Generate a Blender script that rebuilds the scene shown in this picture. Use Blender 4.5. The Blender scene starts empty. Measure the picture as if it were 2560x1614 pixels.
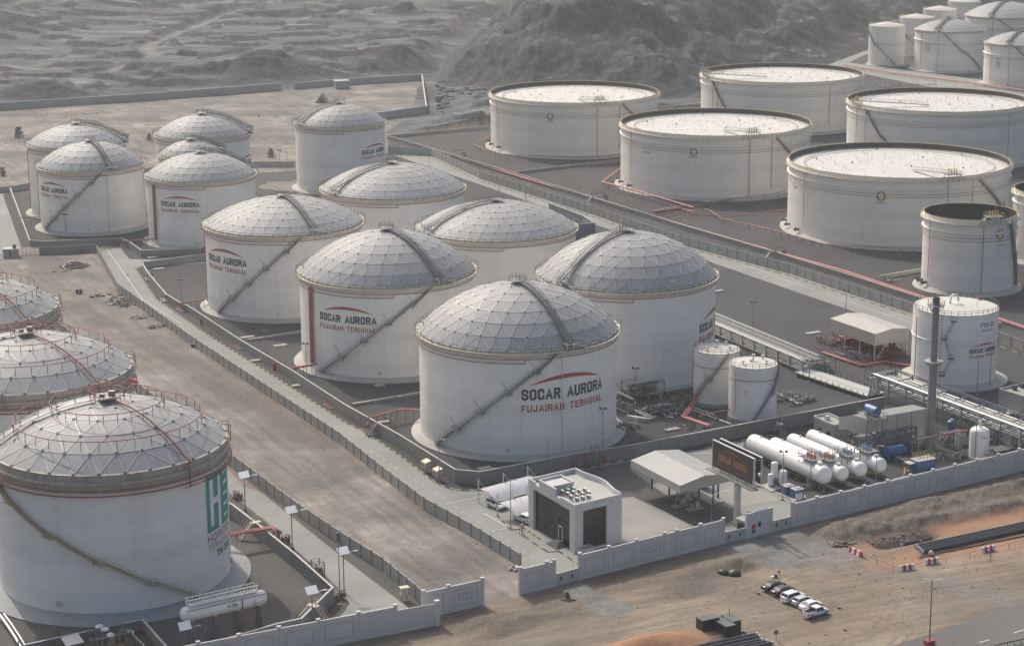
import bpy, math, random
import numpy as np
from mathutils import Vector, Matrix
random.seed(7)
R_ = math.radians; PI = math.pi; cos = math.cos; sin = math.sin
S = bpy.context.scene; COL = S.collection
# ------------------------------------------------------------------ camera, sky, sun, exposure
CAMH = 135.0; PITCH = R_(14.0); ROLL = R_(-.336); FOC = 5100.0
Fv = Vector((0, cos(PITCH), -sin(PITCH))); r0 = Vector((1, 0, 0)); u0 = Vector((0, sin(PITCH), cos(PITCH)))
Rv = cos(ROLL)*r0 + sin(ROLL)*u0; Uv = -sin(ROLL)*r0 + cos(ROLL)*u0
cd = bpy.data.cameras.new("camera"); cam = bpy.data.objects.new("camera", cd); COL.objects.link(cam)
cam.matrix_world = Matrix(((Rv.x, Uv.x, -Fv.x, 0), (Rv.y, Uv.y, -Fv.y, 0), (Rv.z, Uv.z, -Fv.z, CAMH), (0, 0, 0, 1)))
cd.sensor_width = 36; cd.lens = 36*FOC/2560; cd.clip_start = 1; cd.clip_end = 8000
S.camera = cam
SUN_AZ = R_(-28.5); SUN_EL = R_(43)
w = bpy.data.worlds.new("World"); S.world = w; w.use_nodes = True
nt = w.node_tree; bg = nt.nodes['Background']; sk = nt.nodes.new('ShaderNodeTexSky'); sk.sky_type = 'NISHITA'
sk.sun_disc = False; sk.sun_elevation = SUN_EL; sk.sun_rotation = SUN_AZ; sk.altitude = 50; sk.air_density = 1.1; sk.dust_density = 6; sk.ozone_density = 1
wm = nt.nodes.new('ShaderNodeMix'); wm.data_type = 'RGBA'; wm.blend_type = 'MULTIPLY'; wm.inputs[0].default_value = 1; wm.inputs[7].default_value = (1.0, .99, .965, 1)   # dusty air warms the sky light
nt.links.new(sk.outputs[0], wm.inputs[6]); nt.links.new(wm.outputs[2], bg.inputs[0]); bg.inputs[1].default_value = 0.135
sl = bpy.data.lights.new("sun", 'SUN'); sl.energy = 2.4; sl.angle = R_(.6); sl.color = (1, .95, .87)
so = bpy.data.objects.new("sun", sl); COL.objects.link(so)
sd = Vector((sin(SUN_AZ)*cos(SUN_EL), cos(SUN_AZ)*cos(SUN_EL), sin(SUN_EL)))
so.rotation_euler = sd.to_track_quat('Z', 'Y').to_euler(); so.location = (-300, 500, 400)
S.view_settings.view_transform = 'Standard'; S.view_settings.look = 'None'; S.view_settings.exposure = 0.2; S.view_settings.gamma = 1
S.render.engine = 'CYCLES'
S.cycles.volume_bounces = 0; S.cycles.max_bounces = 6; S.cycles.volume_step_rate = 20
# ------------------------------------------------------------------ survey: sight lines of the reference view -> ground coordinates
FR = {0: (0, 0, 1), 1: (0, 0, 2.8), 2: (850, 0, 2.8), 3: (1700, 0, 2.8), 4: (0, 540, 2.8), 5: (850, 540, 2.8), 6: (1700, 540, 2.8), 7: (0, 1074, 2.8), 8: (850, 1074, 2.8), 9: (1700, 1074, 2.8),
      10: (1960, 980, 6.02), 11: (2220, 940, 6.3235), 12: (1500, 900, 5.2348), 13: (1750, 1060, 6.02), 14: (0, 1480, 4.3), 15: (1960, 760, 6.325), 16: (540, 1260, 5.0611), 17: (1560, 1100, 6.3235),
      18: (1880, 1420, 10.033), 19: (0, 440, 6.325), 20: (1200, 380, 4.816), 21: (1700, 1480, 8.0267), 22: (1000, 1000, 4.0133), 23: (2200, 500, 6.325), 24: (2200, 700, 4.744), 25: (1720, 820, 5.838)}
def Q(k, x, y, z=0.0):
    o = FR[k]; px = o[0]+x/o[2]; py = o[1]+y/o[2]
    d = Fv*FOC + Rv*(px-1280) - Uv*(py-807)
    t = (z-CAMH)/d.z
    return Vector((d.x*t, d.y*t, z))
def QV(k, x, y, base):            # height above a known ground point seen at (x, y)
    o = FR[k]; px = o[0]+x/o[2]; py = o[1]+y/o[2]
    d = Fv*FOC + Rv*(px-1280) - Uv*(py-807)
    t = (base.x*d.x+base.y*d.y)/(d.x*d.x+d.y*d.y)
    return CAMH+d.z*t
def at(p, z): return Vector((p.x, p.y, z))
AX = Vector((-.467, .884, 0)); BX = Vector((.843, .538, 0))     # the terminal's two main directions
# ------------------------------------------------------------------ materials
M = {}
def mat(name, col, rough=.7, metal=0., var=.12, scale=.35, bump=0., stretch=None, col2=None, spec=None, detail=5, attr=None, seam=0.):
    m = bpy.data.materials.new(name); m.use_nodes = True; n = m.node_tree.nodes; l = m.node_tree.links
    b = n['Principled BSDF']; b.inputs['Roughness'].default_value = rough; b.inputs['Metallic'].default_value = metal
    if spec is not None: b.inputs['Specular IOR Level'].default_value = spec
    tc = n.new('ShaderNodeTexCoord'); mp = n.new('ShaderNodeMapping'); l.new(tc.outputs['Object'], mp.inputs[0])
    if stretch: mp.inputs['Scale'].default_value = stretch
    no = n.new('ShaderNodeTexNoise'); no.inputs['Scale'].default_value = scale; no.inputs['Detail'].default_value = detail; no.inputs['Roughness'].default_value = .62
    l.new(mp.outputs[0], no.inputs['Vector'])
    cr = n.new('ShaderNodeValToRGB'); cr.color_ramp.elements[0].position = .3; cr.color_ramp.elements[1].position = .72
    c2 = col2 or tuple(min(1, c*(1+var)) for c in col)
    cr.color_ramp.elements[0].color = tuple(c*(1-var) for c in col)+(1,) if not col2 else tuple(col)+(1,)
    cr.color_ramp.elements[1].color = tuple(c2)+(1,)
    l.new(no.outputs[0], cr.inputs[0]); out = cr.outputs[0]
    if attr:
        at_ = n.new('ShaderNodeAttribute'); at_.attribute_name = attr
        mx = n.new('ShaderNodeMix'); mx.data_type = 'RGBA'; mx.blend_type = 'MULTIPLY'; mx.inputs[0].default_value = 1
        l.new(out, mx.inputs[6]); l.new(at_.outputs['Color'], mx.inputs[7]); out = mx.outputs[2]
    if seam:
        sp = n.new('ShaderNodeSeparateXYZ'); l.new(tc.outputs['Object'], sp.inputs[0])
        a = n.new('ShaderNodeMath'); a.operation = 'DIVIDE'; a.inputs[1].default_value = seam; l.new(sp.outputs[2], a.inputs[0])
        f = n.new('ShaderNodeMath'); f.operation = 'FRACT'; l.new(a.outputs[0], f.inputs[0])
        g = n.new('ShaderNodeMath'); g.operation = 'LESS_THAN'; g.inputs[1].default_value = .035; l.new(f.outputs[0], g.inputs[0])
        s2 = n.new('ShaderNodeMath'); s2.operation = 'MULTIPLY'; s2.inputs[1].default_value = .12; l.new(g.outputs[0], s2.inputs[0])
        mx = n.new('ShaderNodeMix'); mx.data_type = 'RGBA'; mx.inputs[7].default_value = (.25, .23, .2, 1); l.new(s2.outputs[0], mx.inputs[0]); l.new(out, mx.inputs[6]); out = mx.outputs[2]
        fl2 = n.new('ShaderNodeMath'); fl2.operation = 'FLOOR'; l.new(a.outputs[0], fl2.inputs[0]); wn = n.new('ShaderNodeTexWhiteNoise'); wn.noise_dimensions = '1D'; l.new(fl2.outputs[0], wn.inputs['W'])
        v1 = n.new('ShaderNodeMapRange'); v1.inputs[3].default_value = .95; v1.inputs[4].default_value = 1.03; l.new(wn.outputs[0], v1.inputs[0]); mv = n.new('ShaderNodeMix'); mv.data_type = 'RGBA'; mv.blend_type = 'MULTIPLY'; mv.inputs[0].default_value = 1; l.new(out, mv.inputs[6]); l.new(v1.outputs[0], mv.inputs[7]); out = mv.outputs[2]
        # vertical run-off stains
        mp2 = n.new('ShaderNodeMapping'); mp2.inputs['Scale'].default_value = (1.1, 1.1, .05); l.new(tc.outputs['Object'], mp2.inputs[0])
        n2 = n.new('ShaderNodeTexNoise'); n2.inputs['Scale'].default_value = .8; n2.inputs['Detail'].default_value = 6; l.new(mp2.outputs[0], n2.inputs['Vector'])
        r2 = n.new('ShaderNodeValToRGB'); r2.color_ramp.elements[0].position = .5; r2.color_ramp.elements[1].position = .8; r2.color_ramp.elements[1].color = (.17, .17, .17, 1); r2.color_ramp.elements[0].color = (0, 0, 0, 1)
        l.new(n2.outputs[0], r2.inputs[0])
        m3 = n.new('ShaderNodeMix'); m3.data_type = 'RGBA'; m3.inputs[7].default_value = (.42, .36, .28, 1); l.new(r2.outputs[0], m3.inputs[0]); l.new(out, m3.inputs[6]); out = m3.outputs[2]
    l.new(out, b.inputs['Base Color'])
    if bump:
        n3 = n.new('ShaderNodeTexNoise'); n3.inputs['Scale'].default_value = scale*6; n3.inputs['Detail'].default_value = 6; l.new(tc.outputs['Object'], n3.inputs['Vector'])
        bp = n.new('ShaderNodeBump'); bp.inputs['Strength'].default_value = bump; bp.inputs['Distance'].default_value = .2; l.new(n3.outputs[0], bp.inputs['Height']); l.new(bp.outputs[0], b.inputs['Normal'])
    M[name] = m; return m
mat('shell_white', (.84, .815, .775), .5, var=.05, scale=.12, seam=2.42)
mat('shell_cream', (.80, .765, .70), .55, var=.05, scale=.12, seam=2.42)
mat('shell_aged', (.80, .79, .775), .5, var=.06, scale=.15, seam=2.42)
mat('band_cream', (.64, .59, .52), .6, var=.12, scale=.6)
mat('band_rusty', (.44, .38, .33), .7, var=.25, scale=.7, stretch=(1, 1, .2))
mat('cream_edge', (.56, .49, .36), .6, var=.1)
mat('dome_panel', (.325, .325, .325), .62, .0, var=.04, scale=.2, attr='tone')
mat('dome_rib', (.50, .50, .50), .5, .0, var=.05)
mat('dark_hub', (.09, .09, .095), .6, var=.2)
mat('roof_white', (.57, .555, .52), .6, var=.12, scale=.16)
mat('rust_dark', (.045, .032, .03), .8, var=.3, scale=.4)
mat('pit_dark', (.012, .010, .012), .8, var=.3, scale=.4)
mat('seal_grey', (.33, .32, .30), .7, var=.1)
mat('steel_dark', (.10, .105, .115), .55, .2, var=.15)
mat('steel_grey', (.22, .225, .23), .5, .3, var=.12)
mat('pipe_white', (.58, .575, .55), .45, var=.08, scale=.6)
mat('steel_mid', (.33, .335, .34), .5, .1, var=.12)
mat('steel_light', (.55, .56, .56), .45, .2, var=.1)
mat('galvanised', (.33, .335, .34), .4, .5, var=.1)
mat('blue_grey_steel', (.17, .20, .25), .5, .1, var=.1)
mat('white_paint', (.80, .79, .77), .35, var=.04, scale=.4)
mat('cladding_pale', (.46, .455, .43), .5, var=.05, scale=.5)
mat('cladding_grey', (.44, .42, .385), .5, var=.06, scale=.4)
mat('red_pipe', (.36, .10, .085), .55, var=.2, scale=.5)
mat('pink_pipe', (.46, .15, .13), .6, var=.15, scale=.3)
mat('red_dark', (.30, .045, .05), .5, var=.2)
mat('orange_paint', (.62, .19, .07), .5, var=.1)
mat('windsock', (.85, .10, .05), .6, var=.05)
mat('yellow_paint', (.44, .36, .25), .55, var=.2)
mat('yellow_rail', (.55, .45, .16), .55, var=.15)
mat('blue_paint', (.035, .12, .28), .4, var=.15, scale=.6)
mat('blue_light', (.20, .36, .55), .45, var=.1)
mat('text_dark', (.03, .035, .045), .6, var=.15, scale=1)
mat('text_red', (.42, .055, .06), .6, var=.15, scale=1)
mat('logo_green', (.015, .30, .25), .6, var=.06)
mat('logo_maroon', (.36, .05, .10), .6, var=.1)
mat('logo_gold', (.50, .34, .10), .6, var=.1)
mat('text_grey', (.25, .26, .32), .7, var=.1)
mat('sign_dark', (.028, .024, .026), .5, var=.2)
mat('sign_gold', (.36, .17, .03), .6, var=.3, scale=4)
mat('sign_red', (.20, .035, .03), .6, var=.3, scale=4)
mat('sign_magenta', (.22, .05, .09), .6, var=.3, scale=4)
mat('concrete', (.25, .257, .243), .9, var=.16, scale=.06, bump=.15)
mat('concrete_warm', (.30, .285, .26), .9, var=.14, scale=.09, bump=.15)
mat('concrete_wall', (.33, .325, .315), .85, var=.12, scale=.18)
mat('bund_wall', (.23, .225, .215), .85, var=.14, scale=.2)
mat('bund_wall_blue', (.19, .20, .22), .85, var=.12, scale=.2)
mat('wall_cap', (.50, .49, .46), .85, var=.1)
mat('foiz_wall', (.60, .58, .58), .8, var=.07, scale=.15)
mat('foiz_groove', (.42, .41, .45), .8, var=.08)
mat('pad_white', (.40, .385, .355), .85, var=.12, scale=.4)
mat('pad_grey', (.30, .31, .315), .8, var=.1, scale=.3)
mat('gravel_dark', (.044, .045, .050), .95, var=.26, scale=.035, bump=.5, detail=10)
mat('gravel_brown', (.085, .083, .076), .95, var=.25, scale=.05, bump=.5, detail=10)
mat('asphalt', (.07, .07, .073), .85, var=.2, scale=.1, bump=.2)
mat('asphalt_road', (.12, .118, .115), .85, var=.15, scale=.05, stretch=(.5, .5, 1))
mat('driveway', (.15, .155, .155), .95, var=.25, scale=.18, bump=.3)
mat('line_white', (.62, .62, .60), .8, var=.15, scale=1)
mat('kerb_yellow', (.42, .34, .18), .8, var=.2, scale=1)
mat('kerb_dark', (.06, .06, .06), .8, var=.2)
mat('tile_white', (.52, .52, .53), .45, var=.05, scale=.5)
mat('glass_dark', (.012, .013, .015), .12, 0, var=.3, scale=.3, spec=.22)
mat('roof_concrete', (.42, .42, .40), .9, var=.12, scale=.4)
mat('rubble', (.22, .20, .18), .95, var=.4, scale=1.2, bump=.5)
mat('rock_grey', (.155, .16, .165), .95, var=.45, scale=.4, bump=.5)
mat('shrub_leaf', (.13, .13, .10), .8, var=.4, scale=2)
mat('bark', (.10, .08, .06), .9, var=.3)
mat('tyre', (.02, .02, .022), .9, var=.2)
mat('car_white', (.74, .75, .76), .22, .0, var=.02)
mat('car_silver', (.50, .51, .55), .28, .35, var=.03)
mat('car_black', (.012, .013, .018), .16, .0, var=.1, spec=.4)
mat('car_navy', (.025, .033, .045), .16, .1, var=.1, spec=.4)
mat('car_glass', (.015, .017, .02), .05, .0, var=.1, spec=.9)
mat('lamp_red', (.35, .02, .02), .3, var=.05)
mat('chrome', (.7, .7, .7), .15, .9, var=.03)
mat('barrier_red', (.42, .045, .05), .5, var=.08)
mat('pipe_black', (.035, .042, .05), .4, .1, var=.15, scale=1)
mat('generator_green', (.022, .026, .02), .5, var=.2)
mat('skin', (.35, .20, .13), .6, var=.05)
mat('cloth_blue', (.06, .07, .14), .8, var=.1)
mat('solar_white', (.62, .64, .67), .3, var=.04)
mat('bare_brown', (.17, .125, .10), .9, var=.2)
mat('canvas', (.50, .50, .53), .7, var=.03)
# ------------------------------------------------------------------ mesh builder
class MB:
    def __init__(s): s.v = []; s.f = []; s.sm = []; s.tone = None; s.mi = None
    def add(s, vs, fs, smooth=False):
        o = len(s.v); s.v += [tuple(v) for v in vs]; s.f += [tuple(i+o for i in f) for f in fs]; s.sm += [smooth]*len(fs)
    def poly(s, pts): s.add(pts, [tuple(range(len(pts)))])
    def frame(s, c, ax, ay, az):
        c = Vector(c); P = [c+ax*i+ay*j+az*k for i in (-1, 1) for j in (-1, 1) for k in (-1, 1)]
        s.add(P, [(0, 1, 3, 2), (4, 6, 7, 5), (0, 4, 5, 1), (2, 3, 7, 6), (0, 2, 6, 4), (1, 5, 7, 3)])
    def box(s, cx, cy, cz, sx, sy, sz, rot=0.):
        s.frame((cx, cy, cz), Vector((cos(rot), sin(rot), 0))*sx/2, Vector((-sin(rot), cos(rot), 0))*sy/2, Vector((0, 0, sz/2)))
    def beam(s, a, b, w=.2, h=None, up=Vector((0, 0, 1))):
        a = Vector(a); b = Vector(b); d = b-a; L = d.length
        if L < 1e-6: return
        d /= L; h = w if h is None else h
        x = d.cross(up)
        if x.length < 1e-4: x = d.cross(Vector((1, 0, 0)))
        x.normalize(); y = x.cross(d)
        s.frame((a+b)/2, d*L/2, x*w/2, y*h/2)
    def tube(s, a, b, r, n=8, caps=True, r2=None):
        a = Vector(a); b = Vector(b); d = (b-a)
        if d.length < 1e-6: return
        d.normalize(); r2 = r if r2 is None else r2
        x = d.cross(Vector((0, 0, 1)))
        if x.length < 1e-3: x = Vector((1, 0, 0))
        x.normalize(); y = d.cross(x)
        A = [a+(x*cos(2*PI*i/n)+y*sin(2*PI*i/n))*r for i in range(n)]; B = [b+(x*cos(2*PI*i/n)+y*sin(2*PI*i/n))*r2 for i in range(n)]
        s.add(A+B, [(i, (i+1) % n, n+(i+1) % n, n+i) for i in range(n)], True)
        if caps: s.add(A, [tuple(range(n))[::-1]]); s.add(B, [tuple(range(n))])
    def path(s, pts, r, n=8, closed=False):
        P = [Vector(p) for p in pts]; m = len(P); rings = []
        for i in range(m):
            if closed: t = (P[(i+1) % m]-P[i-1]).normalized()
            else: t = ((P[i+1]-P[i]).normalized() if i < m-1 else Vector()) + ((P[i]-P[i-1]).normalized() if i > 0 else Vector()); t.normalize()
            x = t.cross(Vector((0, 0, 1)))
            if x.length < .05: x = rings_x if rings else Vector((1, 0, 0))
            x.normalize()
            if rings and x.dot(rings_x) < 0: x = -x
            rings_x = x; y = t.cross(x)
            rings.append([P[i]+(x*cos(2*PI*k/n)+y*sin(2*PI*k/n))*r for k in range(n)])
        vs = [v for g in rings for v in g]; fs = []
        for i in range(m if closed else m-1):
            a = i*n; b = ((i+1) % m)*n
            fs += [(a+k, a+(k+1) % n, b+(k+1) % n, b+k) for k in range(n)]
        s.add(vs, fs, True)
        if not closed: s.add(rings[0], [tuple(range(n))[::-1]]); s.add(rings[-1], [tuple(range(n))])
    def lathe(s, prof, n=64, c=(0, 0, 0), a0=0., a1=2*PI, smooth=True):
        full = abs(a1-a0-2*PI) < 1e-6; k = n if full else n+1
        for (r1, z1), (r2, z2) in zip(prof[:-1], prof[1:]):     # one band per segment keeps edges crisp
            vs = []
            for (r, z) in ((r1, z1), (r2, z2)):
                vs += [(c[0]+r*cos(a0+(a1-a0)*i/n), c[1]+r*sin(a0+(a1-a0)*i/n), c[2]+z) for i in range(k)]
            s.add(vs, [(i, (i+1) % k, k+(i+1) % k, k+i) for i in range(n)], smooth)
    def disc(s, c, r, n=48): s.add([(c[0]+r*cos(2*PI*i/n), c[1]+r*sin(2*PI*i/n), c[2]) for i in range(n)], [tuple(range(n))])
    def prism(s, pts, z0, z1):
        n = len(pts); A = [(p[0], p[1], z0) for p in pts]; B = [(p[0], p[1], z1) for p in pts]
        s.add(A, [tuple(range(n))[::-1]]); s.add(B, [tuple(range(n))])
        for i in range(n):
            j = (i+1) % n; s.add([A[i], A[j], B[j], B[i]], [(0, 1, 2, 3)])
    def sphere(s, c, r, n=12, m=8, sz=1., half=False):
        pr = [(r*sin(PI*j/m), -r*sz*cos(PI*j/m)) for j in range(m+1)]
        if half: pr = [(r*cos(PI/2*j/m), r*sz*sin(PI/2*j/m)) for j in range(m+1)]
        vs = []; 
        for (q, z) in pr: vs += [(c[0]+q*cos(2*PI*i/n), c[1]+q*sin(2*PI*i/n), c[2]+z) for i in range(n)]
        s.add(vs, [(j*n+i, j*n+(i+1) % n, (j+1)*n+(i+1) % n, (j+1)*n+i) for j in range(len(pr)-1) for i in range(n)], True)
def obj(name, mb, material, parent=None, world=False, label=None):
    me = bpy.data.meshes.new(name); vs = mb.v
    if world and parent is not None:
        mt_ = Matrix.Identity(4); q_ = parent
        while q_ is not None: mt_ = Matrix.Translation(q_.location) @ Matrix.Rotation(q_.rotation_euler.z, 4, 'Z') @ mt_; q_ = q_.parent
        inv = mt_.inverted()
        vs = [tuple(inv @ Vector(v)) for v in vs]
    me.from_pydata(vs, [], mb.f); me.polygons.foreach_set('use_smooth', mb.sm)
    if mb.tone:
        a = me.attributes.new('tone', 'FLOAT_COLOR', 'CORNER'); k = 0; data = []
        for p, t in zip(me.polygons, mb.tone): data += [t, t, t, 1.]*p.loop_total
        a.data.foreach_set('color', data)
    for mm in (material if isinstance(material, (list, tuple)) else [material]): me.materials.append(M[mm])
    if mb.mi: me.polygons.foreach_set('material_index', mb.mi)
    o = bpy.data.objects.new(name, me); COL.objects.link(o)
    if parent is not None: o.parent = parent
    if label: o['label'] = label
    return o
def tag(o, label, cat, group=None):
    o['label'] = label; o['category'] = cat
    if group: o['group'] = group
    return o
def thing(name, label, cat, loc=(0, 0, 0), rot=0., group=None):
    o = bpy.data.objects.new(name, None); COL.objects.link(o); o.location = (loc[0], loc[1], loc[2] if len(loc) > 2 else 0); o.rotation_euler = (0, 0, rot); o.empty_display_size = .5
    return tag(o, label, cat, group)
def struct(name, mb, material):
    o = obj(name, mb, material); o['kind'] = 'structure'; return o
def dup(root, loc, rot=None, label=None, group=None):
    r = root.copy(); COL.objects.link(r); r.location = loc
    if rot is not None: r.rotation_euler = (0, 0, rot)
    if label: r['label'] = label
    if group: r['group'] = group
    for ch in list(root.children):
        c = ch.copy(); COL.objects.link(c); c.parent = r
        for g in list(ch.children):
            d = g.copy(); COL.objects.link(d); d.parent = c
    return r
_tc = {}
def text2d(s, bold=.012):
    if (s, bold) in _tc: return _tc[(s, bold)]
    cu = bpy.data.curves.new('t', 'FONT'); cu.body = s; cu.size = 1; cu.offset = bold; cu.resolution_u = 3
    o = bpy.data.objects.new('t', cu); COL.objects.link(o); dg = bpy.context.evaluated_depsgraph_get(); me = bpy.data.meshes.new_from_object(o.evaluated_get(dg))
    vs = [(v.co.x, v.co.y) for v in me.vertices]; fs = [tuple(p.vertices) for p in me.polygons]
    bpy.data.objects.remove(o); bpy.data.curves.remove(cu); bpy.data.meshes.remove(me)
    x0 = min(v[0] for v in vs); x1 = max(v[0] for v in vs); y0 = min(v[1] for v in vs); y1 = max(v[1] for v in vs)
    vs = [((x-x0)/(x1-x0), (y-y0)/(y1-y0)) for x, y in vs]
    _tc[(s, bold)] = (vs, fs); return vs, fs
def put_text(mb, s, W, Hh, f, bold=.012, x0=0., y0=0.):      # f maps (u, v) metres -> 3d point
    vs, fs = text2d(s, bold); mb.add([f(x0+x*W, y0+y*Hh) for x, y in vs], fs)
def put_arc(mb, W, y0, rise, th, f, n=28):
    lo = []; hi = []
    for i in range(n+1):
        t = i/n; q = 4*t*(1-t); lo.append(f(W*t, y0+(rise-th)*q)); hi.append(f(W*t, y0+rise*q))
    mb.add(lo+hi, [(i, i+1, n+2+i, n+1+i) for i in range(n)])

GL = {'S': (1, [[(1, 1.55), (1, 1.78), (.78, 2), (.22, 2), (0, 1.78), (0, 1.28), (.14, 1.12), (.86, .88), (1, .72), (1, .22), (.78, 0), (.22, 0), (0, .22), (0, .45)]]),
 'O': (1, [[(.22, 0), (0, .22), (0, 1.78), (.22, 2), (.78, 2), (1, 1.78), (1, .22), (.78, 0), (.2, 0)]]), 'C': (1, [[(1, 1.45), (1, 1.78), (.78, 2), (.22, 2), (0, 1.78), (0, .22), (.22, 0), (.78, 0), (1, .22), (1, .55)]]),
 'A': (1.1, [[(0, 0), (.55, 2.05), (1.1, 0)], [(.24, .62), (.86, .62)]]), 'R': (1, [[(0, 0), (0, 2), (.78, 2), (1, 1.8), (1, 1.2), (.78, 1), (.14, 1)], [(.62, .95), (1, 0)]]), 'U': (1, [[(0, 2), (0, .22), (.22, 0), (.78, 0), (1, .22), (1, 2)]]),
 'F': (.85, [[(0, 0), (0, 2), (.85, 2)], [(.12, 1.05), (.72, 1.05)]]), 'J': (.8, [[(.8, 2), (.8, .22), (.6, 0), (.2, 0), (0, .22), (0, .5)]]), 'I': (0, [[(0, 0), (0, 2)]]), 'H': (1, [[(0, 0), (0, 2)], [(1, 0), (1, 2)], [(.12, 1.02), (.88, 1.02)]]),
 'T': (1, [[(0, 2), (1, 2)], [(.5, 0), (.5, 1.88)]]), 'E': (.85, [[(.85, 2), (0, 2), (0, 0), (.85, 0)], [(.12, 1.03), (.75, 1.03)]]), 'M': (1.2, [[(0, 0), (0, 2), (.6, .5), (1.2, 2), (1.2, 0)]]), 'N': (1, [[(0, 0), (0, 2), (1, 0), (1, 2)]]), 'L': (.85, [[(0, 2), (0, 0), (.85, 0)]]), 'Z': (1, [[(0, 2), (1, 2), (0, 0), (1, 0)]]), ' ': (.7, [])}
def block_text(mb, s_, W, Hh, f, wt=.30, gap=.62, word=None):
    x = 0; items = []; wi = 0
    for ch in s_:
        g_ = GL[ch]; wi += ch == ' '
        if word is None or word == wi: items.append((x, g_[1]))
        x += g_[0]+gap
    tot = x-gap; kx = (W*(1-wt*.28*Hh/2/W*2))/tot; ky = Hh*(1-wt/2)/2; hw = wt*Hh/4
    for x0, strokes in items:
        for st_ in strokes:
            P = [Vector(((x0+a)*kx+hw, b*ky+hw)) for a, b in st_]; L_ = []; R2 = []
            for i, p in enumerate(P):
                d0 = (p-P[i-1]).normalized() if i else None; d1 = (P[i+1]-p).normalized() if i < len(P)-1 else None
                if d0 is None: n_ = Vector((-d1.y, d1.x)); p = p-d1*hw; k = 1
                elif d1 is None: n_ = Vector((-d0.y, d0.x)); p = p+d0*hw; k = 1
                else:
                    t_ = (d0+d1); t_ = t_.normalized() if t_.length > .05 else d0; n_ = Vector((-t_.y, t_.x)); k = min(1.6, 1/max(.3, n_.dot(Vector((-d0.y, d0.x)))))
                L_.append(p+n_*hw*k); R2.append(p-n_*hw*k)
            m_ = len(P); mb.add([f(v.x, v.y) for v in L_]+[f(v.x, v.y) for v in R2], [(m_+i, m_+i+1, i+1, i) for i in range(m_-1)])
# ------------------------------------------------------------------ terrain: one sheet to beyond the horizon line of sight
def vnoise(x, y, seed):
    xi = np.floor(x).astype(np.int64); yi = np.floor(y).astype(np.int64); fx = x-xi; fy = y-yi
    def h(a, b):
        n = (a*374761393+b*668265263+seed*1442695041) & 0x7fffffff; n = ((n ^ (n >> 13))*1274126177) & 0x7fffffff
        return ((n ^ (n >> 16)) & 0xffff)/65535.
    ux = fx*fx*(3-2*fx); uy = fy*fy*(3-2*fy)
    return (h(xi, yi)*(1-ux)+h(xi+1, yi)*ux)*(1-uy)+(h(xi, yi+1)*(1-ux)+h(xi+1, yi+1)*ux)*uy
def fbm(x, y, sc, oc=5, seed=1, g=.5):
    t = 0; a = 1.; s = 0
    for i in range(oc): t = t+a*vnoise(x/sc+17.3*i, y/sc-9.1*i, seed+i); s += a; a *= g; sc /= 2.03
    return t/s
def ridge(x, y, sc, oc=4, seed=1, g=.5):
    t = 0; a = 1.; s = 0
    for i in range(oc): t = t+a*(1-np.abs(2*vnoise(x/sc+7.7*i, y/sc+3.1*i, seed+i)-1))**1.6; s += a; a *= g; sc /= 2.1
    return t/s
def inpoly(x, y, P):
    c = np.zeros(x.shape, bool); n = len(P)
    for i in range(n):
        x1, y1 = P[i][0], P[i][1]; x2, y2 = P[(i+1) % n][0], P[(i+1) % n][1]
        if abs(y1-y2) < 1e-9: continue
        c ^= ((y1 > y) != (y2 > y)) & (x < (x2-x1)*(y-y1)/(y2-y1)+x1)
    return c
def dline(x, y, P, closed=False):
    d = np.full(x.shape, 1e9); n = len(P)
    for i in range(n if closed else n-1):
        x1, y1 = P[i][0], P[i][1]; x2, y2 = P[(i+1) % n][0], P[(i+1) % n][1]; L = (x2-x1)**2+(y2-y1)**2
        t = np.clip(((x-x1)*(x2-x1)+(y-y1)*(y2-y1))/L, 0, 1); d = np.minimum(d, np.hypot(x-x1-t*(x2-x1), y-y1-t*(y2-y1)))
    return d
sst = lambda a, b, v: (lambda t: t*t*(3-2*t))(np.clip((v-a)/(b-a), 0, 1))
L2 = lambda k, *xy: [tuple(Q(k, *p)[:2]) for p in xy]
NR = 1000; NC = 880
yy = 225*np.exp(np.linspace(0, math.log(2600/225.), NR)); uu = np.linspace(-.62, .62, NC)
uu = np.sign(uu)*(np.abs(uu)/.62)**1.25*.62
Y = np.repeat(yy[:, None], NC, 1); X = Y*uu[None, :]
hill_foot = [(-37, 1052), (-36, 1180), (-5, 1400), (70, 1700)]
hill_right = [(-37, 1052), (-10, 1022), (30, 1004), (66, 988), (97, 982), (135, 1050), (176, 1126), (216, 1210), (262, 1330), (330, 1420), (500, 1500), (900, 1560)]
hill_poly = hill_foot[::-1]+hill_right[1:]+[(2400, 1700), (2400, 3800), (100, 3800)]
flat_poly = [(-260, 200), (400, 200), (420, 640), (560, 1400), (330, 1400), (262, 1310), (214, 1200), (172, 1118), (92, 966), (60, 948), (-10, 902), (-56, 880), (-46, 945), (-48, 1066), (-250, 960), (-420, 880), (-420, 200)]
inh = inpoly(X, Y, hill_poly); dh = dline(X, Y, hill_right+[], False); dl = dline(X, Y, hill_foot, False)
d = np.where(inh, np.minimum(dh, dl*1.5+4), 0)
n1 = fbm(X, Y, 130, 6, 3); n2 = fbm(X, Y, 34, 6, 11, .58); n3 = fbm(X, Y, 9, 4, 23, .6)
hh = .46*d+(n1-.5)*.55*np.minimum(d, 90)+(n2-.5)*.30*np.minimum(d, 50)
st = 17.; q = hh/st; fl = np.floor(q); fr = q-fl
hh = np.where(inh, .55*hh+.45*st*(fl+sst(.25, 1, fr)), 0)+np.where(inh, (n3-.5)*np.minimum(d*.12, 3.2), 0)
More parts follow.
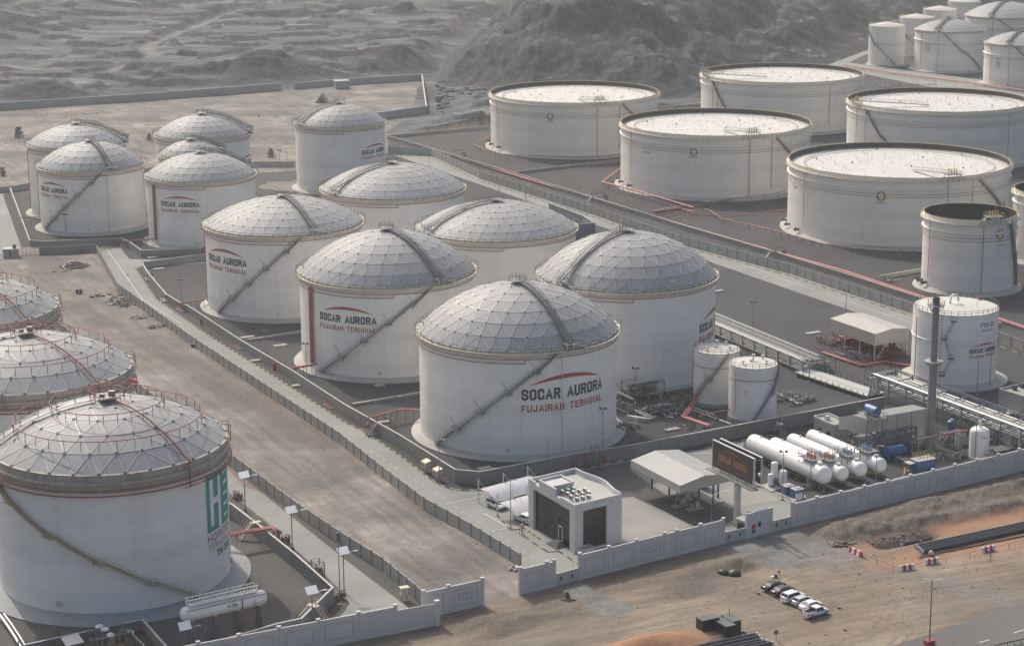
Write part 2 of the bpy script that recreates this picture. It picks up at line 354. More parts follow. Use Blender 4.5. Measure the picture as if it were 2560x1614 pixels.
hh += np.where(inh, (ridge(X+Y*.25, Y*.75-X*.2, 70, 4, 81)-.5)*26*np.clip(d/70, 0, 1)+(ridge(X, Y, 21, 4, 91, .66)-.45)*4.6*np.clip(d/22, 0, 1)+(ridge(X, Y, 6.5, 3, 97, .7)-.4)*1.9*np.clip(d/9, 0, 1), 0)
hh = np.where(hh > 85, 85+(hh-85)*.22+(n1-.5)*36+(n2-.5)*14, hh); hh = np.clip(hh, 0, 150)
inf = inpoly(X, Y, flat_poly)
out = ~inf & ~inh & (Y > 860)
dq = dline(X, Y, [(-420, 880), (-250, 965), (-48, 1070), (-37, 1050), (-44, 948), (-56, 885), (-66, 900)], False)
# quarry floor: terraces of spoil with flat dusty benches between
e = fbm(X*.62+Y*.18, Y*1.0, 120, 5, 41); e2 = fbm(X*.7, Y*1.4, 42, 5, 53, .55)
qq = (e*.62+e2*.38-.34)*36/3.0; f2 = np.floor(qq); r2 = qq-f2
hq = 3.0*(f2+sst(.78, .97, r2))+(n3-.5)*1.0*sst(.5, .8, r2)
rg = ridge(X*.8, Y*1.15, 26, 4, 61, .6); rg2 = ridge(X, Y, 7, 2, 67)
hq = hq+(rg-.42)*2.0*sst(.42, .60, n2+.15*e)+(rg2-.4)*1.5*sst(.46, .56, n2)
trk_ = np.full(X.shape, 1e9)
for pl in (((0, 190), (200, 150), (450, 70), (760, 55)), ((700, 545), (1000, 470), (1090, 400), (1020, 350), (1180, 285), (1400, 200), (1760, 80)), ((640, 508), (1060, 462), (1500, 440), (2000, 395), (2408, 330)), ((620, 540), (900, 545), (1160, 592), (1500, 590)), ((1750, 160), (2100, 150), (2408, 120), (2900, 95)), ((0, 470), (330, 505), (640, 512)), ((1180, 300), (1700, 325)), ((2408, 330), (2900, 300), (3200, 310))):
    trk_ = np.minimum(trk_, dline(X, Y, [tuple(Q(1, *p)[:2]) for p in pl]))
hq = .78*hq*(.35+.65*sst(2, 12, trk_))
hq = hq*sst(3, 45, dq)*sst(4, 40, dh)
for (mx, my, mr, mh) in ((-420, 1290, 120, 34), (-330, 1420, 70, 14), (-232, 1005, 22, 5), (-135, 1085, 40, 6), (-60, 1120, 36, 5), (-140, 1480, 34, 10), (-70, 1380, 15, 6), (-40, 1370, 20, 5), (-20, 1500, 40, 14)):
    hq = hq+mh*np.exp(-(((X-mx)/mr)**2+((Y-my)/(mr*.8))**2)*1.6)
Z = np.where(inh, hh, np.where(out, hq, 0.))
bl = ~inh & out & (dl < 25); Z = np.where(bl, Z*sst(0, 25, dl)+0, Z)
# foreground relief outside the walls
def gp(k, x, y): p = Q(k, x, y); return (p.x, p.y)
bank = [gp(9, 1130, 720), gp(9, 1700, 560), gp(9, 2408, 400), (140, 420)]
cl_ = fbm(X, Y, 1.6, 3, 141)-.5; dbk = dline(X, Y, bank); Z += 1.5*np.exp(-(dbk/4.2)**2)*(.6+.8*n3+1.0*cl_)
bank2 = [gp(9, 1150, 760), gp(9, 1560, 690), gp(9, 2408, 520), (140, 404)]
dbk2 = dline(X, Y, bank2); Z += 1.0*np.exp(-(dbk2/2.2)**2)*(.4+1.2*n3+1.6*cl_)
tr = [gp(9, 1420, 800), gp(9, 1755, 735)]; Z -= 1.5*np.exp(-(dline(X, Y, tr)/1.5)**2)
for k, x, y, rx, ry, h_ in ((8, 2130, 1545, 10, 4.0, 2.4), (9, 20, 1290, 8, 5, .35), (8, 1500, 1500, 8, 3, .5), (9, 440, 960, 5, 2.6, -1.1), (9, 470, 890, 5.5, 1.2, .8), (9, 120, 1130, 6, 3, -.7), (8, 1500, 1290, 8, 2, .6), (8, 1250, 1330, 5, 1.6, .5), (8, 1010, 1340, 7, 2.2, .6), (8, 1180, 1420, 5, 1.5, -.6), (9, 60, 1010, 7, 2, .6)):
    c = gp(k, x, y); a = .56; dx = (X-c[0])*cos(a)+(Y-c[1])*sin(a); dy = -(X-c[0])*sin(a)+(Y-c[1])*cos(a)
    Z += h_*np.exp(-(dx/rx)**2-(dy/ry)**2)*(.75+.5*n3)
front = [(-30, 318), (-12.9, 327), (-5, 336), (12, 348), (54, 375), (108, 409), (200, 468), (400, 590), (400, 200), (-260, 200), (-130, 255)]
infr = inpoly(X, Y, front); df = dline(X, Y, front, True)
strip = [(2, 355), (-8, 371), (-38, 431), (-84, 519), (-115, 581), (-134, 640), (-200, 640), (-160, 590), (-61, 419), (-24, 355), (-12, 334), (1, 341)]
ins = inpoly(X, Y, strip); ds = dline(X, Y, strip, True)
rough = (infr & (df > .8))*np.clip(df/5, 0, 1)+(ins & (ds > .8))*.6
Z += rough*((n3-.5)*.30+(fbm(X, Y, 2.4, 3, 71)-.5)*.16)
sandn = (Y > 700) & inf & (X < -40)
Z += np.where(sandn & (dline(X, Y, [(-300, 760), (-120, 800), (-60, 800)]) > 30), (n2-.5)*.9, 0)
fl_ = inf & ~infr & ~ins & ~sandn
Z = np.where(fl_, 0, Z)-.03
for dp in (L2(8, (1480, 1110), (1680, 1040), (1790, 1110), (2120, 1250), (1860, 1345), (1630, 1190)), L2(9, (225, 820), (790, 672), (970, 745), (1290, 860), (1240, 910), (930, 960), (690, 985), (470, 905))):
    m_ = inpoly(X, Y, dp) | (dline(X, Y, dp, True) < .8); Z = np.where(m_, -.03, Z)
road_fg = [gp(9, 1380, 1540), gp(9, 2600, 1130), (230, 372), (230, 200), (0, 200)]
Z = np.where(inpoly(X, Y, road_fg), -.05, Z)
# zone weights (what the ground is made of)
drv = np.zeros_like(X)
for dp in (L2(8, (1500, 1097), (1672, 1050), (1780, 1118), (2090, 1250), (1860, 1330), (1640, 1180)), L2(9, (240, 812), (790, 682), (960, 745), (1260, 860), (1230, 900), (930, 945), (700, 975), (480, 900))):
    sdf = np.where(inpoly(X, Y, dp), 1, -1)*dline(X, Y, dp, True); drv = np.maximum(drv, np.clip(.5+(sdf+(n3-.5)*2.2)/.8, 0, 1))
dx_ = dline(X, Y, [tuple(Q(9, 1000, 950)[:2]), tuple(Q(9, 1900, 1060)[:2]), tuple(Q(9, 2408, 1230)[:2])]); drv = np.maximum(drv, .55*np.exp(-(dx_/3.2)**2)*(n2 > .3)*infr*(.5+n3*.7))
org = np.zeros_like(X)
for k, x, y, rx, ry, h_ in ((8, 2150, 1550, 12, 4.2, .85), (9, 60, 1500, 9, 3.5, .5), (9, 2150, 600, 32, 3.6, 1.), (9, 1800, 860, 18, 4, .5), (9, 2408, 700, 26, 7, .7), (9, 1500, 930, 9, 3, .35)):
    c = gp(k, x, y); a = .56; dx = (X-c[0])*cos(a)+(Y-c[1])*sin(a); dy = -(X-c[0])*sin(a)+(Y-c[1])*cos(a)
    org = np.maximum(org, h_*np.exp(-((dx/rx)**2+(dy/ry)**2)**1.5))
org = np.clip(org*1.3+(n2-.5)*.5*(org > .05), 0, 1)
rock = np.where(inh | out, 1., 0.)
rock = np.maximum(rock, .0+np.exp(-(dbk/5)**2)*.0)
dirt = np.clip(np.exp(-(dbk/4.6)**2)+np.exp(-(dbk2/3)**2)+np.exp(-(dline(X, Y, tr)/2)**2), 0, 1)
for k, x, y, rx, ry, a_ in ((8, 1500, 1230, 7, 2.5, .75), (8, 1900, 1130, 12, 2.2, .6), (9, 250, 1010, 11, 3.5, .7), (9, 60, 1130, 9, 2.5, .7), (8, 1350, 1320, 9, 2.2, .6), (8, 1020, 1350, 10, 2.5, .75), (9, 480, 900, 7, 1.6, .8), (9, 900, 1300, 8, 1.4, .3), (9, 1500, 600, 34, 2.6, .8), (8, 1150, 1420, 8, 2, .55), (9, 1900, 560, 30, 2.0, .8)):
    c_ = gp(k, x, y); a = .56; dx = (X-c_[0])*cos(a)+(Y-c_[1])*sin(a); dy = -(X-c_[0])*sin(a)+(Y-c_[1])*cos(a); g9 = np.exp(-((dx/rx)**2+(dy/ry)**2)**1.2)*(infr | ins); dirt = np.maximum(dirt, a_*np.clip(g9*(.3+1.6*n3), 0, 1)); Z += g9*(fbm(X, Y, 1.7, 3, 133)-.45)*.55*(df > .6)
for pl, w_, a_ in ((L2(4, (520, 640), (850, 800), (1300, 1030), (1700, 1260), (2408, 1690)), 4.2, .8), (L2(4, (300, 260), (380, 420), (520, 640)), 6, .6), (L2(8, (0, 640), (420, 900), (760, 1060)), 2.2, .3)):
    dd_ = dline(X, Y, pl); dirt = np.maximum(dirt, a_*np.exp(-(dd_/w_)**4)*(.45+.75*n3))
R1 = np.random.RandomState(4)
for pl in (((-300, 1330), (500, 1190), (1100, 1120), (1750, 1120), (2408, 1050)), ((-200, 1420), (600, 1290), (1300, 1200), (1900, 1120), (2408, 1010)), ((520, 880), (760, 1010), (1250, 1180), (1600, 1400), (1500, 1512)), ((1000, 930), (1300, 1060), (1650, 1130), (2408, 1120)), ((900, 960), (700, 1060), (300, 1180), (-300, 1260)), ((1250, 960), (1500, 1200), (1400, 1400), (1100, 1512)), ((-700, 1270), (-300, 1230), (100, 1180), (500, 1040)), ((-1100, 1330), (-700, 1300), (-300, 1330))):
    P_ = [tuple(Q(9, *p)[:2]) for p in pl]; dd_ = dline(X, Y, P_); m_ = np.exp(-(np.abs(dd_-.85)/.38)**2)*infr; dirt = np.maximum(dirt, .42*m_*(.4+.9*n3)); Z -= .05*m_
strp = np.where(ins | sandn, 1., 0.); strp = np.where(out, np.clip(1.25-trk_/4.5, 0, 1), strp)
hs_ = .46*d+(n1-.5)*.55*np.minimum(d, 90)
for hb, ww in ((21, .9), (43, 1.2)): strp = np.where(inh, np.maximum(strp, np.clip(1-np.abs(hs_-hb)/ww, 0, 1)*(n2 > .42)*.8), strp)
me = bpy.data.meshes.new('ground'); co = np.stack([X, Y, Z], -1).reshape(-1, 3)
idx = np.arange(NR*NC).reshape(NR, NC); fa = np.stack([idx[:-1, :-1], idx[:-1, 1:], idx[1:, 1:], idx[1:, :-1]], -1).reshape(-1, 4)
me.vertices.add(len(co)); me.vertices.foreach_set('co', co.ravel().astype(np.float32))
me.loops.add(fa.size); me.loops.foreach_set('vertex_index', fa.ravel().astype(np.int32))
me.polygons.add(len(fa)); me.polygons.foreach_set('loop_start', np.arange(0, fa.size, 4, dtype=np.int32))
me.update(calc_edges=True); me.polygons.foreach_set('use_smooth', np.ones(len(fa), bool))
z2 = me.attributes.new('zone_b', 'FLOAT', 'POINT'); z2.data.foreach_set('value', drv.reshape(-1).astype(np.float32))
za = me.attributes.new('zone', 'FLOAT_COLOR', 'POINT'); za.data.foreach_set('color', np.stack([org, rock, dirt, strp], -1).reshape(-1).astype(np.float32))
go = bpy.data.objects.new('ground', me); COL.objects.link(go); go['kind'] = 'structure'
# ground material
m = bpy.data.materials.new('ground'); m.use_nodes = True; n = m.node_tree.nodes; l = m.node_tree.links; b = n['Principled BSDF']; b.inputs['Roughness'].default_value = .95; b.inputs['Specular IOR Level'].default_value = .15
geo = n.new('ShaderNodeNewGeometry'); zt = n.new('ShaderNodeAttribute'); zt.attribute_name = 'zone'; sp = n.new('ShaderNodeSeparateColor'); l.new(zt.outputs['Color'], sp.inputs[0])
def nz(scale, det=8, rgh=.6, sc=(1, 1, 1), rot=0.):
    mp = n.new('ShaderNodeMapping'); mp.vector_type = 'TEXTURE'; mp.inputs['Scale'].default_value = sc; mp.inputs['Rotation'].default_value = (0, 0, rot); l.new(geo.outputs['Position'], mp.inputs[0])
    t = n.new('ShaderNodeTexNoise'); t.inputs['Scale'].default_value = scale; t.inputs['Detail'].default_value = det; t.inputs['Roughness'].default_value = rgh; l.new(mp.outputs[0], t.inputs[0]); return t.outputs[0]
def ramp(x, *st):
    r = n.new('ShaderNodeValToRGB'); e = r.color_ramp.elements
    while len(e) < len(st): e.new(.5)
    for i, (p, c) in enumerate(st): e[i].position = p; e[i].color = (tuple(c) if len(c) == 3 else c*3)+(1,)
    l.new(x, r.inputs[0]); return r.outputs[0]
def mixc(f, a, b_, mode='MIX'):
    x = n.new('ShaderNodeMix'); x.data_type = 'RGBA'; x.blend_type = mode
    for s_, v in ((0, f), (6, a), (7, b_)):
        if isinstance(v, (int, float)): x.inputs[s_].default_value = v
        elif isinstance(v, tuple): x.inputs[s_].default_value = v+(1,)
        else: l.new(v, x.inputs[s_])
    return x.outputs[2]
def mth(op, a, b_=0.):
    x = n.new('ShaderNodeMath'); x.operation = op
    for i, v in enumerate((a, b_)):
        if isinstance(v, (int, float)): x.inputs[i].default_value = v
        else: l.new(v, x.inputs[i])
    return x.outputs[0]
sand = ramp(nz(.035, 11, .66), (.33, (.165, .133, .104)), (.46, (.235, .188, .145)), (.56, (.285, .23, .178)), (.68, (.39, .33, .265)))
trk = ramp(nz(.55, 5, .6, (9, 1, 1), R_(24)), (.38, (.76,)), (.58, (1.10,)))
sand = mixc(.8, sand, mixc(1., sand, trk, 'MULTIPLY'))
grav = ramp(nz(.03, 8), (.46, (0,)), (.62, (1,)))
sand = mixc(mth('MULTIPLY', grav, .55), sand, (.19, .18, .165))
stripc = ramp(nz(.05, 11, .66), (.33, (.145, .138, .132)), (.46, (.205, .19, .175)), (.56, (.265, .24, .216)), (.68, (.41, .38, .345)))
tr2 = ramp(nz(.5, 6, .6, (14, 1, 1), R_(117)), (.38, (.74,)), (.60, (1.12,)))
stripc = mixc(.75, stripc, mixc(1., stripc, tr2, 'MULTIPLY'))
orange = ramp(nz(.2, 6), (.3, (.33, .17, .10)), (.7, (.41, .225, .135)))
dirtc = ramp(nz(1.1, 8, .7), (.35, (.095, .082, .07)), (.65, (.20, .17, .145)))
nsp = n.new('ShaderNodeSeparateXYZ'); l.new(geo.outputs['Normal'], nsp.inputs[0])
flat = ramp(mth('ADD', nsp.outputs[2], mth('MULTIPLY', mth('SUBTRACT', nz(.09, 8, .7), .5), .09)), (.952, (0,)), (.988, (1,)))
rockc = ramp(nz(.22, 12, .8), (.36, (.018, .021, .026)), (.48, (.043, .049, .057)), (.58, (.09, .098, .108)), (.70, (.19, .195, .20)))
brn = ramp(nz(.012, 5), (.50, (0,)), (.66, (1,))); rockc = mixc(mth('MULTIPLY', brn, .5), rockc, (.085, .064, .052))
dust = ramp(nz(.05, 12, .76, (3.2, 1, 1), R_(4)), (.38, (.055, .062, .072)), (.48, (.092, .101, .112)), (.56, (.15, .157, .165)), (.66, (.33, .33, .32)))
rk = mixc(mth('MULTIPLY', flat, .92), rockc, dust)
spk = ramp(nz(1.6, 2, .5), (.70, (0,)), (.74, (1,))); rk = mixc(mth('MULTIPLY', spk, .35), rk, (.30, .31, .31))
rk = mixc(mth('MULTIPLY', zt.outputs['Alpha'], .75), rk, ramp(nz(.1, 8), (.35, (.17, .167, .158)), (.65, (.28, .272, .255))))
c = mixc(zt.outputs['Alpha'], sand, stripc); zb2 = n.new('ShaderNodeAttribute'); zb2.attribute_name = 'zone_b'; c = mixc(zb2.outputs['Fac'], c, ramp(nz(.3, 8, .7), (.35, (.16, .163, .162)), (.65, (.25, .25, .243)))); c = mixc(sp.outputs[0], c, orange); c = mixc(sp.outputs[2], c, dirtc); c = mixc(sp.outputs[1], c, rk)
fn = ramp(nz(2.2, 6, .8), (.30, (.72,)), (.55, (1.0,)), (.72, (1.28,))); c = mixc(.8, c, mixc(1., c, fn, 'MULTIPLY'))
l.new(c, b.inputs['Base Color'])
bp = n.new('ShaderNodeBump'); bp.inputs['Strength'].default_value = .8; bp.inputs['Distance'].default_value = .25
bh = mth('ADD', nz(1.3, 8, .7), mth('MULTIPLY', nz(.6, 4, .5, (7, 1, 1), R_(24)), .6)); l.new(bh, bp.inputs['Height']); l.new(bp.outputs[0], b.inputs['Normal'])
me.materials.append(m)
# ------------------------------------------------------------------ sheets of paving and gravel
def sheet(name, pts, z, material):
    mb = MB(); P = [(p[0], p[1]) for p in pts]
    from mathutils.geometry import tessellate_polygon
    tri = tessellate_polygon([[Vector((p[0], p[1], 0)) for p in P]])
    vs = [(p[0], p[1], z) for p in P]; fs = []
    for t in tri:
        a, b_, c_ = [Vector(vs[i]) for i in t]
        fs.append(t if (b_-a).cross(c_-a).z > 0 else t[::-1])
    mb.add(vs, fs); return struct(name, mb, material)
def L(k, *xy): return [Q(k, *p) for p in xy]
# inner yard and road of the near terminal
fenceA = L(8, (1262, 955), (920, 742), (590, 556), (300, 336), (0, 95))+L(4, (1340, 900), (830, 530), (680, 262))
yard = [Vector((1.8, 342, 0))]+fenceA+L(4, (840, 215))+[Vector((-105, 655, 0)), Vector((0, 560, 0)), Vector((120, 455, 0)), Vector((175, 452, 0)), Vector((108, 409.8, 0))]
sheet('yard_paving', yard, 0.00, 'concrete')
# dark gravel inside and around the bund walls
road_edge = L(4, (842, 222), (905, 300), (1440, 318), (1440, 330), (1010, 345), (948, 368), (1090, 580), (1480, 850), (1900, 1110), (2408, 1440))+L(8, (185, 20), (430, 190), (565, 290), (640, 352), (700, 385), (770, 412), (850, 426), (1010, 424))+L(22, (870, 895), (1850, 688), (2300, 590))
rr = L(13, (-40, 385), (200, 342), (700, 235), (1200, 150))
road3_low = L(6, (1640, 812), (900, 560), (235, 330))+L(20, (1400, 880), (0, 392))+L(2, (560, 1150), (330, 1070))
gravel = road_edge+rr+[Vector((92, 437, 0)), Vector((118, 452, 0)), Vector((150, 470, 0)), Vector((172, 497, 0)), Vector((135, 520, 0))]+road3_low+[Vector((-56, 800, 0)), Vector((-140, 770, 0)), Vector((-190, 760, 0))]+L(19, (60, 330), (340, 1125), (1500, 1060))
sheet('bund_gravel', gravel, 0.03, 'gravel_dark')
# narrow road beside the far fence
f3_base = L(2, (340, 1075), (640, 1090))+L(20, (0, 322), (700, 545), (1350, 750), (1730, 885), (2408, 1110))+L(6, (760, 400), (1180, 540), (1640, 686), (2225, 885), (2500, 985))
road3 = [Vector((-75, 860, 0))]+f3_base+[Vector((175, 497, 0)), Vector((135, 519, 0))]+road3_low
sheet('service_road', road3, 0.045, 'concrete')
# floating-roof tank basin
bas = L(2, (335, 945))+L(2, (1050, 882))+[Vector((60, 948, 0)), Vector((93, 968, 0)), Vector((172, 1119, 0)), Vector((212, 1200, 0)), Vector((260, 1300, 0)), Vector((420, 1300, 0)), Vector((420, 560, 0)), Vector((190, 480, 0))]+[p+Vector((.5, .9, 0)) for p in f3_base[::-1]]
sheet('tank_basin_gravel', bas, 0.02, 'gravel_dark')
sheet('far_service_road', L(3, (1000, 462), (1330, 342), (1330, 372), (1100, 465), (2000, 625), (2700, 760), (2700, 700), (2000, 590), (1150, 455))[:0]+L(3, (985, 470), (1330, 338), (1345, 362), (1180, 440), (2100, 560), (2750, 670), (2750, 790), (1700, 600), (1290, 520), (1060, 500)), 0.045, 'concrete')
# next terminal on the left: road and gravel basin
rd_l = L(7, (1580, 260), (1700, 395), (1840, 440), (2408, 850))+L(8, (0, 850), (280, 1080), (480, 1245), (0, 1375))+L(7, (2300, 1400), (2150, 1512), (1500, 1700))+[Vector((-48, 300, 0)), Vector((-140, 300, 0)), Vector((-140, 520, 0)), Vector((-110, 520, 0))]
sheet('left_terminal_road', rd_l, 0.00, 'concrete')
basL = L(7, (1585, 425), (1760, 560), (2408, 1140))+L(8, (40, 1165), (65, 1215), (30, 1270), (0, 1300))+L(7, (2330, 1440), (2180, 1512))+[Vector((-38, 318, 0)), Vector((-60, 290, 0)), Vector((-150, 290, 0)), Vector((-150, 500, 0)), Vector((-120, 495, 0))]
sheet('left_basin_gravel', basL, 0.03, 'gravel_brown')
vg = L(7, (1600, 250), (2408, 900))+L(8, (490, 1250), (600, 1232), (590, 1190), (300, 1000), (0, 790))+L(7, (1600, 190))
sheet('verge_gravel', vg, 0.03, 'gravel_brown')
sheet('north_road', L(19, (-250, 190), (0, 190), (330, 1115), (300, 1230), (-250, 1230)), 0.00, 'concrete')
# driveways outside the gates
sheet('highway', L(9, (1390, 1540), (1750, 1425), (2408, 1212), (2700, 1115))+[Vector((170, 340, 0)), Vector((120, 250, 0)), Vector((20, 250, 0))], 0.02, 'asphalt_road')
for a, b_ in (((2095, 1485), (2165, 1467)), ((2340, 1417), (2412, 1395)), ((1850, 1553), (1920, 1534))):
    mb = MB(); p = Q(9, *a, .03); q = Q(9, *b_, .03); t = (q-p).normalized().cross(Vector((0, 0, 1)))*.12; mb.poly([p-t, p+t, q+t, q-t]); struct('lane_marking', mb, 'line_white')
# paler and greyer paving panels in the front yard
def ribbon(mb, pts, w, z):
    P = [Vector((p[0], p[1], z)) for p in pts]
    for i in range(len(P)-1):
        t = (P[i+1]-P[i]).normalized(); s_ = Vector((-t.y, t.x, 0))*w/2; mb.poly([P[i]-s_, P[i+1]-s_, P[i+1]+s_, P[i]+s_])
def kerb(mb, pts, w=.3, h=.14, z=0.):
    P = [Vector((p[0], p[1], 0)) for p in pts]
    for a, b_ in zip(P[:-1], P[1:]): mb.beam(at(a, z+h/2), at(b_, z+h/2), w, h)
sheet('loading_bay_paving', L(17, (0, 905), (150, 892), (540, 1130), (1095, 1340), (420, 1520), (-700, 1770), (-560, 1180)), 0.03, 'concrete_warm')
sheet('loading_bay_paving', L(17, (1420, 860), (1830, 660), (2350, 870))+L(13, (1190, 1140), (585, 1265), (210, 1060)), 0.04, 'concrete_warm')
sheet('yard_asphalt', L(22, (1290, 830), (1850, 700), (2330, 610))+L(17, (100, 470), (660, 860), (1290, 1060), (1750, 1240), (1420, 1460), (1095, 1345), (880, 1240), (150, 895), (0, 905))+L(22, (2220, 975)), 0.015, 'asphalt')
sheet('bay_asphalt', L(17, (880, 1235), (340, 930), (690, 860), (1420, 880), (1740, 1060), (1740, 1240), (1500, 1400), (1100, 1350)), 0.022, 'asphalt')
pr_ = L(13, (540, 640), (1000, 930), (1440, 1165), (2408, 930), (3400, 700))+[Vector((108, 409.5, 0)), Vector((180, 455, 0)), Vector((150, 470, 0)), Vector((118, 452, 0)), Vector((92, 437, 0))]+L(13, (1600, 60), (1200, 150), (700, 240), (650, 330))
sheet('process_gravel', pr_, 0.035, 'gravel_dark')
for pts, w_ in ((L(8, (1070, 712), (1165, 690)), .25), (L(8, (745, 520), (1010, 465)), .2), (L(8, (1010, 585), (1160, 675)), .25), (L(4, (750, 235), (1000, 590), (1280, 760)), .2), (L(6, (150, 232), (800, 470), (1300, 640), (1630, 750)), .15), (L(17, (1080, 215), (1400, 200)), .3)):
    mb = MB(); ribbon(mb, pts, w_, .075); struct('lane_marking', mb, 'line_white')
# lane lines and arrows on the long road
mb = MB()
for t in range(24):
    p0 = Q(8, 1365, 905).lerp(Q(8, 190, 135), t/24); p1 = Q(8, 1365, 905).lerp(Q(8, 190, 135), (t+.45)/24); mb.beam(at(p0, .09), at(p1, .09), .14, .01)
struct('lane_marking', mb, 'line_white')
def kerb_run(pts, seg=1.5, name='kerb'):
    a_ = MB(); b2 = MB(); k = 0
    for p, q in zip(pts[:-1], pts[1:]):
        Ln = (q-p).length; m_ = max(1, int(Ln/seg))
        for i in range(m_): (a_ if k % 2 else b2).beam(at(p.lerp(q, i/m_), .09), at(p.lerp(q, (i+1)/m_), .09), .28, .16); k += 1
    struct(name, a_, 'kerb_yellow'); struct(name, b2, 'kerb_dark')
kerb_run(road_edge[5:]); kerb_run(L(8, (1100, 600), (1195, 700), (1270, 690)))
kerb_run(L(8, (1290, 690), (1400, 765)), .9)
kerb_run(L(8, (1350, 790), (1455, 855), (1530, 848), (1660, 935)))
kerb_run(rr)
kerb_run([p+Vector((-1.2, -2.2, 0)) for p in f3_base], 2.2)

# ------------------------------------------------------------------ dust raised in the quarry
dm = bpy.data.materials.new('dust_cloud'); dm.use_nodes = True; dn = dm.node_tree.nodes; dn.remove(dn['Principled BSDF'])
dv = dn.new('ShaderNodeVolumePrincipled'); dv.inputs['Color'].default_value = (.90, .88, .85, 1); dv.inputs['Density'].default_value = .0085; dm.node_tree.links.new(dv.outputs[0], dn['Material Output'].inputs['Volume']); M['dust_cloud'] = dm
db = MB()
for k, x, y, rx, ry, rz in ((2, 420, 10, 85, 120, 26), (2, 640, 40, 60, 90, 17), (2, 860, 30, 50, 90, 22)):
    p = Q(k, x, y); sb_ = MB(); sb_.sphere((0, 0, 0), 1, 28, 16); db.add([(p.x+a*rx, p.y+b_*ry, 8+c_*rz) for a, b_, c_ in sb_.v], sb_.f, True)
do = obj('dust_cloud', db, 'dust_cloud'); tag(do, 'pale dust cloud drifting over the quarry at the top of the view', 'dust'); do['kind'] = 'stuff'
# ------------------------------------------------------------------ desert haze
hz = MB(); hz.frame((0, 1330, 84), Vector((1720, 0, 0)), Vector((0, 1350, 0)), Vector((0, 0, 98)))
hm = bpy.data.materials.new('haze'); hm.use_nodes = True; hn = hm.node_tree.nodes; hn.remove(hn['Principled BSDF'])
pv = hn.new('ShaderNodeVolumePrincipled'); pv.inputs['Color'].default_value = (.86, .89, .93, 1); pv.inputs['Density'].default_value = .00015; pv.inputs['Anisotropy'].default_value = .3
hm.node_tree.links.new(pv.outputs[0], hn['Material Output'].inputs['Volume']); M['haze'] = hm
ho = obj('haze', hz, 'haze'); ho['kind'] = 'stuff'
# ------------------------------------------------------------------ tank building blocks (local coordinates: origin at the tank's base centre)
def relang(X, Y, deg): return R_(deg)-math.atan2(X, Y)      # angle counted from the side that faces the valley road
def cylf(R, ac, W, z0, sgn=1):
    return lambda u, v: (R*cos(ac+(u-W/2)/R), R*sin(ac+(u-W/2)/R), z0+v)
def foundation(root, R, zb, w=2.1, m='pad_white'):
    mb = MB(); mb.lathe([(R+w, 0.02), (R+w, .28), (R+.25, zb), (R-.2, zb)], 96); return obj('foundation_pad', mb, m, root)
def shell(root, R, zb, zt, m):
    mb = MB(); mb.lathe([(R, zb-.05), (R, zt)], 120); return obj('shell', mb, m, root)
def girder(root, R, z, w, m='band_cream', fascia=.2, edge='cream_edge', band=1.1):
    mb = MB(); mb.lathe([(R+.02, z-.15), (R+w, z-.15), (R+w, z+fascia-.15), (R+w-.06, z+fascia-.15), (R+w-.06, z), (R-.3, z)], 96)
    g = obj('wind_girder', mb, edge, root)
    if band:
        b = MB(); b.lathe([(R+.03, z-band), (R+.06, z-.15)], 96); obj('top_band', b, m, root)
    return g
def railing(root, R, z, n=72, h=1.1, m='steel_dark', a0=0., a1=2*PI, name='railing', r=.05, mid=True):
    mb = MB(); full = abs(a1-a0-2*PI) < 1e-6; k = n if full else n+1
    A = [a0+(a1-a0)*i/n for i in range(k)]
    for zz in ((z+h, z+h*.5) if mid else (z+h,)): mb.path([(R*cos(a), R*sin(a), zz) for a in A], r, 4, full)
    for a in A[::1]: mb.beam((R*cos(a), R*sin(a), z), (R*cos(a), R*sin(a), z+h), .09)
    return obj(name, mb, m, root)
def ring_pipe(root, R, z, r=.09, m='red_dark', a0=0., a1=2*PI, name='fire_pipe', n=96):
    mb = MB(); full = abs(a1-a0-2*PI) < 1e-6; mb.path([(R*cos(a0+(a1-a0)*i/n), R*sin(a0+(a1-a0)*i/n), z) for i in range(n if full else n+1)], r, 5, full)
    return obj(name, mb, m, root)
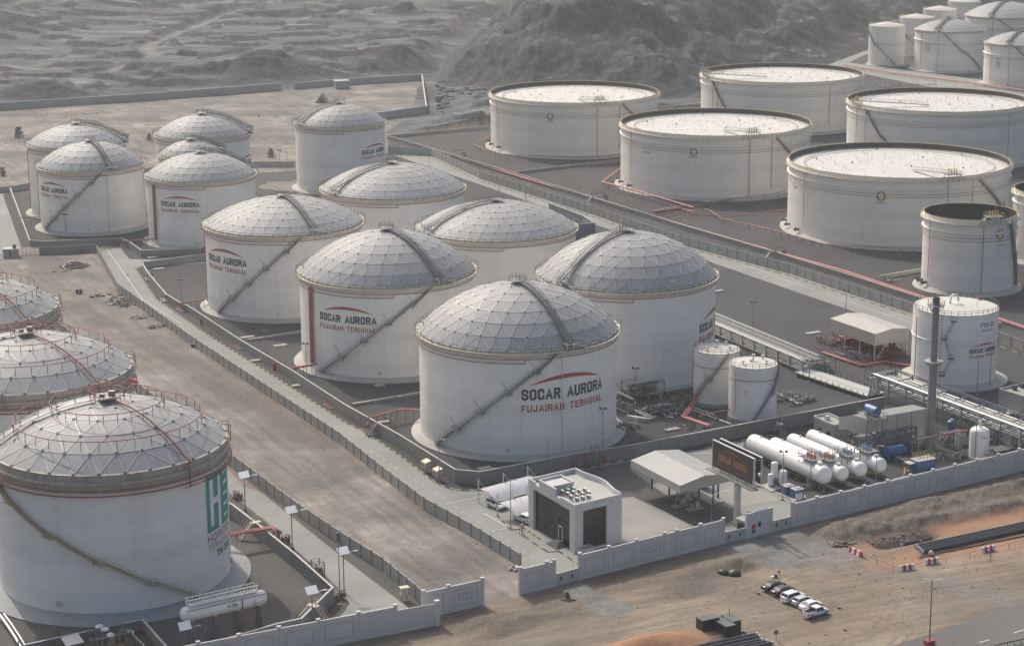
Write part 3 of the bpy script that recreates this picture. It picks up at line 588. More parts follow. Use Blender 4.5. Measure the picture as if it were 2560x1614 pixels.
def dome(root, Rb, z0, rise, n, a=0., big=False):
    Rs = (Rb*Rb+rise*rise)/(2*rise); tm = math.asin(Rb/Rs); cz = z0+rise-Rs
    P = [[(0, 0)]]; V = [Vector((0, 0, cz+Rs))]; idx = [[0]]
    for i in range(1, n+1):
        th = tm*i/n; row = []
        for j in range(6*i):
            ph = a+2*PI*j/(6*i); row.append(len(V)); V.append(Vector((Rs*sin(th)*cos(ph), Rs*sin(th)*sin(ph), cz+Rs*cos(th))))
        idx.append(row)
    T = []
    for i in range(1, n+1):
        for s in range(6):
            for j in range(i):
                o = idx[i][(s*i+j) % (6*i)]; o2 = idx[i][(s*i+j+1) % (6*i)]
                inn = idx[i-1][(s*(i-1)+j) % max(1, 6*(i-1))] if i > 1 else 0
                T.append((inn, o, o2))
                if j < i-1: T.append((inn, o2, idx[i-1][(s*(i-1)+j+1) % (6*(i-1))]))
    mb = MB(); mb.tone = []
    rnd = random.Random(int(Rb*100))
    for t in T:
        c_ = (V[t[0]]+V[t[1]]+V[t[2]])/3; up = (c_-Vector((0, 0, cz))).normalized()*.02
        A, B_, C_ = [V[k] for k in t]; q = c_+up
        for tri in ((A, B_, q), (B_, C_, q), (C_, A, q)): mb.add(tri, [(0, 1, 2)])
        tn = 1+rnd.uniform(-.09, .07); mb.tone += [tn]*3
    n0 = len(mb.f); E = set()
    for t in T:
        for x, y in ((0, 1), (1, 2), (2, 0)): E.add(tuple(sorted((t[x], t[y]))))
    for x, y in E:
        mid = (V[x]+V[y])/2; up = (mid-Vector((0, 0, cz))).normalized(); mb.beam(V[x]+up*.02, V[y]+up*.03, .16, .06, up)
    n1_ = len(mb.f)
    for i in range(1, n+1):
        for k in idx[i]:
            up = (V[k]-Vector((0, 0, cz))).normalized(); mb.tube(V[k]+up*.02, V[k]+up*.16, .20 if not big else .30, 6)
    n2_ = len(mb.f); mb.tone += [1.]*(n2_-n0); mb.mi = [0]*n0+[1]*(n1_-n0)+[2]*(n2_-n1_)
    obj('dome_roof', mb, ['dome_panel', 'dome_rib', 'dark_hub'], root)
    return Rs, cz, tm
def mer(Rs, cz, th, ang, lift=0.): r = Rs+lift; return Vector((r*sin(th)*cos(ang), r*sin(th)*sin(ang), cz+r*cos(th)))
def roof_walk(root, Rs, cz, tm, ang, R, zt, w=.9, m='steel_grey'):
    t = Vector((-sin(ang), cos(ang), 0)); mb = MB(); rl = MB(); N = 26
    A = [tm*(1.0-.99*i/N) for i in range(N+1)]
    pts = [mer(Rs, cz, th, ang, .55+.9*max(0, 1-i/5)) for i, th in enumerate(A)]
    for p, q in zip(pts[:-1], pts[1:]):
        mb.beam(p, q, w, .10)
        for s_ in (-1, 1): mb.beam(p+t*s_*w/2, q+t*s_*w/2, .10, .32)
    for i, p in enumerate(pts):
        for s_ in (-1, 1):
            rl.beam(p+t*s_*w/2, p+t*s_*w/2+Vector((0, 0, 1.1)), .07)
            if i: 
                for hh_ in (1.1, .6): rl.beam(pts[i-1]+t*s_*w/2+Vector((0, 0, hh_)), p+t*s_*w/2+Vector((0, 0, hh_)), .06)
        if i % 2 == 0:
            for s_ in (-1, 1): mb.beam(p+t*s_*.6*w, mer(Rs, cz, A[i], ang, 0)+t*s_*1.2*w, .07)
    wk = obj('roof_walkway', mb, m, root); obj('handrail', rl, 'steel_dark', wk)
    # platform where the walkway meets the rim
    e = Vector((cos(ang), sin(ang), 0)); c_ = e*(R+.1)+Vector((0, 0, pts[0].z)); pf = MB(); ph = MB()
    pf.frame(c_, e*1.1, t*.9, Vector((0, 0, .07)))
    for i in (-1, 1):
        for j in (-1, 1): pf.beam(c_+e*i+t*j*.8, at(c_+e*i*.9+t*j*.8, zt), .16)
    s0 = c_+t*.9*1; s1 = at(c_+t*4.2, zt+.2); pf.beam(s0, s1, .8, .12)
    for i, j in (((-1.1, -.9), (1.1, -.9)), ((1.1, -.9), (1.1, .9)), ((-1.1, .9), (-1.1, -.9))):
        for hh_ in (1.1, .55): ph.beam(c_+e*i[0]+t*i[1]+Vector((0, 0, hh_)), c_+e*j[0]+t*j[1]+Vector((0, 0, hh_)), .06)
    for i in (-1.1, 0, 1.1):
        for j in (-.9, .9): ph.beam(c_+e*i+t*j, c_+e*i+t*j+Vector((0, 0, 1.1)), .07)
    for k in (-.4, .4): ph.beam(s0+e*k+Vector((0, 0, 1)), s1+e*k+Vector((0, 0, 1)), .06)
    pl = obj('rim_platform', pf, 'steel_light', root); obj('handrail', ph, 'steel_dark', pl)
    # crown platform
    cp = MB(); top = Vector((0, 0, cz+Rs)); cp.tube(top, top+Vector((0, 0, .7)), .6, 12); cp.lathe([(0, .55), (1.9, .55), (1.9, .68), (0, .68)], 16, top)
    cpo = obj('crown_platform', cp, 'steel_grey', root); cr_ = MB()
    for hh_ in (1.1, .55): cr_.path([top+Vector((1.9*cos(q), 1.9*sin(q), .65+hh_)) for q in [2*PI*i/14 for i in range(14)]], .035, 4, True)
    for i in range(14): q = 2*PI*i/14; cr_.beam(top+Vector((1.9*cos(q), 1.9*sin(q), .65)), top+Vector((1.9*cos(q), 1.9*sin(q), 1.75)), .07)
    obj('handrail', cr_, 'steel_dark', cpo)
def wrap_stair(root, R, zb, zt, a0, a1, land=5, m='steel_grey', mr='steel_dark', lamps=True, w=.85, treads=False):
    """stair winding up the shell from angle a0 (bottom) to a1 (top)"""
    N = 70; pts = []; zs = []
    lw = .035; 
    for i in range(N+1):
        t = i/N; seg = t*land; k = math.floor(seg); f = seg-k; f2 = max(0, min(1, (f-.09)/.91)) if k else f
        zs.append(zb+(zt-zb)*min(1, (k+f2)/land)); pts.append(a0+(a1-a0)*t)
    st = MB(); rl = MB()
    P = lambda a, r, z: Vector((r*cos(a), r*sin(a), z))
    for i in range(N):
        aa, ab = pts[i], pts[i+1]; za, z2 = zs[i], zs[i+1]
        for rr_ in (R+.12, R+.12+w): st.beam(P(aa, rr_, za), P(ab, rr_, z2), .08, .34)
        st.add([P(aa, R+.12, za), P(aa, R+.12+w, za), P(ab, R+.12+w, z2), P(ab, R+.12, z2)], [(0, 1, 2, 3)])
        for hh_ in (1.05, .55): rl.beam(P(aa, R+.12+w, za+hh_), P(ab, R+.12+w, z2+hh_), .055)
        if i % 2 == 0: rl.beam(P(aa, R+.12+w, za), P(aa, R+.12+w, za+1.05), .07)
        if treads and i % 1 == 0:
            for q in (0, .5): tt = aa+(ab-aa)*q; zz = za+(z2-za)*q; st.beam(P(tt, R+.1, zz+.12), P(tt, R+.14+w, zz+.12), .12, .08)
    for k in range(1, land):
        i = int(k/land*N)+2; a = pts[min(i, N)]; z = zs[min(i, N)]
        st.frame(P(a, R+.7, z), Vector((cos(a), sin(a), 0))*.65, Vector((-sin(a), cos(a), 0))*.85, Vector((0, 0, .08)))
        tg = Vector((-sin(a), cos(a), 0)); e = Vector((cos(a), sin(a), 0))
        for hh_ in (1.1, .55): rl.beam(P(a, R+1.35, z+hh_)-tg*.85, P(a, R+1.35, z+hh_)+tg*.85, .06)
        for s_ in (-1, 0, 1): rl.beam(P(a, R+1.35, z)+tg*.85*s_, P(a, R+1.35, z+1.1)+tg*.85*s_, .07)
        st.beam(P(a, R, z-1.1), P(a, R+1.2, z-.1), .09)
        if lamps:
            sgn = 1 if a0 > a1 else -1
            b = P(a, R+1.2, z+1.1); rl.beam(b, b+tg*1.7*sgn+Vector((0, 0, 1.9)), .08)
    s_ = obj('spiral_stair', st, m, root); obj('handrail', rl, mr, s_); return s_
def riser(root, R, a, z0, z1, r=.12, m='red_pipe', bundle=1, name='riser_pipe'):
    mb = MB()
    for k in range(bundle):
        aa = a+k*(2.3*r)/R; mb.tube((R*cos(aa)*(1+(.25+r)/R), R*sin(aa)*(1+(.25+r)/R), z0), (R*cos(aa)*(1+(.25+r)/R), R*sin(aa)*(1+(.25+r)/R), z1), r, 8)
    return obj(name, mb, m, root)
def foam_hook(root, R, a, z, m='yellow_paint'):
    mb = MB(); e = Vector((cos(a), sin(a), 0)); b = e*(R+.9)
    mb.path([at(b, z-.8), at(b, z+2.1), at(b-e*.3, z+2.4), at(b-e*1.6, z+2.4), at(b-e*1.9, z+2.1), at(b-e*1.9, z+1.2)], .11, 6); return obj('foam_pipe', mb, m, root)
def lettering(root, R, ac, W, zb1, k=1., plain=False):
    f = cylf(R+.05, ac, W, zb1); d = MB(); r = MB(); g_ = MB()
    h1 = W*.118; h2 = W*.078; gap = W*.052
    for wd in (0, 1):
        d = MB(); block_text(d, 'SOCAR AURORA', W, h1, lambda u, v: f(u, v+h2+gap), .42, .72, wd); o = obj('lettering', d, 'text_dark', root)
        r = MB(); block_text(r, 'FUJAIRAH TERMINAL', W, h2, f, .38, .75, wd); obj('lettering', r, 'text_red', root)
    put_arc(g_, W*.90, h1+h2+gap*1.6, W*.105, W*.045, lambda u, v: f(u+W*.07, v))
    obj('arc_emblem', g_, 'text_red', root); return o
def small_text(root, R, ac, W, z, s, h=None, m='text_dark', bold=.012):
    mb = MB(); f = cylf(R+.05, ac, W, z); put_text(mb, s, W, h or W*.3, f, bold); return obj('lettering', mb, m, root)
def aurora_tank(name_label, X, Y, R, h, top, n, walk=None, stair=None, text=None, TW=16., tz=11., risers=(), group='white domed tanks of the near terminal', shellm='shell_white', yaw=0., gauge=None, hooks=(-172, -4), lower_ring=(-178, -86), zb=1.0):
    root = thing('domed_storage_tank', name_label, 'storage tank', (X, Y), 0, group); A = lambda dg: relang(X, Y, dg)
    zt = zb+h; foundation(root, R, zb); shell(root, R, zb, zt, shellm); girder(root, R, zt, .95); railing(root, R+.92, zt+.05, int(R*3.4))
    rr_ = R+.1; Rs, cz, tm = dome(root, rr_, zt+.45, top-zt-1.0, n, yaw)
    cu = MB(); cu.lathe([(R-.02, zt-.01), (R-.02, zt+.5), (rr_+.05, zt+.5), (rr_+.05, zt+.38)], 96); obj('roof_curb', cu, 'steel_light', root)
    if walk is not None: roof_walk(root, Rs, cz, tm, A(walk), R, zt)
    if stair: wrap_stair(root, R, zb, zt, A(stair[0]), A(stair[1]), m='steel_mid')
    ring_pipe(root, R+.35, zt-1.25, .09)
    if lower_ring:
        ring_pipe(root, R+.35, zt-2.1, .09, a0=A(lower_ring[0]), a1=A(lower_ring[1]), n=40); riser(root, R+.02, A(lower_ring[1]), zt-2.15, zt-1.25, .09, 'red_dark')
    for dg, r_, b_, z0 in risers: riser(root, R, A(dg), z0, zt-1.2, r_, 'red_pipe', b_)
    if gauge is not None: riser(root, R, A(gauge), zb, zt, .1, 'steel_light', name='gauge_pipe')
    for hk in hooks: foam_hook(root, R, A(hk), zt)
    mw = MB(); ma = A(-96); mw.tube(((R-.1)*cos(ma), (R-.1)*sin(ma), zb+1.1), ((R+.25)*cos(ma), (R+.25)*sin(ma), zb+1.1), .45, 14); obj('manway', mw, 'steel_light', root)
    if text is not None: lettering(root, R, A(text), TW, tz)
    return root
aurora_tank('nearest white domed tank, with the largest lettering, beside the office building', 1.3, 441.7, 22.1, 22.6, 34.6, 7, -61, (-143, -67), -61.6, 20.6, 10.6, gauge=-65, yaw=.1)
aurora_tank('large white domed tank with a thick red riser pipe left of its lettering', -31.6, 504.7, 22.1, 22.2, 34.0, 7, -55, (-138, -61), -118.4, 16., 12.3, risers=((-149, .22, 3, 2.5),), yaw=.3)
aurora_tank('white domed tank third back, its lettering wrapped round the left edge', -64.4, 566.0, 22.1, 22.7, 31.4, 7, -68, (-146, -77), -139.6, 16.4, 13, risers=((-168, .1, 2, 2.5),), yaw=.2)
aurora_tank('white domed tank behind two small tanks, lettering cut by its right edge', 28.5, 492.6, 21.9, 23.6, 35.7, 7, -135, None, -13, 18, 10.5, yaw=.5, hooks=(-112, -60))
aurora_tank('white domed tank directly behind the nearest one, its shell blank', -4.1, 552.0, 21.8, 23.6, 32.4, 7, -150, None, 0, 16, 12, yaw=.15)
aurora_tank('white domed tank at the back of the second row, below the lone one', -36.2, 614.5, 21.8, 23.6, 32.6, 7, -145, None, 2, 16, 12, yaw=.45)
aurora_tank('medium white domed tank with shiny reflecting roof panels and centred lettering', -101.4, 658.3, 17.6, 20.6, 29.1, 6, 35, None, -115, 13.7, 12.0, risers=((-149, .18, 3, 2.2),), yaw=.1)
aurora_tank('medium white domed tank with a diagonal stair, beside the north gate', -142.0, 682.1, 17.6, 20.1, 29.3, 6, -70, (-152, -78), -139.3, 13.4, 12.2, risers=((-172, .1, 2, 2.2),), gauge=-74, yaw=.3)
aurora_tank('medium white domed tank half hidden behind the one beside the north gate', -151.9, 708.3, 16.9, 23.5, 31.4, 6, -12, None, None, risers=((-170, .14, 2, 2.2),), yaw=.2)
aurora_tank('medium white domed tank at the back left with a smaller dome in front of it', -110.6, 726.9, 16.8, 23.5, 31.9, 6, -8, None, -22, 13.5, 12, yaw=.4)
aurora_tank('lone white domed tank behind the rows, next to the sandy plain', -63.4, 753.1, 16.6, 23.5, 31.9, 6, -153, None, -40, 13.3, 12.6, yaw=.25)
aurora_tank('small domed tank squeezed between two larger domes at the back left', -110.0, 695, 10.8, 21.2, 27.6, 4, 10, None, None, yaw=.1, hooks=())
# ------------------------------------------------------------------ neighbouring terminal: three aged domed tanks with red rings
def ringed_tank(lbl, X, Y, R, h, top, n, logo=False, stair=None, rope=None, yaw=0.):
    zb = 1.2; root = thing('ringed_dome_tank', lbl, 'storage tank', (X, Y), 0, 'ringed tanks of the left terminal'); A = lambda dg: relang(X, Y, dg); zt = zb+h
    foundation(root, R, zb, 3.6, 'pad_grey'); shell(root, R, zb, zt, 'shell_aged')
    b = MB(); b.lathe([(R+.03, zt-3.2), (R+.5, zt-3.0), (R+.5, zt-2.8), (R+.08, zt-2.75), (R+.08, zt-1.7), (R+.75, zt-1.55), (R+.75, zt-1.2), (R+.1, zt-1.15), (R+.1, zt), (R+.35, zt+.05), (R+.35, zt+.2), (R-.2, zt+.3)], 120); obj('top_band', b, 'band_rusty', root)
    Rs, cz, tm = dome(root, R+.1, zt+.25, top-zt-.25, n, yaw, True)
    for fr, nn in ((.455, 26), (.775, 34)):
        th = tm*fr; mb = MB(); lift = 1.75
        mb.path([mer(Rs, cz, th, 2*PI*i/72)+Vector((0, 0, lift)) for i in range(72)], .08, 6, True)
        o = obj('ring_pipe', mb, 'red_dark', root); s_ = MB()
        for i in range(nn): a = 2*PI*i/nn; s_ = MB(); s_.beam(mer(Rs, cz, th, a), mer(Rs, cz, th, a)+Vector((0, 0, lift)), .10); obj('support', s_, 'steel_dark', o)
    a = A(-52); mb = MB(); mb.path([mer(Rs, cz, tm*t, a, .5) for t in (.08, .3, .5, .75, .9, 1.0)]+[Vector(((R+.9)*cos(a), (R+.9)*sin(a), zt+.6)), Vector(((R+.9)*cos(a), (R+.9)*sin(a), zt-4.2))], .17, 8); obj('spray_main', mb, 'red_pipe', root)
    for z, a0, a1, rr_ in ((zt-2.4, -175, -40, .12), (zt-3.4, -165, 25, .17), (zt-4.1, -55, 25, .1)): ring_pipe(root, R+.85, z, rr_, 'red_pipe', A(a0), A(a1), n=60)
    t = Vector((0, 0, cz+Rs)); p = MB(); p.box(0, 0, t.z+.75, 4.4, 3.4, .2, A(-75)); p.box(.8, .3, t.z+1.2, 1.1, 1, .9); p.box(-.8, -.5, t.z+1.0, .9, .8, .5); p.tube((0, 0, t.z), (0, 0, t.z+.8), 1.2, 12)
    po = obj('crown_platform', p, 'steel_grey', root); q = MB()
    for i in range(12):
        an = 2*PI*i/12; q.beam(t+Vector((3.1*cos(an), 3.1*sin(an), .1)), t+Vector((3.1*cos(an), 3.1*sin(an), 1.9)), .08)
    for hh_ in (1.9, 1.2): q.path([t+Vector((3.1*cos(2*PI*i/24), 3.1*sin(2*PI*i/24), hh_)) for i in range(24)], .06, 4, True)
    obj('handrail', q, 'red_pipe', po)
    w_ = MB(); ang = A(-172); ll = [mer(Rs, cz, tm*t_, ang, .5) for t_ in (.1, .25, .4, .55, .7, .85, 1.)]
    for u, v in zip(ll[:-1], ll[1:]): w_.beam(u, v, .8, .12)
    tv = Vector((-sin(ang), cos(ang), 0))*.4; hr = MB()
    for u, v in zip(ll[:-1], ll[1:]):
        for sg in (-1, 1): hr.beam(u+tv*sg+Vector((0, 0, 1)), v+tv*sg+Vector((0, 0, 1)), .09); hr.beam(u+tv*sg, u+tv*sg+Vector((0, 0, 1)), .07)
    wo = obj('roof_walkway', w_, 'steel_grey', root); obj('handrail', hr, 'steel_dark', wo)
    fh = A(20); foam_hook(root, R, A(2), zt-1); foam_hook(root, R, A(8), zt-1)
    if stair: wrap_stair(root, R, zb, zt-2, A(stair[0]), A(stair[1]), 5, 'yellow_paint', 'yellow_paint', False, .9, True)
    mw = MB(); ma = A(-119); mw.tube(((R-.1)*cos(ma), (R-.1)*sin(ma), zb+1.5), ((R+.3)*cos(ma), (R+.3)*sin(ma), zb+1.5), .62, 14); obj('manway', mw, 'steel_light', root)
    mw = MB(); ma = A(-8); mw.tube(((R-.1)*cos(ma), (R-.1)*sin(ma), zb+1.5), ((R+.3)*cos(ma), (R+.3)*sin(ma), zb+1.5), .62, 14); obj('manway', mw, 'steel_light', root)
    if logo:
        ac = A(-25.5); W = 9.9; f = cylf(R+.05, ac, W, 11.6); g_ = MB(); wmb = MB(); W2 = 9.6
        def rect(mb, u0, v0, u1, v1, off=0.):
            N = max(1, int((u1-u0)/1.)); ff = cylf(R+.05+off, ac, W, 11.6)
            for i in range(N):
                a_ = u0+(u1-u0)*i/N; b_ = u0+(u1-u0)*(i+1)/N; mb.add([ff(a_, v0), ff(b_, v0), ff(b_, v1), ff(a_, v1)], [(0, 1, 2, 3)])
        rect(g_, 0, 0, W, 10.6); obj('emblem_panel', g_, 'logo_green', root)
        for r_ in ((1.0, 1.0, 2.2, 9.6), (3.9, .0, 5.1, 9.6), (1.0, 4.9, 5.1, 6.1)): rect(wmb, *r_, off=.04)
        for k in range(5): rect(wmb, 6.4, 1.2+k*2.0, 8.6, 1.75+k*2.0, .04)
        obj('emblem_letters', wmb, 'shell_aged', root)
        t1 = MB(); block_text(t1, 'HORIZON', W, 1.35, cylf(R+.05, ac, W, 9.8), .3); obj('lettering', t1, 'logo_maroon', root)
        t2 = MB(); block_text(t2, 'TERMINALS', W, 1.15, cylf(R+.05, ac, W, 8.2), .22); obj('lettering', t2, 'logo_maroon', root)
        t3 = MB(); put_text(t3, 'TK-712', 6.4, 1.3, cylf(R+.05, A(-23), 6.4, 6.4), .03); obj('lettering', t3, 'text_dark', root)
    return root
ringed_tank('large aged tank in the lower left corner with a green letter panel', -72.6, 351.4, 20.8, 24.9, 33.6, 5, True, (-48, -165))
ringed_tank('aged domed tank with red roof rings, middle one of the three at the left edge', -99.3, 403.9, 20.9, 24.2, 32.4, 5, yaw=.3)
ringed_tank('aged domed tank with red roof rings, farthest of three, cut by the left edge', -126.0, 457.0, 20.9, 24.2, 32.4, 5, yaw=.5)
t = thing('windsock', 'orange windsock on a pole above the nearest ringed dome', 'windsock', (-68.8, 353.2, 32.6)); mb = MB(); mb.tube((0, 0, 0), (0, 0, 4.4), .06, 6); obj('pole', mb, 'steel_grey', t); mb = MB(); mb.tube((0, 0, 4.3), (1.6, -.3, 3.9), .36, 10, r2=.24); obj('sock', mb, 'windsock', t)
# ------------------------------------------------------------------ floating-roof tanks
def emblem(root, R, a, z, s=1.0):
    f = cylf(R+.06, a, 0, z); 
    def cres(mb, r0_, r1_, a0, a1, thick=1., n=18):
        vs = []
        for i in range(n+1):
            t_ = i/n; an = a0+(a1-a0)*t_; q = sin(PI*t_)**.6; rm = (r0_+r1_)/2; hw = (r1_-r0_)/2*(.15+.85*q)
            vs += [f((rm-hw)*cos(an), (rm-hw)*sin(an)), f((rm+hw)*cos(an), (rm+hw)*sin(an))]
        mb.add(vs, [(2*i, 2*i+1, 2*i+3, 2*i+2) for i in range(n)])
    b = MB(); cres(b, s*.72, s*1.05, R_(80), R_(250)); obj('emblem', b, 'text_dark', root)
    b = MB(); cres(b, s*.72, s*1.05, R_(-70), R_(100)); obj('emblem', b, 'text_red', root)
    b = MB(); cres(b, s*.95, s*1.45, R_(195), R_(345)); obj('emblem', b, 'logo_gold', root)
    b = MB()
    for i in range(7): x = (-1.2+i*.38)*s; b.add([f(x, -1.95*s), f(x+.26*s, -1.95*s), f(x+.26*s, -1.6*s), f(x, -1.6*s)], [(0, 1, 2, 3)])
    obj('emblem_caption', b, 'text_grey', root)
def floater(lbl, X, Y, R, h, plat, ladder, stair, risers, greyp=None, emb=None, num=None, roofdrop=1.9, deep=False, group='floating-roof tanks on the gravel basin', legs=True):
    zb = 1.1; root = thing('floating_roof_tank', lbl, 'storage tank', (X, Y), 0, group); A = lambda dg: relang(X, Y, dg); zt = zb+h
    foundation(root, R, zb, 2.4); shell(root, R, zb, zt, 'shell_cream')
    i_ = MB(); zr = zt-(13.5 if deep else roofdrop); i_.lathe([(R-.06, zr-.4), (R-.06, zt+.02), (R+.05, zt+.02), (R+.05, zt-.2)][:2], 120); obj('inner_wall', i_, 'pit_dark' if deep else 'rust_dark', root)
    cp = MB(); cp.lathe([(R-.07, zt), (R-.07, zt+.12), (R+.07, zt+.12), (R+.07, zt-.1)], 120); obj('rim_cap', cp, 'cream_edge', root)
    wz = zt-1.15; g_ = MB(); g_.lathe([(R+.02, wz-.3), (R+1.0, wz-.3), (R+1.0, wz), (R+.02, wz)], 120); obj('wind_girder', g_, 'band_cream', root)
    railing(root, R+.97, wz, int(R*3.0), 1.15, 'yellow_rail', r=.03)
    s2 = MB(); s2.lathe([(R+.02, zt-4.3), (R+.5, zt-4.1), (R+.5, zt-3.85), (R+.02, zt-3.7)], 120); obj('stiffener_ring', s2, 'shell_cream', root)
    ring_pipe(root, R+.45, zt-5.3, .07, 'steel_grey'); ring_pipe(root, R+.45, zt-6.2, .07, 'red_pipe')
    if not deep:
        r_ = MB(); r_.lathe([(R-.1, zr+.25), (R-.75, zr+.3), (R-.8, zr+.05)], 120); obj('rim_seal', r_, 'seal_grey', root)
        fr = MB(); fr.lathe([(0, zr-.05), (R*.84, zr), (R*.84, zr+.12), (R-.78, zr+.06)], 120); fo = obj('floating_roof', fr, 'roof_white', root)
        rp = MB(); rp.path([(R*.86*cos(a), R*.86*sin(a), zr+.55) for a in [2*PI*i/90 for i in range(90)]], .12, 6, True); obj('drain_ring', rp, 'steel_grey', fo)
        lg = MB(); rnd = random.Random(int(X)); k = 4.3; N = int(R/k)+1
        for i in range(-N, N+1):
            for j in range(-N*2, N*2+1):
                x = i*k+(j % 2)*k/2; y = j*k*.6
                x += rnd.uniform(-1.3, 1.3); y += rnd.uniform(-.9, .9)
                if math.hypot(x, y) < R*.83 and rnd.random() < .55:
                    lg.beam((x, y, zr), (x, y, zr+rnd.uniform(.5, .85)), .08)
                    if rnd.random() < .35: q_ = rnd.uniform(0, PI); lg.beam((x, y, zr+.15), (x+1.6*cos(q_), y+1.6*sin(q_), zr+.15), .07, .05)
        for i in range(52): a = 2*PI*i/52; lg.tube(((R-1.7)*cos(a), (R-1.7)*sin(a), zr), ((R-1.7)*cos(a), (R-1.7)*sin(a), zr+.35), .2, 6)
        o = obj('roof_leg', lg, 'steel_mid', fo); o['kind'] = 'stuff'
        vt = MB()
        for x, y in ((.3, .4), (-.4, .15), (.1, -.1), (.55, -.2), (-.7, .35), (-.05, .86), (.86*.8, .5), (-.62, -.55)): vt.tube((x*R, y*R, zr), (x*R, y*R, zr+.5), .26, 8)
        obj('roof_vent', vt, 'steel_grey', fo)
        if ladder:
            la = A(plat); s = Vector(((R-.4)*cos(la), (R-.4)*sin(la), zt+1.0)); e = Vector((ladder[0]*R, ladder[1]*R, zr+.45)); ld = MB()
            d = (e-s).normalized(); sv = d.cross(Vector((0, 0, 1))).normalized()*.5
            for sg in (-1, 1):
                ld.beam(s+sv*sg, e+sv*sg, .14, .3); ld.beam(s+sv*sg+Vector((0, 0, 1.1)), e+sv*sg+Vector((0, 0, 1.1)), .07)
                for i in range(17): p = s.lerp(e, i/16)+sv*sg; ld.beam(p, p+Vector((0, 0, 1.1)), .06)
            ld.beam(s, e, .9, .05); lo = obj('rolling_ladder', ld, 'steel_light', root)
    else:
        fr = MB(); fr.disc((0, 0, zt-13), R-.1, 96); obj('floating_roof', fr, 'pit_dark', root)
    # gauging platform
    la = A(plat); e = Vector((cos(la), sin(la), 0)); t_ = Vector((-sin(la), cos(la), 0)); c_ = e*(R-.2)+Vector((0, 0, zt+1.0)); p = MB(); q = MB()
    p.frame(c_, e*1.6, t_*2.3, Vector((0, 0, .08)))
    for i in (-1.4, 1.0):
        for j in (-2.1, 0, 2.1): p.beam(c_+e*i+t_*j, c_+e*i*.6+t_*j+Vector((0, 0, -2.2)), .14)
    for sg in (-1, 1): p.beam(c_+t_*2.2*sg, c_+t_*4.4*sg+Vector((0, 0, -2.1)), .35, .1); q.beam(c_+t_*2.2*sg+Vector((0, 0, 1.1)), c_+t_*4.6*sg+e*.6+Vector((0, 0, -1.)), .08)
    for i in range(7):
        for j in (-1.6, 1.6): b_ = c_+t_*(-2.3+i*.766)+e*j; q.beam(b_, b_+Vector((0, 0, 1.2)), .08)
    for j in (-1.6, 1.6):
        for hh_ in (1.2, .6): q.beam(c_+e*j-t_*2.3+Vector((0, 0, hh_)), c_+e*j+t_*2.3+Vector((0, 0, hh_)), .07)
    for j in (-1.4, -.5, .5, 1.3): q.tube(c_+t_*j, c_+t_*j+Vector((0, 0, 1.7)), .17, 6)
    q.beam(c_+t_*.4, c_+t_*.4+Vector((0, 0, 4.2)), .07)
    po = obj('gauging_platform', p, 'steel_grey', root); obj('handrail', q, 'yellow_rail', po)
    if deep:
        bx = MB(); bx.frame(c_+e*.9+Vector((0, 0, -.3)), e*.35, t_*1.3, Vector((0, 0, .35))); obj('instrument_cabinet', bx, 'white_paint', root)
    for a, m_ in risers: riser(root, R+.02, A(a), zb+2.6, zt-1.4, .09, m_)
    if greyp is not None: riser(root, R, A(greyp), zb, zt-1.4, .12, 'steel_grey', name='gauge_pipe')
    if stair: wrap_stair(root, R, zb, zt-1.2, A(stair[0]), A(stair[1]), 2, 'steel_grey', 'steel_grey', True, .9)
    if emb: emblem(root, R, A(emb[0]), emb[1], emb[2])
    if num: small_text(root, R, A(num[0]), num[2], num[1], num[3], num[2]*.24, 'text_dark', .01)
    for dg in (-176, -164, -150): nz_ = MB(); a = A(dg); nz_.tube(((R-.1)*cos(a), (R-.1)*sin(a), zb+1), ((R+1.8)*cos(a), (R+1.8)*sin(a), zb+1), .38, 10); nz_.tube(((R+1.2)*cos(a), (R+1.2)*sin(a), zb+1), ((R+1.2)*cos(a), (R+1.2)*sin(a), zb+2.1), .12, 6); nz_.tube(((R+1.3)*cos(a), (R+1.3)*sin(a), zb+1), ((R+1.5)*cos(a), (R+1.5)*sin(a), zb+1), .6, 10); obj('nozzle', nz_, 'steel_dark', root)
    return root
floater('wide open-topped tank at the far left of its group, against the dark hillside', 26.5, 849.0, 34.9, 21.5, -72.5, (.05, -.35), (-15, -57), ((-154, 'red_pipe'), (-58.8, 'red_pipe')), -74.7, (-106, 17.2, 1.25))
floater('wide open-topped tank between the nearest and the farthest left one of its group', 76.3, 755.9, 35.2, 22.3, -67.5, (.06, -.33), (-12, -53), ((-150, 'red_pipe'), (-55, 'red_pipe')), -69.6, (-102.5, 17.6, 1.25), (-135, 15.2, 3.6, 'T-108'))
floater('nearest wide open-topped tank, its emblem facing the road', 128.7, 669.9, 36.2, 22.0, -62, (.07, -.33), (-2, -47), ((-145, 'red_pipe'), (-50, 'red_pipe')), -64.6, (-98, 17.3, 1.3), (-156, 15, 3.4, 'T-106'))
floater('wide open-topped tank farthest back, in front of the small far tanks', 120.7, 908.1, 35.6, 21.6, -157, (-.2, -.1), (-118, -146), ((-146, 'red_pipe'), (-54.6, 'red_pipe')), -140, None)
floater('wide open-topped tank at the right edge, behind the nearest one', 171.6, 815.0, 36.0, 22.0, -152, (-.14, -.15), (-108, -140), ((-140, 'red_pipe'), (-41.7, 'red_pipe')), -150, None)
floater('smaller empty open-topped tank with a black interior, numbered 110', 133.5, 583.2, 13.3, 21.0, -60, None, (-5, -35), ((-145, 'red_pipe'),), -73, (-49.8, 18.0, 1.25), (-47, 14.2, 2.4, 'T-110'), deep=True)
floater('smaller empty open-topped tank cut by the right edge of the view', 168.8, 620.0, 13.3, 21.0, -60, None, None, ((-150, 'red_pipe'),), None, None, deep=True)
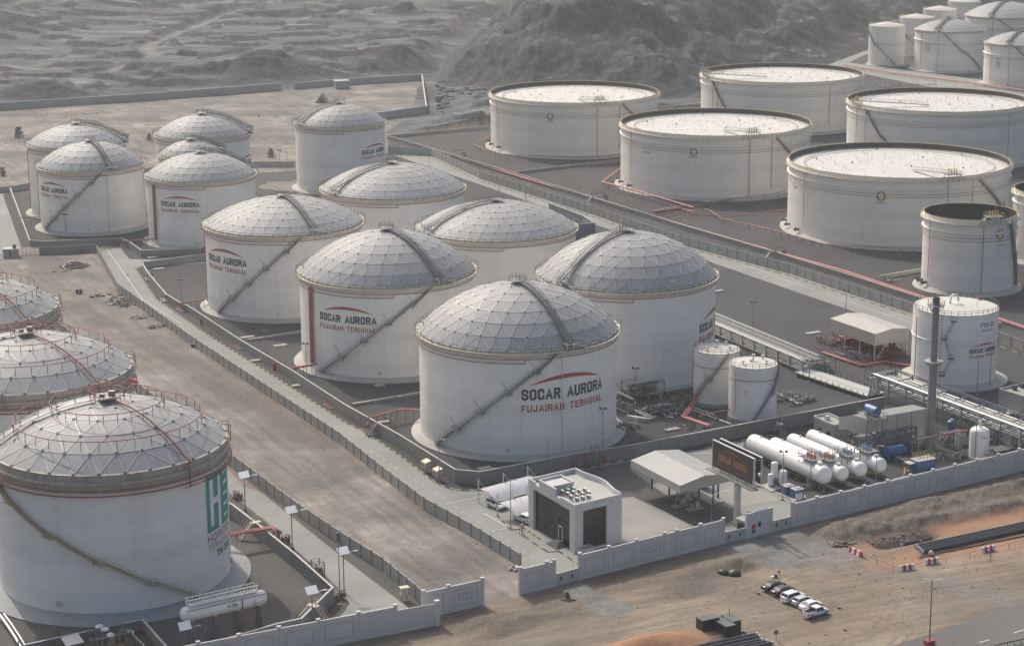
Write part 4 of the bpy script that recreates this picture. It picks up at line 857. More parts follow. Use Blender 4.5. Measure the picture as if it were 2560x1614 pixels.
# ------------------------------------------------------------------ cone-roofed tanks
def cone_tank(lbl, X, Y, R, zb, zt, rise=.8, padw=.0, m='shell_white', band=None, group=None, stair=None, risers=(), railn=None, top=None, name='cone_roof_tank', texts=(), aur=None, padm='pad_grey', rail='steel_dark', wm='steel_grey'):
    root = thing(name, lbl, 'storage tank', (X, Y), 0, group); A = lambda dg: relang(X, Y, dg)
    foundation(root, R, zb, padw, padm); shell(root, R, zb, zt, m)
    r_ = MB(); r_.lathe([(R+.05, zt-.15), (R+.05, zt+.05), (R-.15, zt+.06), (0, zt+rise)], 72); obj('cone_roof', r_, 'roof_white', root)
    railing(root, R-.05, zt+.05, railn or int(R*4), 1.05, rail)
    if band: ring_pipe(root, R+.15, band[0], .08, band[1])
    for a, m_, rr_, z1 in risers: riser(root, R, A(a), zb+1, z1, rr_, m_)
    if stair: wrap_stair(root, R, zb, zt, A(stair[0]), A(stair[1]), 2, 'steel_mid', 'steel_grey', True, .6)
    return root, A
t, A = cone_tank('tall white fire water tank with bent roof vent, behind the thin chimney', 108.2, 483.1, 10.2, 1.0, 18.1, .8, 3.0, padm='pad_white')
r_ = MB(); r_.lathe([(10.22, 11.1), (10.42, 11.25), (10.42, 11.4), (10.22, 11.5)], 96); obj('stiffener_ring', r_, 'shell_white', t)
lettering(t, 10.2, A(-44.5), 8.9, 7.6); small_text(t, 10.2, A(-41), 4.6, 15.0, 'FTK-01', 1.0, bold=.015); small_text(t, 10.2, A(-41.5), 3.6, 13.9, '15201 m3', .55)
mb = MB(); mb.path([(-1.4, .2, 18.7), (-1.35, .2, 20.1), (-.9, .1, 20.9), (-.1, 0, 21.0), (.4, 0, 20.3), (.5, 0, 19.4)], .28, 10); obj('vent_pipe', mb, 'white_paint', t)
riser(t, 10.2, A(-149), 1.5, 16.2, .16, 'steel_light'); mb = MB(); 
for i, (dg, z) in enumerate(((-92, 16.8), (-103, 12.3), (-93, 7.6), (-104, 3.2))):
    a = A(dg); e = Vector((cos(a), sin(a), 0)); tv = Vector((-sin(a), cos(a), 0)); c_ = e*10.7+Vector((0, 0, z))
    mb.frame(c_, e*.5, tv*.7, Vector((0, 0, .06)))
    for sx in (-.7, 0, .7): mb.beam(c_+e*.5+tv*sx, c_+e*.5+tv*sx+Vector((0, 0, 1.1)), .07)
    mb.beam(c_+e*.5-tv*.7+Vector((0, 0, 1.1)), c_+e*.5+tv*.7+Vector((0, 0, 1.1)), .07)
    if i: mb.beam(e*10.45+Vector((0, 0, z)), Vector((cos(pa), sin(pa), 0))*10.45+Vector((0, 0, pz)), .35, .06)
    pa, pz = a, z
obj('ladder_rest', mb, 'steel_dark', t)
ws = thing('windsock', 'faded orange windsock on the fire water tank roof', 'windsock', (112.6, 480.2, 18.6)); mb = MB(); mb.tube((0, 0, 0), (0, 0, 2.2), .05, 6); obj('pole', mb, 'steel_dark', ws); mb = MB(); mb.tube((0, 0, 2.2), (1.1, 0, 1.6), .3, 8, r2=.2); obj('sock', mb, 'orange_paint', ws)
for lb, X, Y, R, zt, nr in (('farther of the two small white tanks by the pipe manifold', 48.1, 463.2, 5.4, 13.0, 'a'), ('nearer of the two small white tanks, just behind the bund wall', 55.1, 450.0, 5.5, 13.1, 'b')):
    t, A = cone_tank(lb, X, Y, R, .9, zt, .5, .25, band=(9.6 if nr == 'a' else 10.2, 'red_pipe'), group='small white product tanks', stair=((-155, -60) if nr == 'a' else (-88, -5)), risers=((-168 if nr == 'a' else -132, 'red_pipe', .08, zt),), padm='pad_grey')
    small_text(t, R, A(-118 if nr == 'a' else -107), .95, 7.6, 'TK-02' if nr == 'a' else 'TK-01', .38, 'text_grey', .02); small_text(t, R, A(-118 if nr == 'a' else -107), .8, 6.9, '300 m3', .26, 'text_grey', .02)
    mb = MB()
    for x, y, h_ in ((0, .3, 1.4), (-2.6, -2.2, .5), (2.8, -1.9, .5), (2.4, 2.6, .5), (-.6, -.4, .3)): mb.tube((x, y, zt), (x, y, zt+.45+h_), .16, 8); mb.tube((x, y, zt+.35+h_), (x, y, zt+.6+h_), .4, 10)
    obj('roof_vent', mb, 'steel_light', t)
for i, (lb, X, Y) in enumerate((('nearest of the four tall slim cream tanks below the hill', 206.6, 1123.9), ('second of the four tall slim cream tanks below the hill', 231.5, 1168), ('third of the four tall slim cream tanks below the hill', 254.5, 1216), ('farthest of the four tall slim cream tanks below the hill', 280, 1268))):
    t, A = cone_tank(lb, X, Y, 9.8, .8, 21.6, 2.0, 1.2, m='shell_cream', band=(12, 'steel_grey'), group='tall slim cream tanks below the hill', stair=(-60, -178), rail='yellow_rail', padm='pad_white')
for i, (lb, X, Y, R, hh_, tp) in enumerate((('cream domed tank left of two others at the top right', 236.5, 1103.2, 18.2, 20.3, 26.7), ('cream domed tank at the top right edge, nearest of three', 259, 1036, 18.4, 20.3, 26.9), ('cream domed tank at the top right edge, behind two others', 285, 1180, 23, 20.3, 29.0))):
    root = thing('domed_cream_tank', lb, 'storage tank', (X, Y), 0, 'cream domed tanks at the top right'); A = lambda dg: relang(X, Y, dg); zb = 1.; zt = zb+hh_
    foundation(root, R, zb, 3.2); shell(root, R, zb, zt, 'shell_cream'); girder(root, R, zt, .8)
    Rs, cz, tm = dome(root, R+.1, zt+.3, tp-zt-.3, 6, i*.2); ring_pipe(root, R+.4, zt-6.5, .09, 'steel_grey'); roof_walk(root, Rs, cz, tm, A(-112), R, zt)
    s2 = MB(); s2.lathe([(R+.02, zt-5.3), (R+.55, zt-5.1), (R+.55, zt-4.8), (R+.02, zt-4.6)], 96); obj('stiffener_ring', s2, 'shell_cream', root)
    riser(root, R, A(-142), 3, zt-1, .1, 'red_pipe'); riser(root, R, A(-108), 1, zt-1, .12, 'steel_grey', name='gauge_pipe'); wrap_stair(root, R, zb, zt-.5, A(-25), A(-100), 2, 'steel_grey', 'steel_grey', False, .9)
    if i < 2: emblem(root, R, A(-127), 13.6, 1.2); small_text(root, R, A(-127 if i else -129), 2.6, 10.3, 'T-103' if i else 'T-101', .65)
# ------------------------------------------------------------------ walls
GROUP_W = {}
def wall_run(lbl, pts, h, th=.3, m='bund_wall', cap='wall_cap', name='bund_wall', joints=6., z0=0., group=None, cat='wall'):
    """poured wall following a line; h is a height or a list of heights, one for each corner"""
    P = [Vector((p[0], p[1], 0)) for p in pts]; hs = h if isinstance(h, (list, tuple)) else [h]*len(P)
    root = thing(name, lbl, cat, (P[0].x, P[0].y), 0, group); mb = MB(); cp = MB(); jb = MB()
    off = []
    for i in range(len(P)):
        a = (P[i]-P[i-1]).normalized() if i else (P[1]-P[0]).normalized(); b = (P[i+1]-P[i]).normalized() if i < len(P)-1 else a
        t = (a+b).normalized(); s = Vector((-t.y, t.x, 0)); k = 1/max(.4, t.dot(a)); off.append(s*k)
    def strip(mb_, w, za, zb_):
        n = len(P); A = [P[i]+off[i]*w/2 for i in range(n)]; B = [P[i]-off[i]*w/2 for i in range(n)]
        vs = [at(A[i], za(i)) for i in range(n)]+[at(A[i], zb_(i)) for i in range(n)]+[at(B[i], zb_(i)) for i in range(n)]+[at(B[i], za(i)) for i in range(n)]
        fs = []
        for i in range(n-1):
            for r_ in range(4): fs.append((r_*n+i, r_*n+i+1, ((r_+1) % 4)*n+i+1, ((r_+1) % 4)*n+i))
        fs += [(0, n, 2*n, 3*n), (n-1, 4*n-1, 3*n-1, 2*n-1)]; mb_.add(vs, fs)
    strip(mb, th, lambda i: z0-.1, lambda i: z0+hs[i]-.06); strip(cp, th+.06, lambda i: z0+hs[i]-.06, lambda i: z0+hs[i])
    obj('wall_body', mb, m, root, True); obj('coping', cp, cap, root, True)
    if joints:
        for i in range(len(P)-1):
            L_ = (P[i+1]-P[i]).length; k = int(L_/joints)
            for j in range(1, k+1): q = P[i].lerp(P[i+1], j/(k+1)); hh_ = hs[i]+(hs[i+1]-hs[i])*j/(k+1); t = (P[i+1]-P[i]).normalized(); jb.frame(at(q, z0+hh_/2-.05), t*.03, Vector((-t.y, t.x, 0))*(th/2+.012), Vector((0, 0, hh_/2-.04)))
        if jb.v: o = obj('joint', jb, 'bund_wall' if m != 'bund_wall' else 'asphalt', root, True); o['kind'] = 'stuff'
    return root
GB = 'bund walls round the tanks'
tl = lambda k, z, *xy: [Q(k, x, y, z) for x, y in xy]
BW = tl(4, 2.0, (1000, 335), (1040, 400), (1165, 545), (1260, 603), (1320, 628))+tl(4, 2.3, (1680, 862),)+tl(4, 2.7, (2050, 1080),)+tl(4, 2.9, (2408, 1312),)+tl(22, 3.0, (0, 345))+tl(22, 3.1, (555, 690), (800, 712), (1700, 545), (2408, 430))+tl(12, 3.1, (2030, 798),)+tl(10, 3.1, (440, 270), (1510, 65))
wall_run('long low concrete bund wall skirting the lettered tanks and turning the corner beside the office', BW, [2, 2, 2, 2, 2, 2.3, 2.7, 2.9]+[3.0, 3.1, 3.1, 3.1, 3.1, 3.1, 3.1, 3.1], group=GB)
wall_run('bund wall in front of the tank beside the north gate', tl(19, 2.2, (160, 185), (470, 1010), (700, 1025), (1900, 975), (2024, 1020))+tl(4, 2.2, (990, 238), (1400, 225), (1500, 200)), 2.2, group=GB)
wall_run('pale-faced short bund wall between the third lettered tank and the shiny domed one', tl(4, 2., (1005, 318), (1060, 312), (1440, 262)), 2.0, group=GB, m='concrete_wall')
wall_run('low partition kerb between the second and third lettered tanks', L(4, (1740, 878), (2230, 800)), .7, .5, joints=0, group=GB)
wall_run('low partition kerb between the first and second lettered tanks', L(5, (90, 1330), (640, 1235)), .7, .5, joints=0, group=GB)
wall_run('back bund wall behind the cream domes at the edge of the sandy plain', tl(1, 2.2, (-200, 1320), (90, 1300), (640, 1200), (1780, 1130), (2062, 1128)), 2.2, group=GB, m='concrete_wall')
wall_run('tall concrete block wall standing beside the blank dome in the second row', [Vector((20.3, 652.5, 0)), Vector((27.2, 655.1, 0)), Vector((24.0, 667, 0)), Vector((13, 690, 0))], 5.3, joints=0, name='concrete_wall', m='bund_wall_blue')
wall_run('long grey bund wall along the far side of the pink pipeline', tl(2, 1.6, (330, 945))+tl(20, 1.6, (0, 128), (420, 245), (1330, 535), (1980, 730), (2408, 865))+tl(6, 1.6, (620, 235), (1240, 425), (1740, 585), (2250, 745)), 1.6, .3, joints=8., group=GB)
wall_run('pale parapet wall at the foot of the dark hill', tl(2, 1.4, (330, 945), (1050, 880))+[Vector((60, 947, 0)), Vector((93, 967, 0))], 1.4, joints=0, group=GB, m='concrete_wall')
wall_run('low bund wall between the two left open-topped tanks', tl(20, 1.2, (380, 240), (900, 175), (1690, 85))+[Vector((60, 810, 0)), Vector((96, 835, 0))], 1.2, joints=0, group=GB)
wall_run('low bund wall between the middle and nearest open-topped tanks', tl(3, 1.2, (-180, 1470), (200, 1410), (745, 1330))+[Vector((150, 750, 0))], 1.2, joints=0, group=GB)
wall_run('low yellowish bund wall left of the black-interior tank', tl(23, 1.2, (0, 1190), (650, 1080))+[Vector((138, 604, 0))], 1.2, joints=3, group=GB, m='cladding_grey')
wall_run('dark blue-grey bund wall round the left terminal basin', tl(16, 3.0, (-60, -120), (210, 0), (600, 300), (1000, 620), (1475, 1045), (1080, 1435), (760, 1505))+tl(7, 3.0, (1540, 1470), (1300, 1540)), 3.0, .35, 'bund_wall_blue', joints=5., group=GB)
wall_run('dark inner bund wall round the foam skids at the bottom edge', tl(14, 2.2, (260, 560), (1530, 285), (1810, 600)), 2.2, .35, 'bund_wall_blue', joints=0, group=GB)
wall_run('long quarry boundary wall at the back of the sandy plain', [Vector((-420, 872, 0))]+L(1, (0, 772), (1000, 706), (1970, 630)), 3.6, .6, 'concrete_wall', joints=0, group='quarry boundary walls', name='boundary_wall')
wall_run('quarry boundary wall right of the little white hut', L(1, (2060, 625))+L(2, (0, 600), (572, 562)), 3.4, .6, 'concrete_wall', joints=0, group='quarry boundary walls', name='boundary_wall')
wall_run('quarry boundary wall running toward the lone dome', L(2, (574, 562), (606, 793)), 3.0, .6, 'bund_wall', joints=0, group='quarry boundary walls', name='boundary_wall')
wall_run('short quarry boundary wall just right of the lone dome', L(2, (604, 793), (335, 832), (200, 850)), 3.6, .6, 'concrete_wall', joints=0, group='quarry boundary walls', name='boundary_wall')
# precast panel fences
def precast(lbl, pts, h, bay=4.2, group='precast panel fences', m='concrete_wall', name='panel_fence', post=.34, cat='fence'):
    P = [Vector((p[0], p[1], 0)) for p in pts]; root = thing(name, lbl, cat, (P[0].x, P[0].y), 0, group)
    for a, b in zip(P[:-1], P[1:]):
        L_ = (b-a).length; k = max(1, round(L_/bay)); t = (b-a)/L_; s = Vector((-t.y, t.x, 0))
        for j in range(k):
            p = a.lerp(b, j/k); q = a.lerp(b, (j+1)/k); pn = MB(); pn.frame((p+q)/2+Vector((0, 0, h/2-.15)), (q-p)/2-t*.12, s*.06, Vector((0, 0, h/2+.1))); pn.frame((p+q)/2+Vector((0, 0, h-.02)), (q-p)/2-t*.14, s*.11, Vector((0, 0, .06)))
            obj('panel', pn, m, root, True)
            po = MB(); po.box(p.x, p.y, h/2-.2, post, post, h+.7, math.atan2(t.y, t.x)); obj('post', po, 'bund_wall', root, True)
    po = MB(); po.box(P[-1].x, P[-1].y, h/2, post, post, h+.3); obj('post', po, 'bund_wall', root, True); return root
precast('grey precast panel fence running from the office gate up beside the concrete road', fenceA, 2.5)
f2 = [Q(8, 590, 1232), Q(8, 300, 990), Q(8, 0, 800), Q(7, 2100, 610), Q(7, 1600, 235)]; f2.append(f2[-1]+AX*60); f2.append(f2[-1]+AX*70)
precast('grey precast panel fence beside the solar lamps of the left terminal', f2, 2.7)
precast('precast panel fence along the pink pipeline and service road', f3_base+[Vector((176, 496, 0))], 3.0, 4.6)
nw = [Q(19, 640, 1240), Q(19, 1060, 1225), Q(19, 1290, 1210), Q(19, 1515, 1200)]
precast('short grey wall with three panels right of the north gate', nw, 2.5, 7.5, None, 'bund_wall', 'panel_wall', .5, 'wall')
# free zone boundary wall with moulded panels
def moulded(lbl, pts, foiz=(), h=5.0, group='moulded white boundary walls', bays=None, plain=()):
    a = Vector((pts[0][0], pts[0][1], 0)); b = Vector((pts[1][0], pts[1][1], 0)); L_ = (b-a).length; t = (b-a)/L_; s = Vector((t.y, -t.x, 0))   # s points to the street
    root = thing('boundary_wall', lbl, 'wall', (a.x, a.y), 0, group); cuts = bays or [i/max(1, round(L_/6.2)) for i in range(max(1, round(L_/6.2))+1)]
    for j in range(len(cuts)-1):
        p = a+t*L_*cuts[j]; q = a+t*L_*cuts[j+1]; w_ = (q-p).length; c_ = (p+q)/2
        mb = MB(); mb.frame(c_+Vector((0, 0, h/2-.25)), t*(w_/2-.3), s*.14, Vector((0, 0, h/2+.05))); o = obj('panel', mb, 'foiz_wall', root, True)
        if j not in plain and w_ > 3:
            gr = MB()
            for ins_, z0, z1 in ((.95, .9, h-1.1), (1.2, 1.15, h-1.35)):
                w2 = w_/2-ins_; f = c_+s*.145
                for sg in (-1, 1): gr.frame(f+t*sg*w2+Vector((0, 0, (z0+z1)/2)), t*.045, s*.02, Vector((0, 0, (z1-z0)/2)))
                for z in (z0, z1): gr.frame(f+Vector((0, 0, z)), t*(w2-.05), s*.02, Vector((0, 0, .045)))
            g_ = obj('moulding', gr, 'foiz_groove', root, True)
        if j in foiz:
            tb = MB(); o_ = c_+s*.165-t*1.5+Vector((0, 0, 1.85)); block_text(tb, 'FOIZ', 3.0, 1.25, lambda u, v: o_+t*u+Vector((0, 0, v)), .2, .6); obj('lettering', tb, 'text_grey', root, True)
    for j, cpos in enumerate(cuts):
        p = a+t*L_*cpos; mb = MB(); mb.frame(p+Vector((0, 0, h/2-.1)), t*.3, s*.24, Vector((0, 0, h/2+.2))); mb.frame(p+s*.02+Vector((0, 0, h+.16)), t*.36, s*.3, Vector((0, 0, .07))); mb.frame(p+s*.26+Vector((0, 0, h/2-.2)), t*.1, s*.03, Vector((0, 0, h/2))); obj('pillar', mb, 'foiz_wall', root, True)
    return root
moulded('long moulded white wall right of the far gate, two of its panels lettered', [(54.3, 375.9), (158.5, 442.6)], (1, 6))
moulded('moulded white wall in front of the office building, with one lettered panel', [(12.0, 348.5), (39.9, 366.9)], (2,), bays=[0, .196, .385, .58, .665, .835, 1])
moulded('short moulded wall with one blank panel, left of the office gate', [(1.2, 341.5), (7.3, 345.2)], (), bays=[0, .78, 1])
moulded('short lettered moulded wall standing alone at the end of the dirt strip', [(-15.6, 330.6), (-5.5, 336.5)], (1,), bays=[0, .42, 1])
moulded('moulded wall along the bottom edge in front of the left terminal', [(-70, 299.5), (-20.1, 324.1)], (), bays=[0, .125, .25, .375, .5, .625, .75, .88, 1], plain=(7,))
# sliding gates
def slide_gate(lbl, a, b, h=2.2, m='cladding_pale', posters=True):
    a = Vector((a[0], a[1], 0)); b = Vector((b[0], b[1], 0)); L_ = (b-a).length; t = (b-a)/L_; s = Vector((t.y, -t.x, 0)); root = thing('sliding_gate', lbl, 'gate', (a.x, a.y), 0, 'sliding gates in the boundary wall')
    mb = MB(); mb.frame((a+b)/2+Vector((0, 0, h/2+.1)), t*L_/2, s*.05, Vector((0, 0, h/2-.1))); obj('panel', mb, m, root, True)
    fr = MB()
    for z in (.12, h): fr.frame((a+b)/2+Vector((0, 0, z)), t*L_/2, s*.09, Vector((0, 0, .08)))
    for e in (0, .33, .66, 1): fr.frame(a.lerp(b, e)+Vector((0, 0, h/2)), t*.06, s*.08, Vector((0, 0, h/2)))
    obj('frame', fr, 'steel_light', root, True)
    if posters:
        for e in (.24, .72): sg = MB(); c_ = a.lerp(b, e)+s*.11+Vector((0, 0, 1.25)); sg.frame(c_, t*.22, s*.015, Vector((0, 0, .38))); obj('notice_plate', sg, 'red_dark' if e < .5 else 'blue_paint', root, True)
slide_gate('low pale sliding gate left of the office building', (7.5, 345.3), (11.8, 348.3), 2.3)
slide_gate('pale sliding gate left of the gatehouse', (40.1, 367.0), (44.5, 369.5), 2.2)
slide_gate('pale sliding gate right of the gatehouse', (50.0, 373.2), (54.1, 375.8), 2.2)
gl = thing('sliding_gate', 'tall blank pale gate of the left terminal near the lone lettered wall', 'gate', (-20.0, 324.2)); mb = MB(); a, b = Vector((-19.8, 324.3, 0)), Vector((-13.6, 327.2, 0)); t = (b-a).normalized(); s = Vector((t.y, -t.x, 0))
mb.frame((a+b)/2+Vector((0, 0, 2.2)), (b-a)/2, s*.08, Vector((0, 0, 1.85))); obj('panel', mb, 'foiz_wall', gl, True); mb = MB(); mb.frame((a+b)/2+Vector((0, 0, .2)), (b-a)/2, s*.16, Vector((0, 0, .1))); obj('bottom_rail', mb, 'steel_light', gl, True)
mb = MB(); mb.frame(b+t*.5+Vector((0, 0, 2.2)), t*.42, s*.4, Vector((0, 0, 2.4))); obj('gate_pillar', mb, 'foiz_wall', gl, True)
ng = thing('mesh_gate', 'pale barred gate beside the small guard box at the north entrance', 'gate', (-156.5, 633)); mb = MB(); a, b = Q(19, 290, 1250), Q(19, 620, 1238)
for i in range(6): p = a.lerp(b, i/5); mb.beam(p, at(p, 2.3), .14)
for z in (.3, 1.2, 2.2): mb.beam(at(a, z), at(b, z), .12)
obj('bars', mb, 'steel_light', ng, True)
# gatehouse
gh = thing('gatehouse', 'narrow pale gatehouse between the two sliding gates with a red and blue poster', 'gatehouse', (47.2, 371.4)); a, b = Vector((44.7, 369.6, 0)), Vector((49.8, 373.1, 0)); t = (b-a).normalized(); s = Vector((t.y, -t.x, 0))
mb = MB(); mb.frame((a+b)/2+Vector((0, 0, 2.45)), (b-a)/2, s*.18, Vector((0, 0, 2.55))); mb.frame(a+Vector((0, 0, 2.5)), t*.2, s*.28, Vector((0, 0, 2.6))); mb.frame(b+Vector((0, 0, 2.5)), t*.2, s*.28, Vector((0, 0, 2.6))); obj('front_wall', mb, 'foiz_wall', gh, True)
mb = MB(); mb.frame((a+b)/2-s*1.7+Vector((0, 0, 1.55)), (b-a)/2-t*.3, s*1.5, Vector((0, 0, 1.55))); obj('guard_room', mb, 'concrete_wall', gh, True); mb = MB(); mb.frame((a+b)/2-s*1.8+Vector((0, 0, 3.2)), (b-a)/2, s*1.6, Vector((0, 0, .1))); obj('roof', mb, 'roof_concrete', gh, True)
mb = MB(); mb.frame(a-s*1.6+Vector((0, 0, 1.7)), t*.36, s*.7, Vector((0, 0, .8))); obj('side_window', mb, 'glass_dark', gh, True)
mb = MB(); mb.frame(a.lerp(b, .5)+s*.19+Vector((0, 0, 2.35)), t*.38, s*.02, Vector((0, 0, .45))); obj('window', mb, 'glass_dark', gh, True)
mb = MB(); mb.frame(a.lerp(b, .26)+s*.19+Vector((0, 0, 2.15)), t*.45, s*.02, Vector((0, 0, .42))); obj('poster', mb, 'lamp_red', gh, True)
mb = MB(); mb.frame(a.lerp(b, .26)+s*.19+Vector((0, 0, 1.25)), t*.45, s*.02, Vector((0, 0, .42))); obj('poster', mb, 'blue_paint', gh, True)
mb = MB(); mb.box(45.6, 373.0, 3.75, 1.3, .8, .7, .56); obj('rooftop_unit', mb, 'steel_dark', gh, True)
# guard box at the north gate
nb = thing('guard_box', 'small grey guard box with a water tank at the north gate', 'guard box', (-158.5, 631.2)); c_ = Q(19, 160, 1290); mb = MB(); mb.box(c_.x, c_.y+1.4, 1.3, 4.4, 2.8, 2.6, .05); obj('body', mb, 'concrete_wall', nb, True)
mb = MB(); mb.box(c_.x, c_.y+1.4, 2.7, 4.8, 3.2, .18, .05); obj('roof', mb, 'wall_cap', nb, True); mb = MB(); mb.box(c_.x+.1, c_.y-.03, 1.3, .7, .1, 1.7, .05); obj('door', mb, 'steel_dark', nb, True)
mb = MB(); mb.tube((c_.x+1.2, c_.y+1.4, 2.8), (c_.x+1.2, c_.y+1.4, 4.0), .6, 12); obj('water_tank', mb, 'steel_dark', nb, True)
wh = thing('hut', 'tiny white hut on the quarry boundary wall', 'hut', tuple(Q(2, 10, 618))[:2]); mb = MB(); mb.box(0, 0, 1.9, 7, 5, 3.8, .3); obj('wall', mb, 'concrete_wall', wh); mb = MB(); mb.box(0, 0, 3.9, 7.6, 5.6, .3, .3); obj('roof', mb, 'wall_cap', wh)
tn = thing('tent_shed', 'brown tent-shaped shed on the sandy plain beyond the lone dome', 'shed', tuple(Q(1, 2255, 712))[:2]); mb = MB()
mb.add([(-3, -4.4, 0), (3, -4.4, 0), (3, 4.4, 0), (-3, 4.4, 0), (0, -4, 4.2), (0, 4, 4.2)], [(0, 1, 4), (1, 2, 5, 4), (2, 3, 5), (3, 0, 4, 5)]); obj('roof', mb, 'rubble', tn); mb = MB(); mb.box(0, -4.4, .9, 1.3, .3, 1.8); obj('door', mb, 'steel_dark', tn)
# ------------------------------------------------------------------ office building
ob = thing('office_building', 'white tiled office block with tall dark glass fronts and a wavy roof parapet', 'office building', (11.5, 361.6))
Lc, Fc, Rc = Vector((3.0, 377.5, 0)), Vector((11.5, 361.6, 0)), Vector((20.7, 368.0, 0)); Bc = Lc+Rc-Fc; H0 = 9.2
cx = (Lc+Rc)/2; u_ = (Fc-Lc).normalized(); v_ = (Rc-Fc).normalized(); LU = (Fc-Lc).length; LV = (Rc-Fc).length; su = Vector((u_.y, -u_.x, 0)); sv = Vector((v_.y, -v_.x, 0))  # outward normals
if su.dot(Fc-cx) < 0: su = -su
if sv.dot(Fc-cx) < 0: sv = -sv
P3 = lambda a, b, z: Lc+u_*a+v_*b+Vector((0, 0, z))     # a along the glass front, b depth to the right
def blk(mb, a0, a1, b0, b1, z0, z1): mb.add([P3(a, b, z) for a in (a0, a1) for b in (b0, b1) for z in (z0, z1)], [(0, 1, 3, 2), (4, 6, 7, 5), (0, 4, 5, 1), (2, 3, 7, 6), (0, 2, 6, 4), (1, 5, 7, 3)])
mb = MB(); blk(mb, 0, 2.0, 0, .9, -.1, H0); blk(mb, LU-1.9, LU, 0, 2.0, -.1, H0); blk(mb, 2.0, LU-1.9, 0, .9, 8.15, H0); blk(mb, LU-.9, LU, 2.0, 7.6, 8.15, H0); blk(mb, LU-.9, LU, 7.6, LV, -.1, H0)
blk(mb, 0, .3, .9, LV, -.1, H0); blk(mb, .3, LU-.9, LV-.3, LV, -.1, H0-.6); blk(mb, LU-.9, LU, 2.0, 7.6, -.1, .4); obj('tiled_wall', mb, 'tile_white', ob, True)
# parapets
mb = MB(); blk(mb, 0, .35, 0, LV, H0, H0+.55); blk(mb, .35, 2.6, 0, .35, H0, H0+.55); blk(mb, 4.2, 10.6, 0, .35, H0, H0+1.5); blk(mb, 12.6, LU, 0, .35, H0, H0+.55); blk(mb, LU-.35, LU, .35, LV, H0, H0+.55); blk(mb, 2.6, 4.2, 0, .35, H0, H0+.02); blk(mb, 10.6, 12.6, 0, .35, H0, H0+.02)
for i in range(24):
    f = lambda a: LV-.35+1.1*sin(PI*min(1, max(0, (a-2.5)/(LU-4.5))))**1.5-(.0 if a > 2 else 0)
    a0 = .35+(LU-.7)*i/24; a1 = .35+(LU-.7)*(i+1)/24
    q = [P3(a0, f(a0), 0), P3(a1, f(a1), 0), P3(a1, f(a1)+.35, 0), P3(a0, f(a0)+.35, 0)]; zz = (H0-1.2, H0+.75)
    vs = [at(p, z) for z in zz for p in q]; mb.add(vs, [(0, 1, 5, 4), (1, 2, 6, 5), (2, 3, 7, 6), (3, 0, 4, 7), (4, 5, 6, 7)])
obj('parapet', mb, 'tile_white', ob, True)
mb = MB(); pts_ = [P3(.35, .35, 0), P3(LU-.35, .35, 0)]+[P3(.35+(LU-.7)*i/16, LV-.2+1.1*sin(PI*min(1, max(0, (.35+(LU-.7)*i/16-2.5)/(LU-4.5))))**1.5, 0) for i in range(16, -1, -1)]; mb.prism(pts_, H0-.45, H0-.3); obj('roof_deck', mb, 'roof_concrete', ob, True)
mb = MB(); blk(mb, 2.0, LU-1.9, .55, .75, .3, 8.15); g1 = obj('glass_front', mb, 'glass_dark', ob, True)
mb = MB()
for a in (5.6, 9.2, 12.8): blk(mb, a, a+.08, .50, .56, .3, 8.15)
for z in (1.6, 2.9, 4.2, 5.5, 6.7): blk(mb, 2.0, LU-1.9, .50, .56, z, z+.06)
obj('mullion', mb, 'steel_dark', g1, True)
mb = MB(); blk(mb, LU-.7, LU-.5, 2.0, 7.6, .4, 8.15); g2 = obj('glass_front', mb, 'glass_dark', ob, True)
mb = MB()
for b in (3.4, 4.8, 6.2): blk(mb, LU-.52, LU-.45, b, b+.06, .4, 8.15)
for z in (1.5, 2.7, 3.9, 5.1, 6.3): blk(mb, LU-.52, LU-.45, 2.0, 7.6, z, z+.06)
obj('mullion', mb, 'steel_dark', g2, True)
mb = MB()       # tile joints
for z in [1.2*i for i in range(1, 8)]:
    blk(mb, LU, LU+.012, 7.6, LV, z, z+.03); blk(mb, LU, LU+.012, 0, 2.0, z, z+.03); blk(mb, LU-1.9, LU, -.012, 0, z, z+.03); blk(mb, 0, 2.0, -.012, 0, z, z+.03)
for b in (.75, 1.5, 8.2, 9.1, 10.0): blk(mb, LU, LU+.012, b, b+.03, 0, H0)
for b in (3.3, 4.3, 5.3): blk(mb, LU, LU+.012, b, b+.03, 8.15, H0)
for a in [2+i*1.45 for i in range(10)]: blk(mb, a, a+.03, -.012, 0, 8.15, H0)
o = obj('tile_joint', mb, 'text_grey', ob, True); o['kind'] = 'stuff'
mb = MB(); blk(mb, 4.2, 8.9, .35, 5.4, H0-.3, H0+1.1); blk(mb, 4.0, 9.1, 5.15, 5.5, H0+1.1, H0+1.5); blk(mb, 4.0, 4.3, .35, 5.15, H0+1.1, H0+1.5); blk(mb, 8.8, 9.1, .35, 5.15, H0+1.1, H0+1.5); obj('stair_penthouse', mb, 'tile_white', ob, True)
for i in range(4):
    for j in range(4):
        if (i, j) in ((3, 3), (0, 3)): continue
        mb = MB(); c_ = P3(10.0+i*1.75, 2.0+j*1.35+.3*(i % 2), 0); an = math.atan2(u_.y, u_.x); mb.box(c_.x, c_.y, H0-.1+.45, .95, .42, .85, an); a_ = obj('air_conditioner', mb, 'white_paint', ob, True); mb = MB(); n_ = u_*.482; mb.frame(at(c_, H0+.35)+n_, u_*.012, v_*.17, Vector((0, 0, .32))); mb.frame(at(c_, H0+.35)-v_*.216, u_*.38, v_*.012, Vector((0, 0, .36))); obj('fan_grille', mb, 'steel_dark', a_, True)
mb = MB(); 
for i in range(5): blk(mb, 10.0+i*.3, 14.0-i*.3, -1.9+i*.35, .5, i*.17, (i+1)*.17)
obj('entrance_steps', mb, 'steel_dark', ob, True)
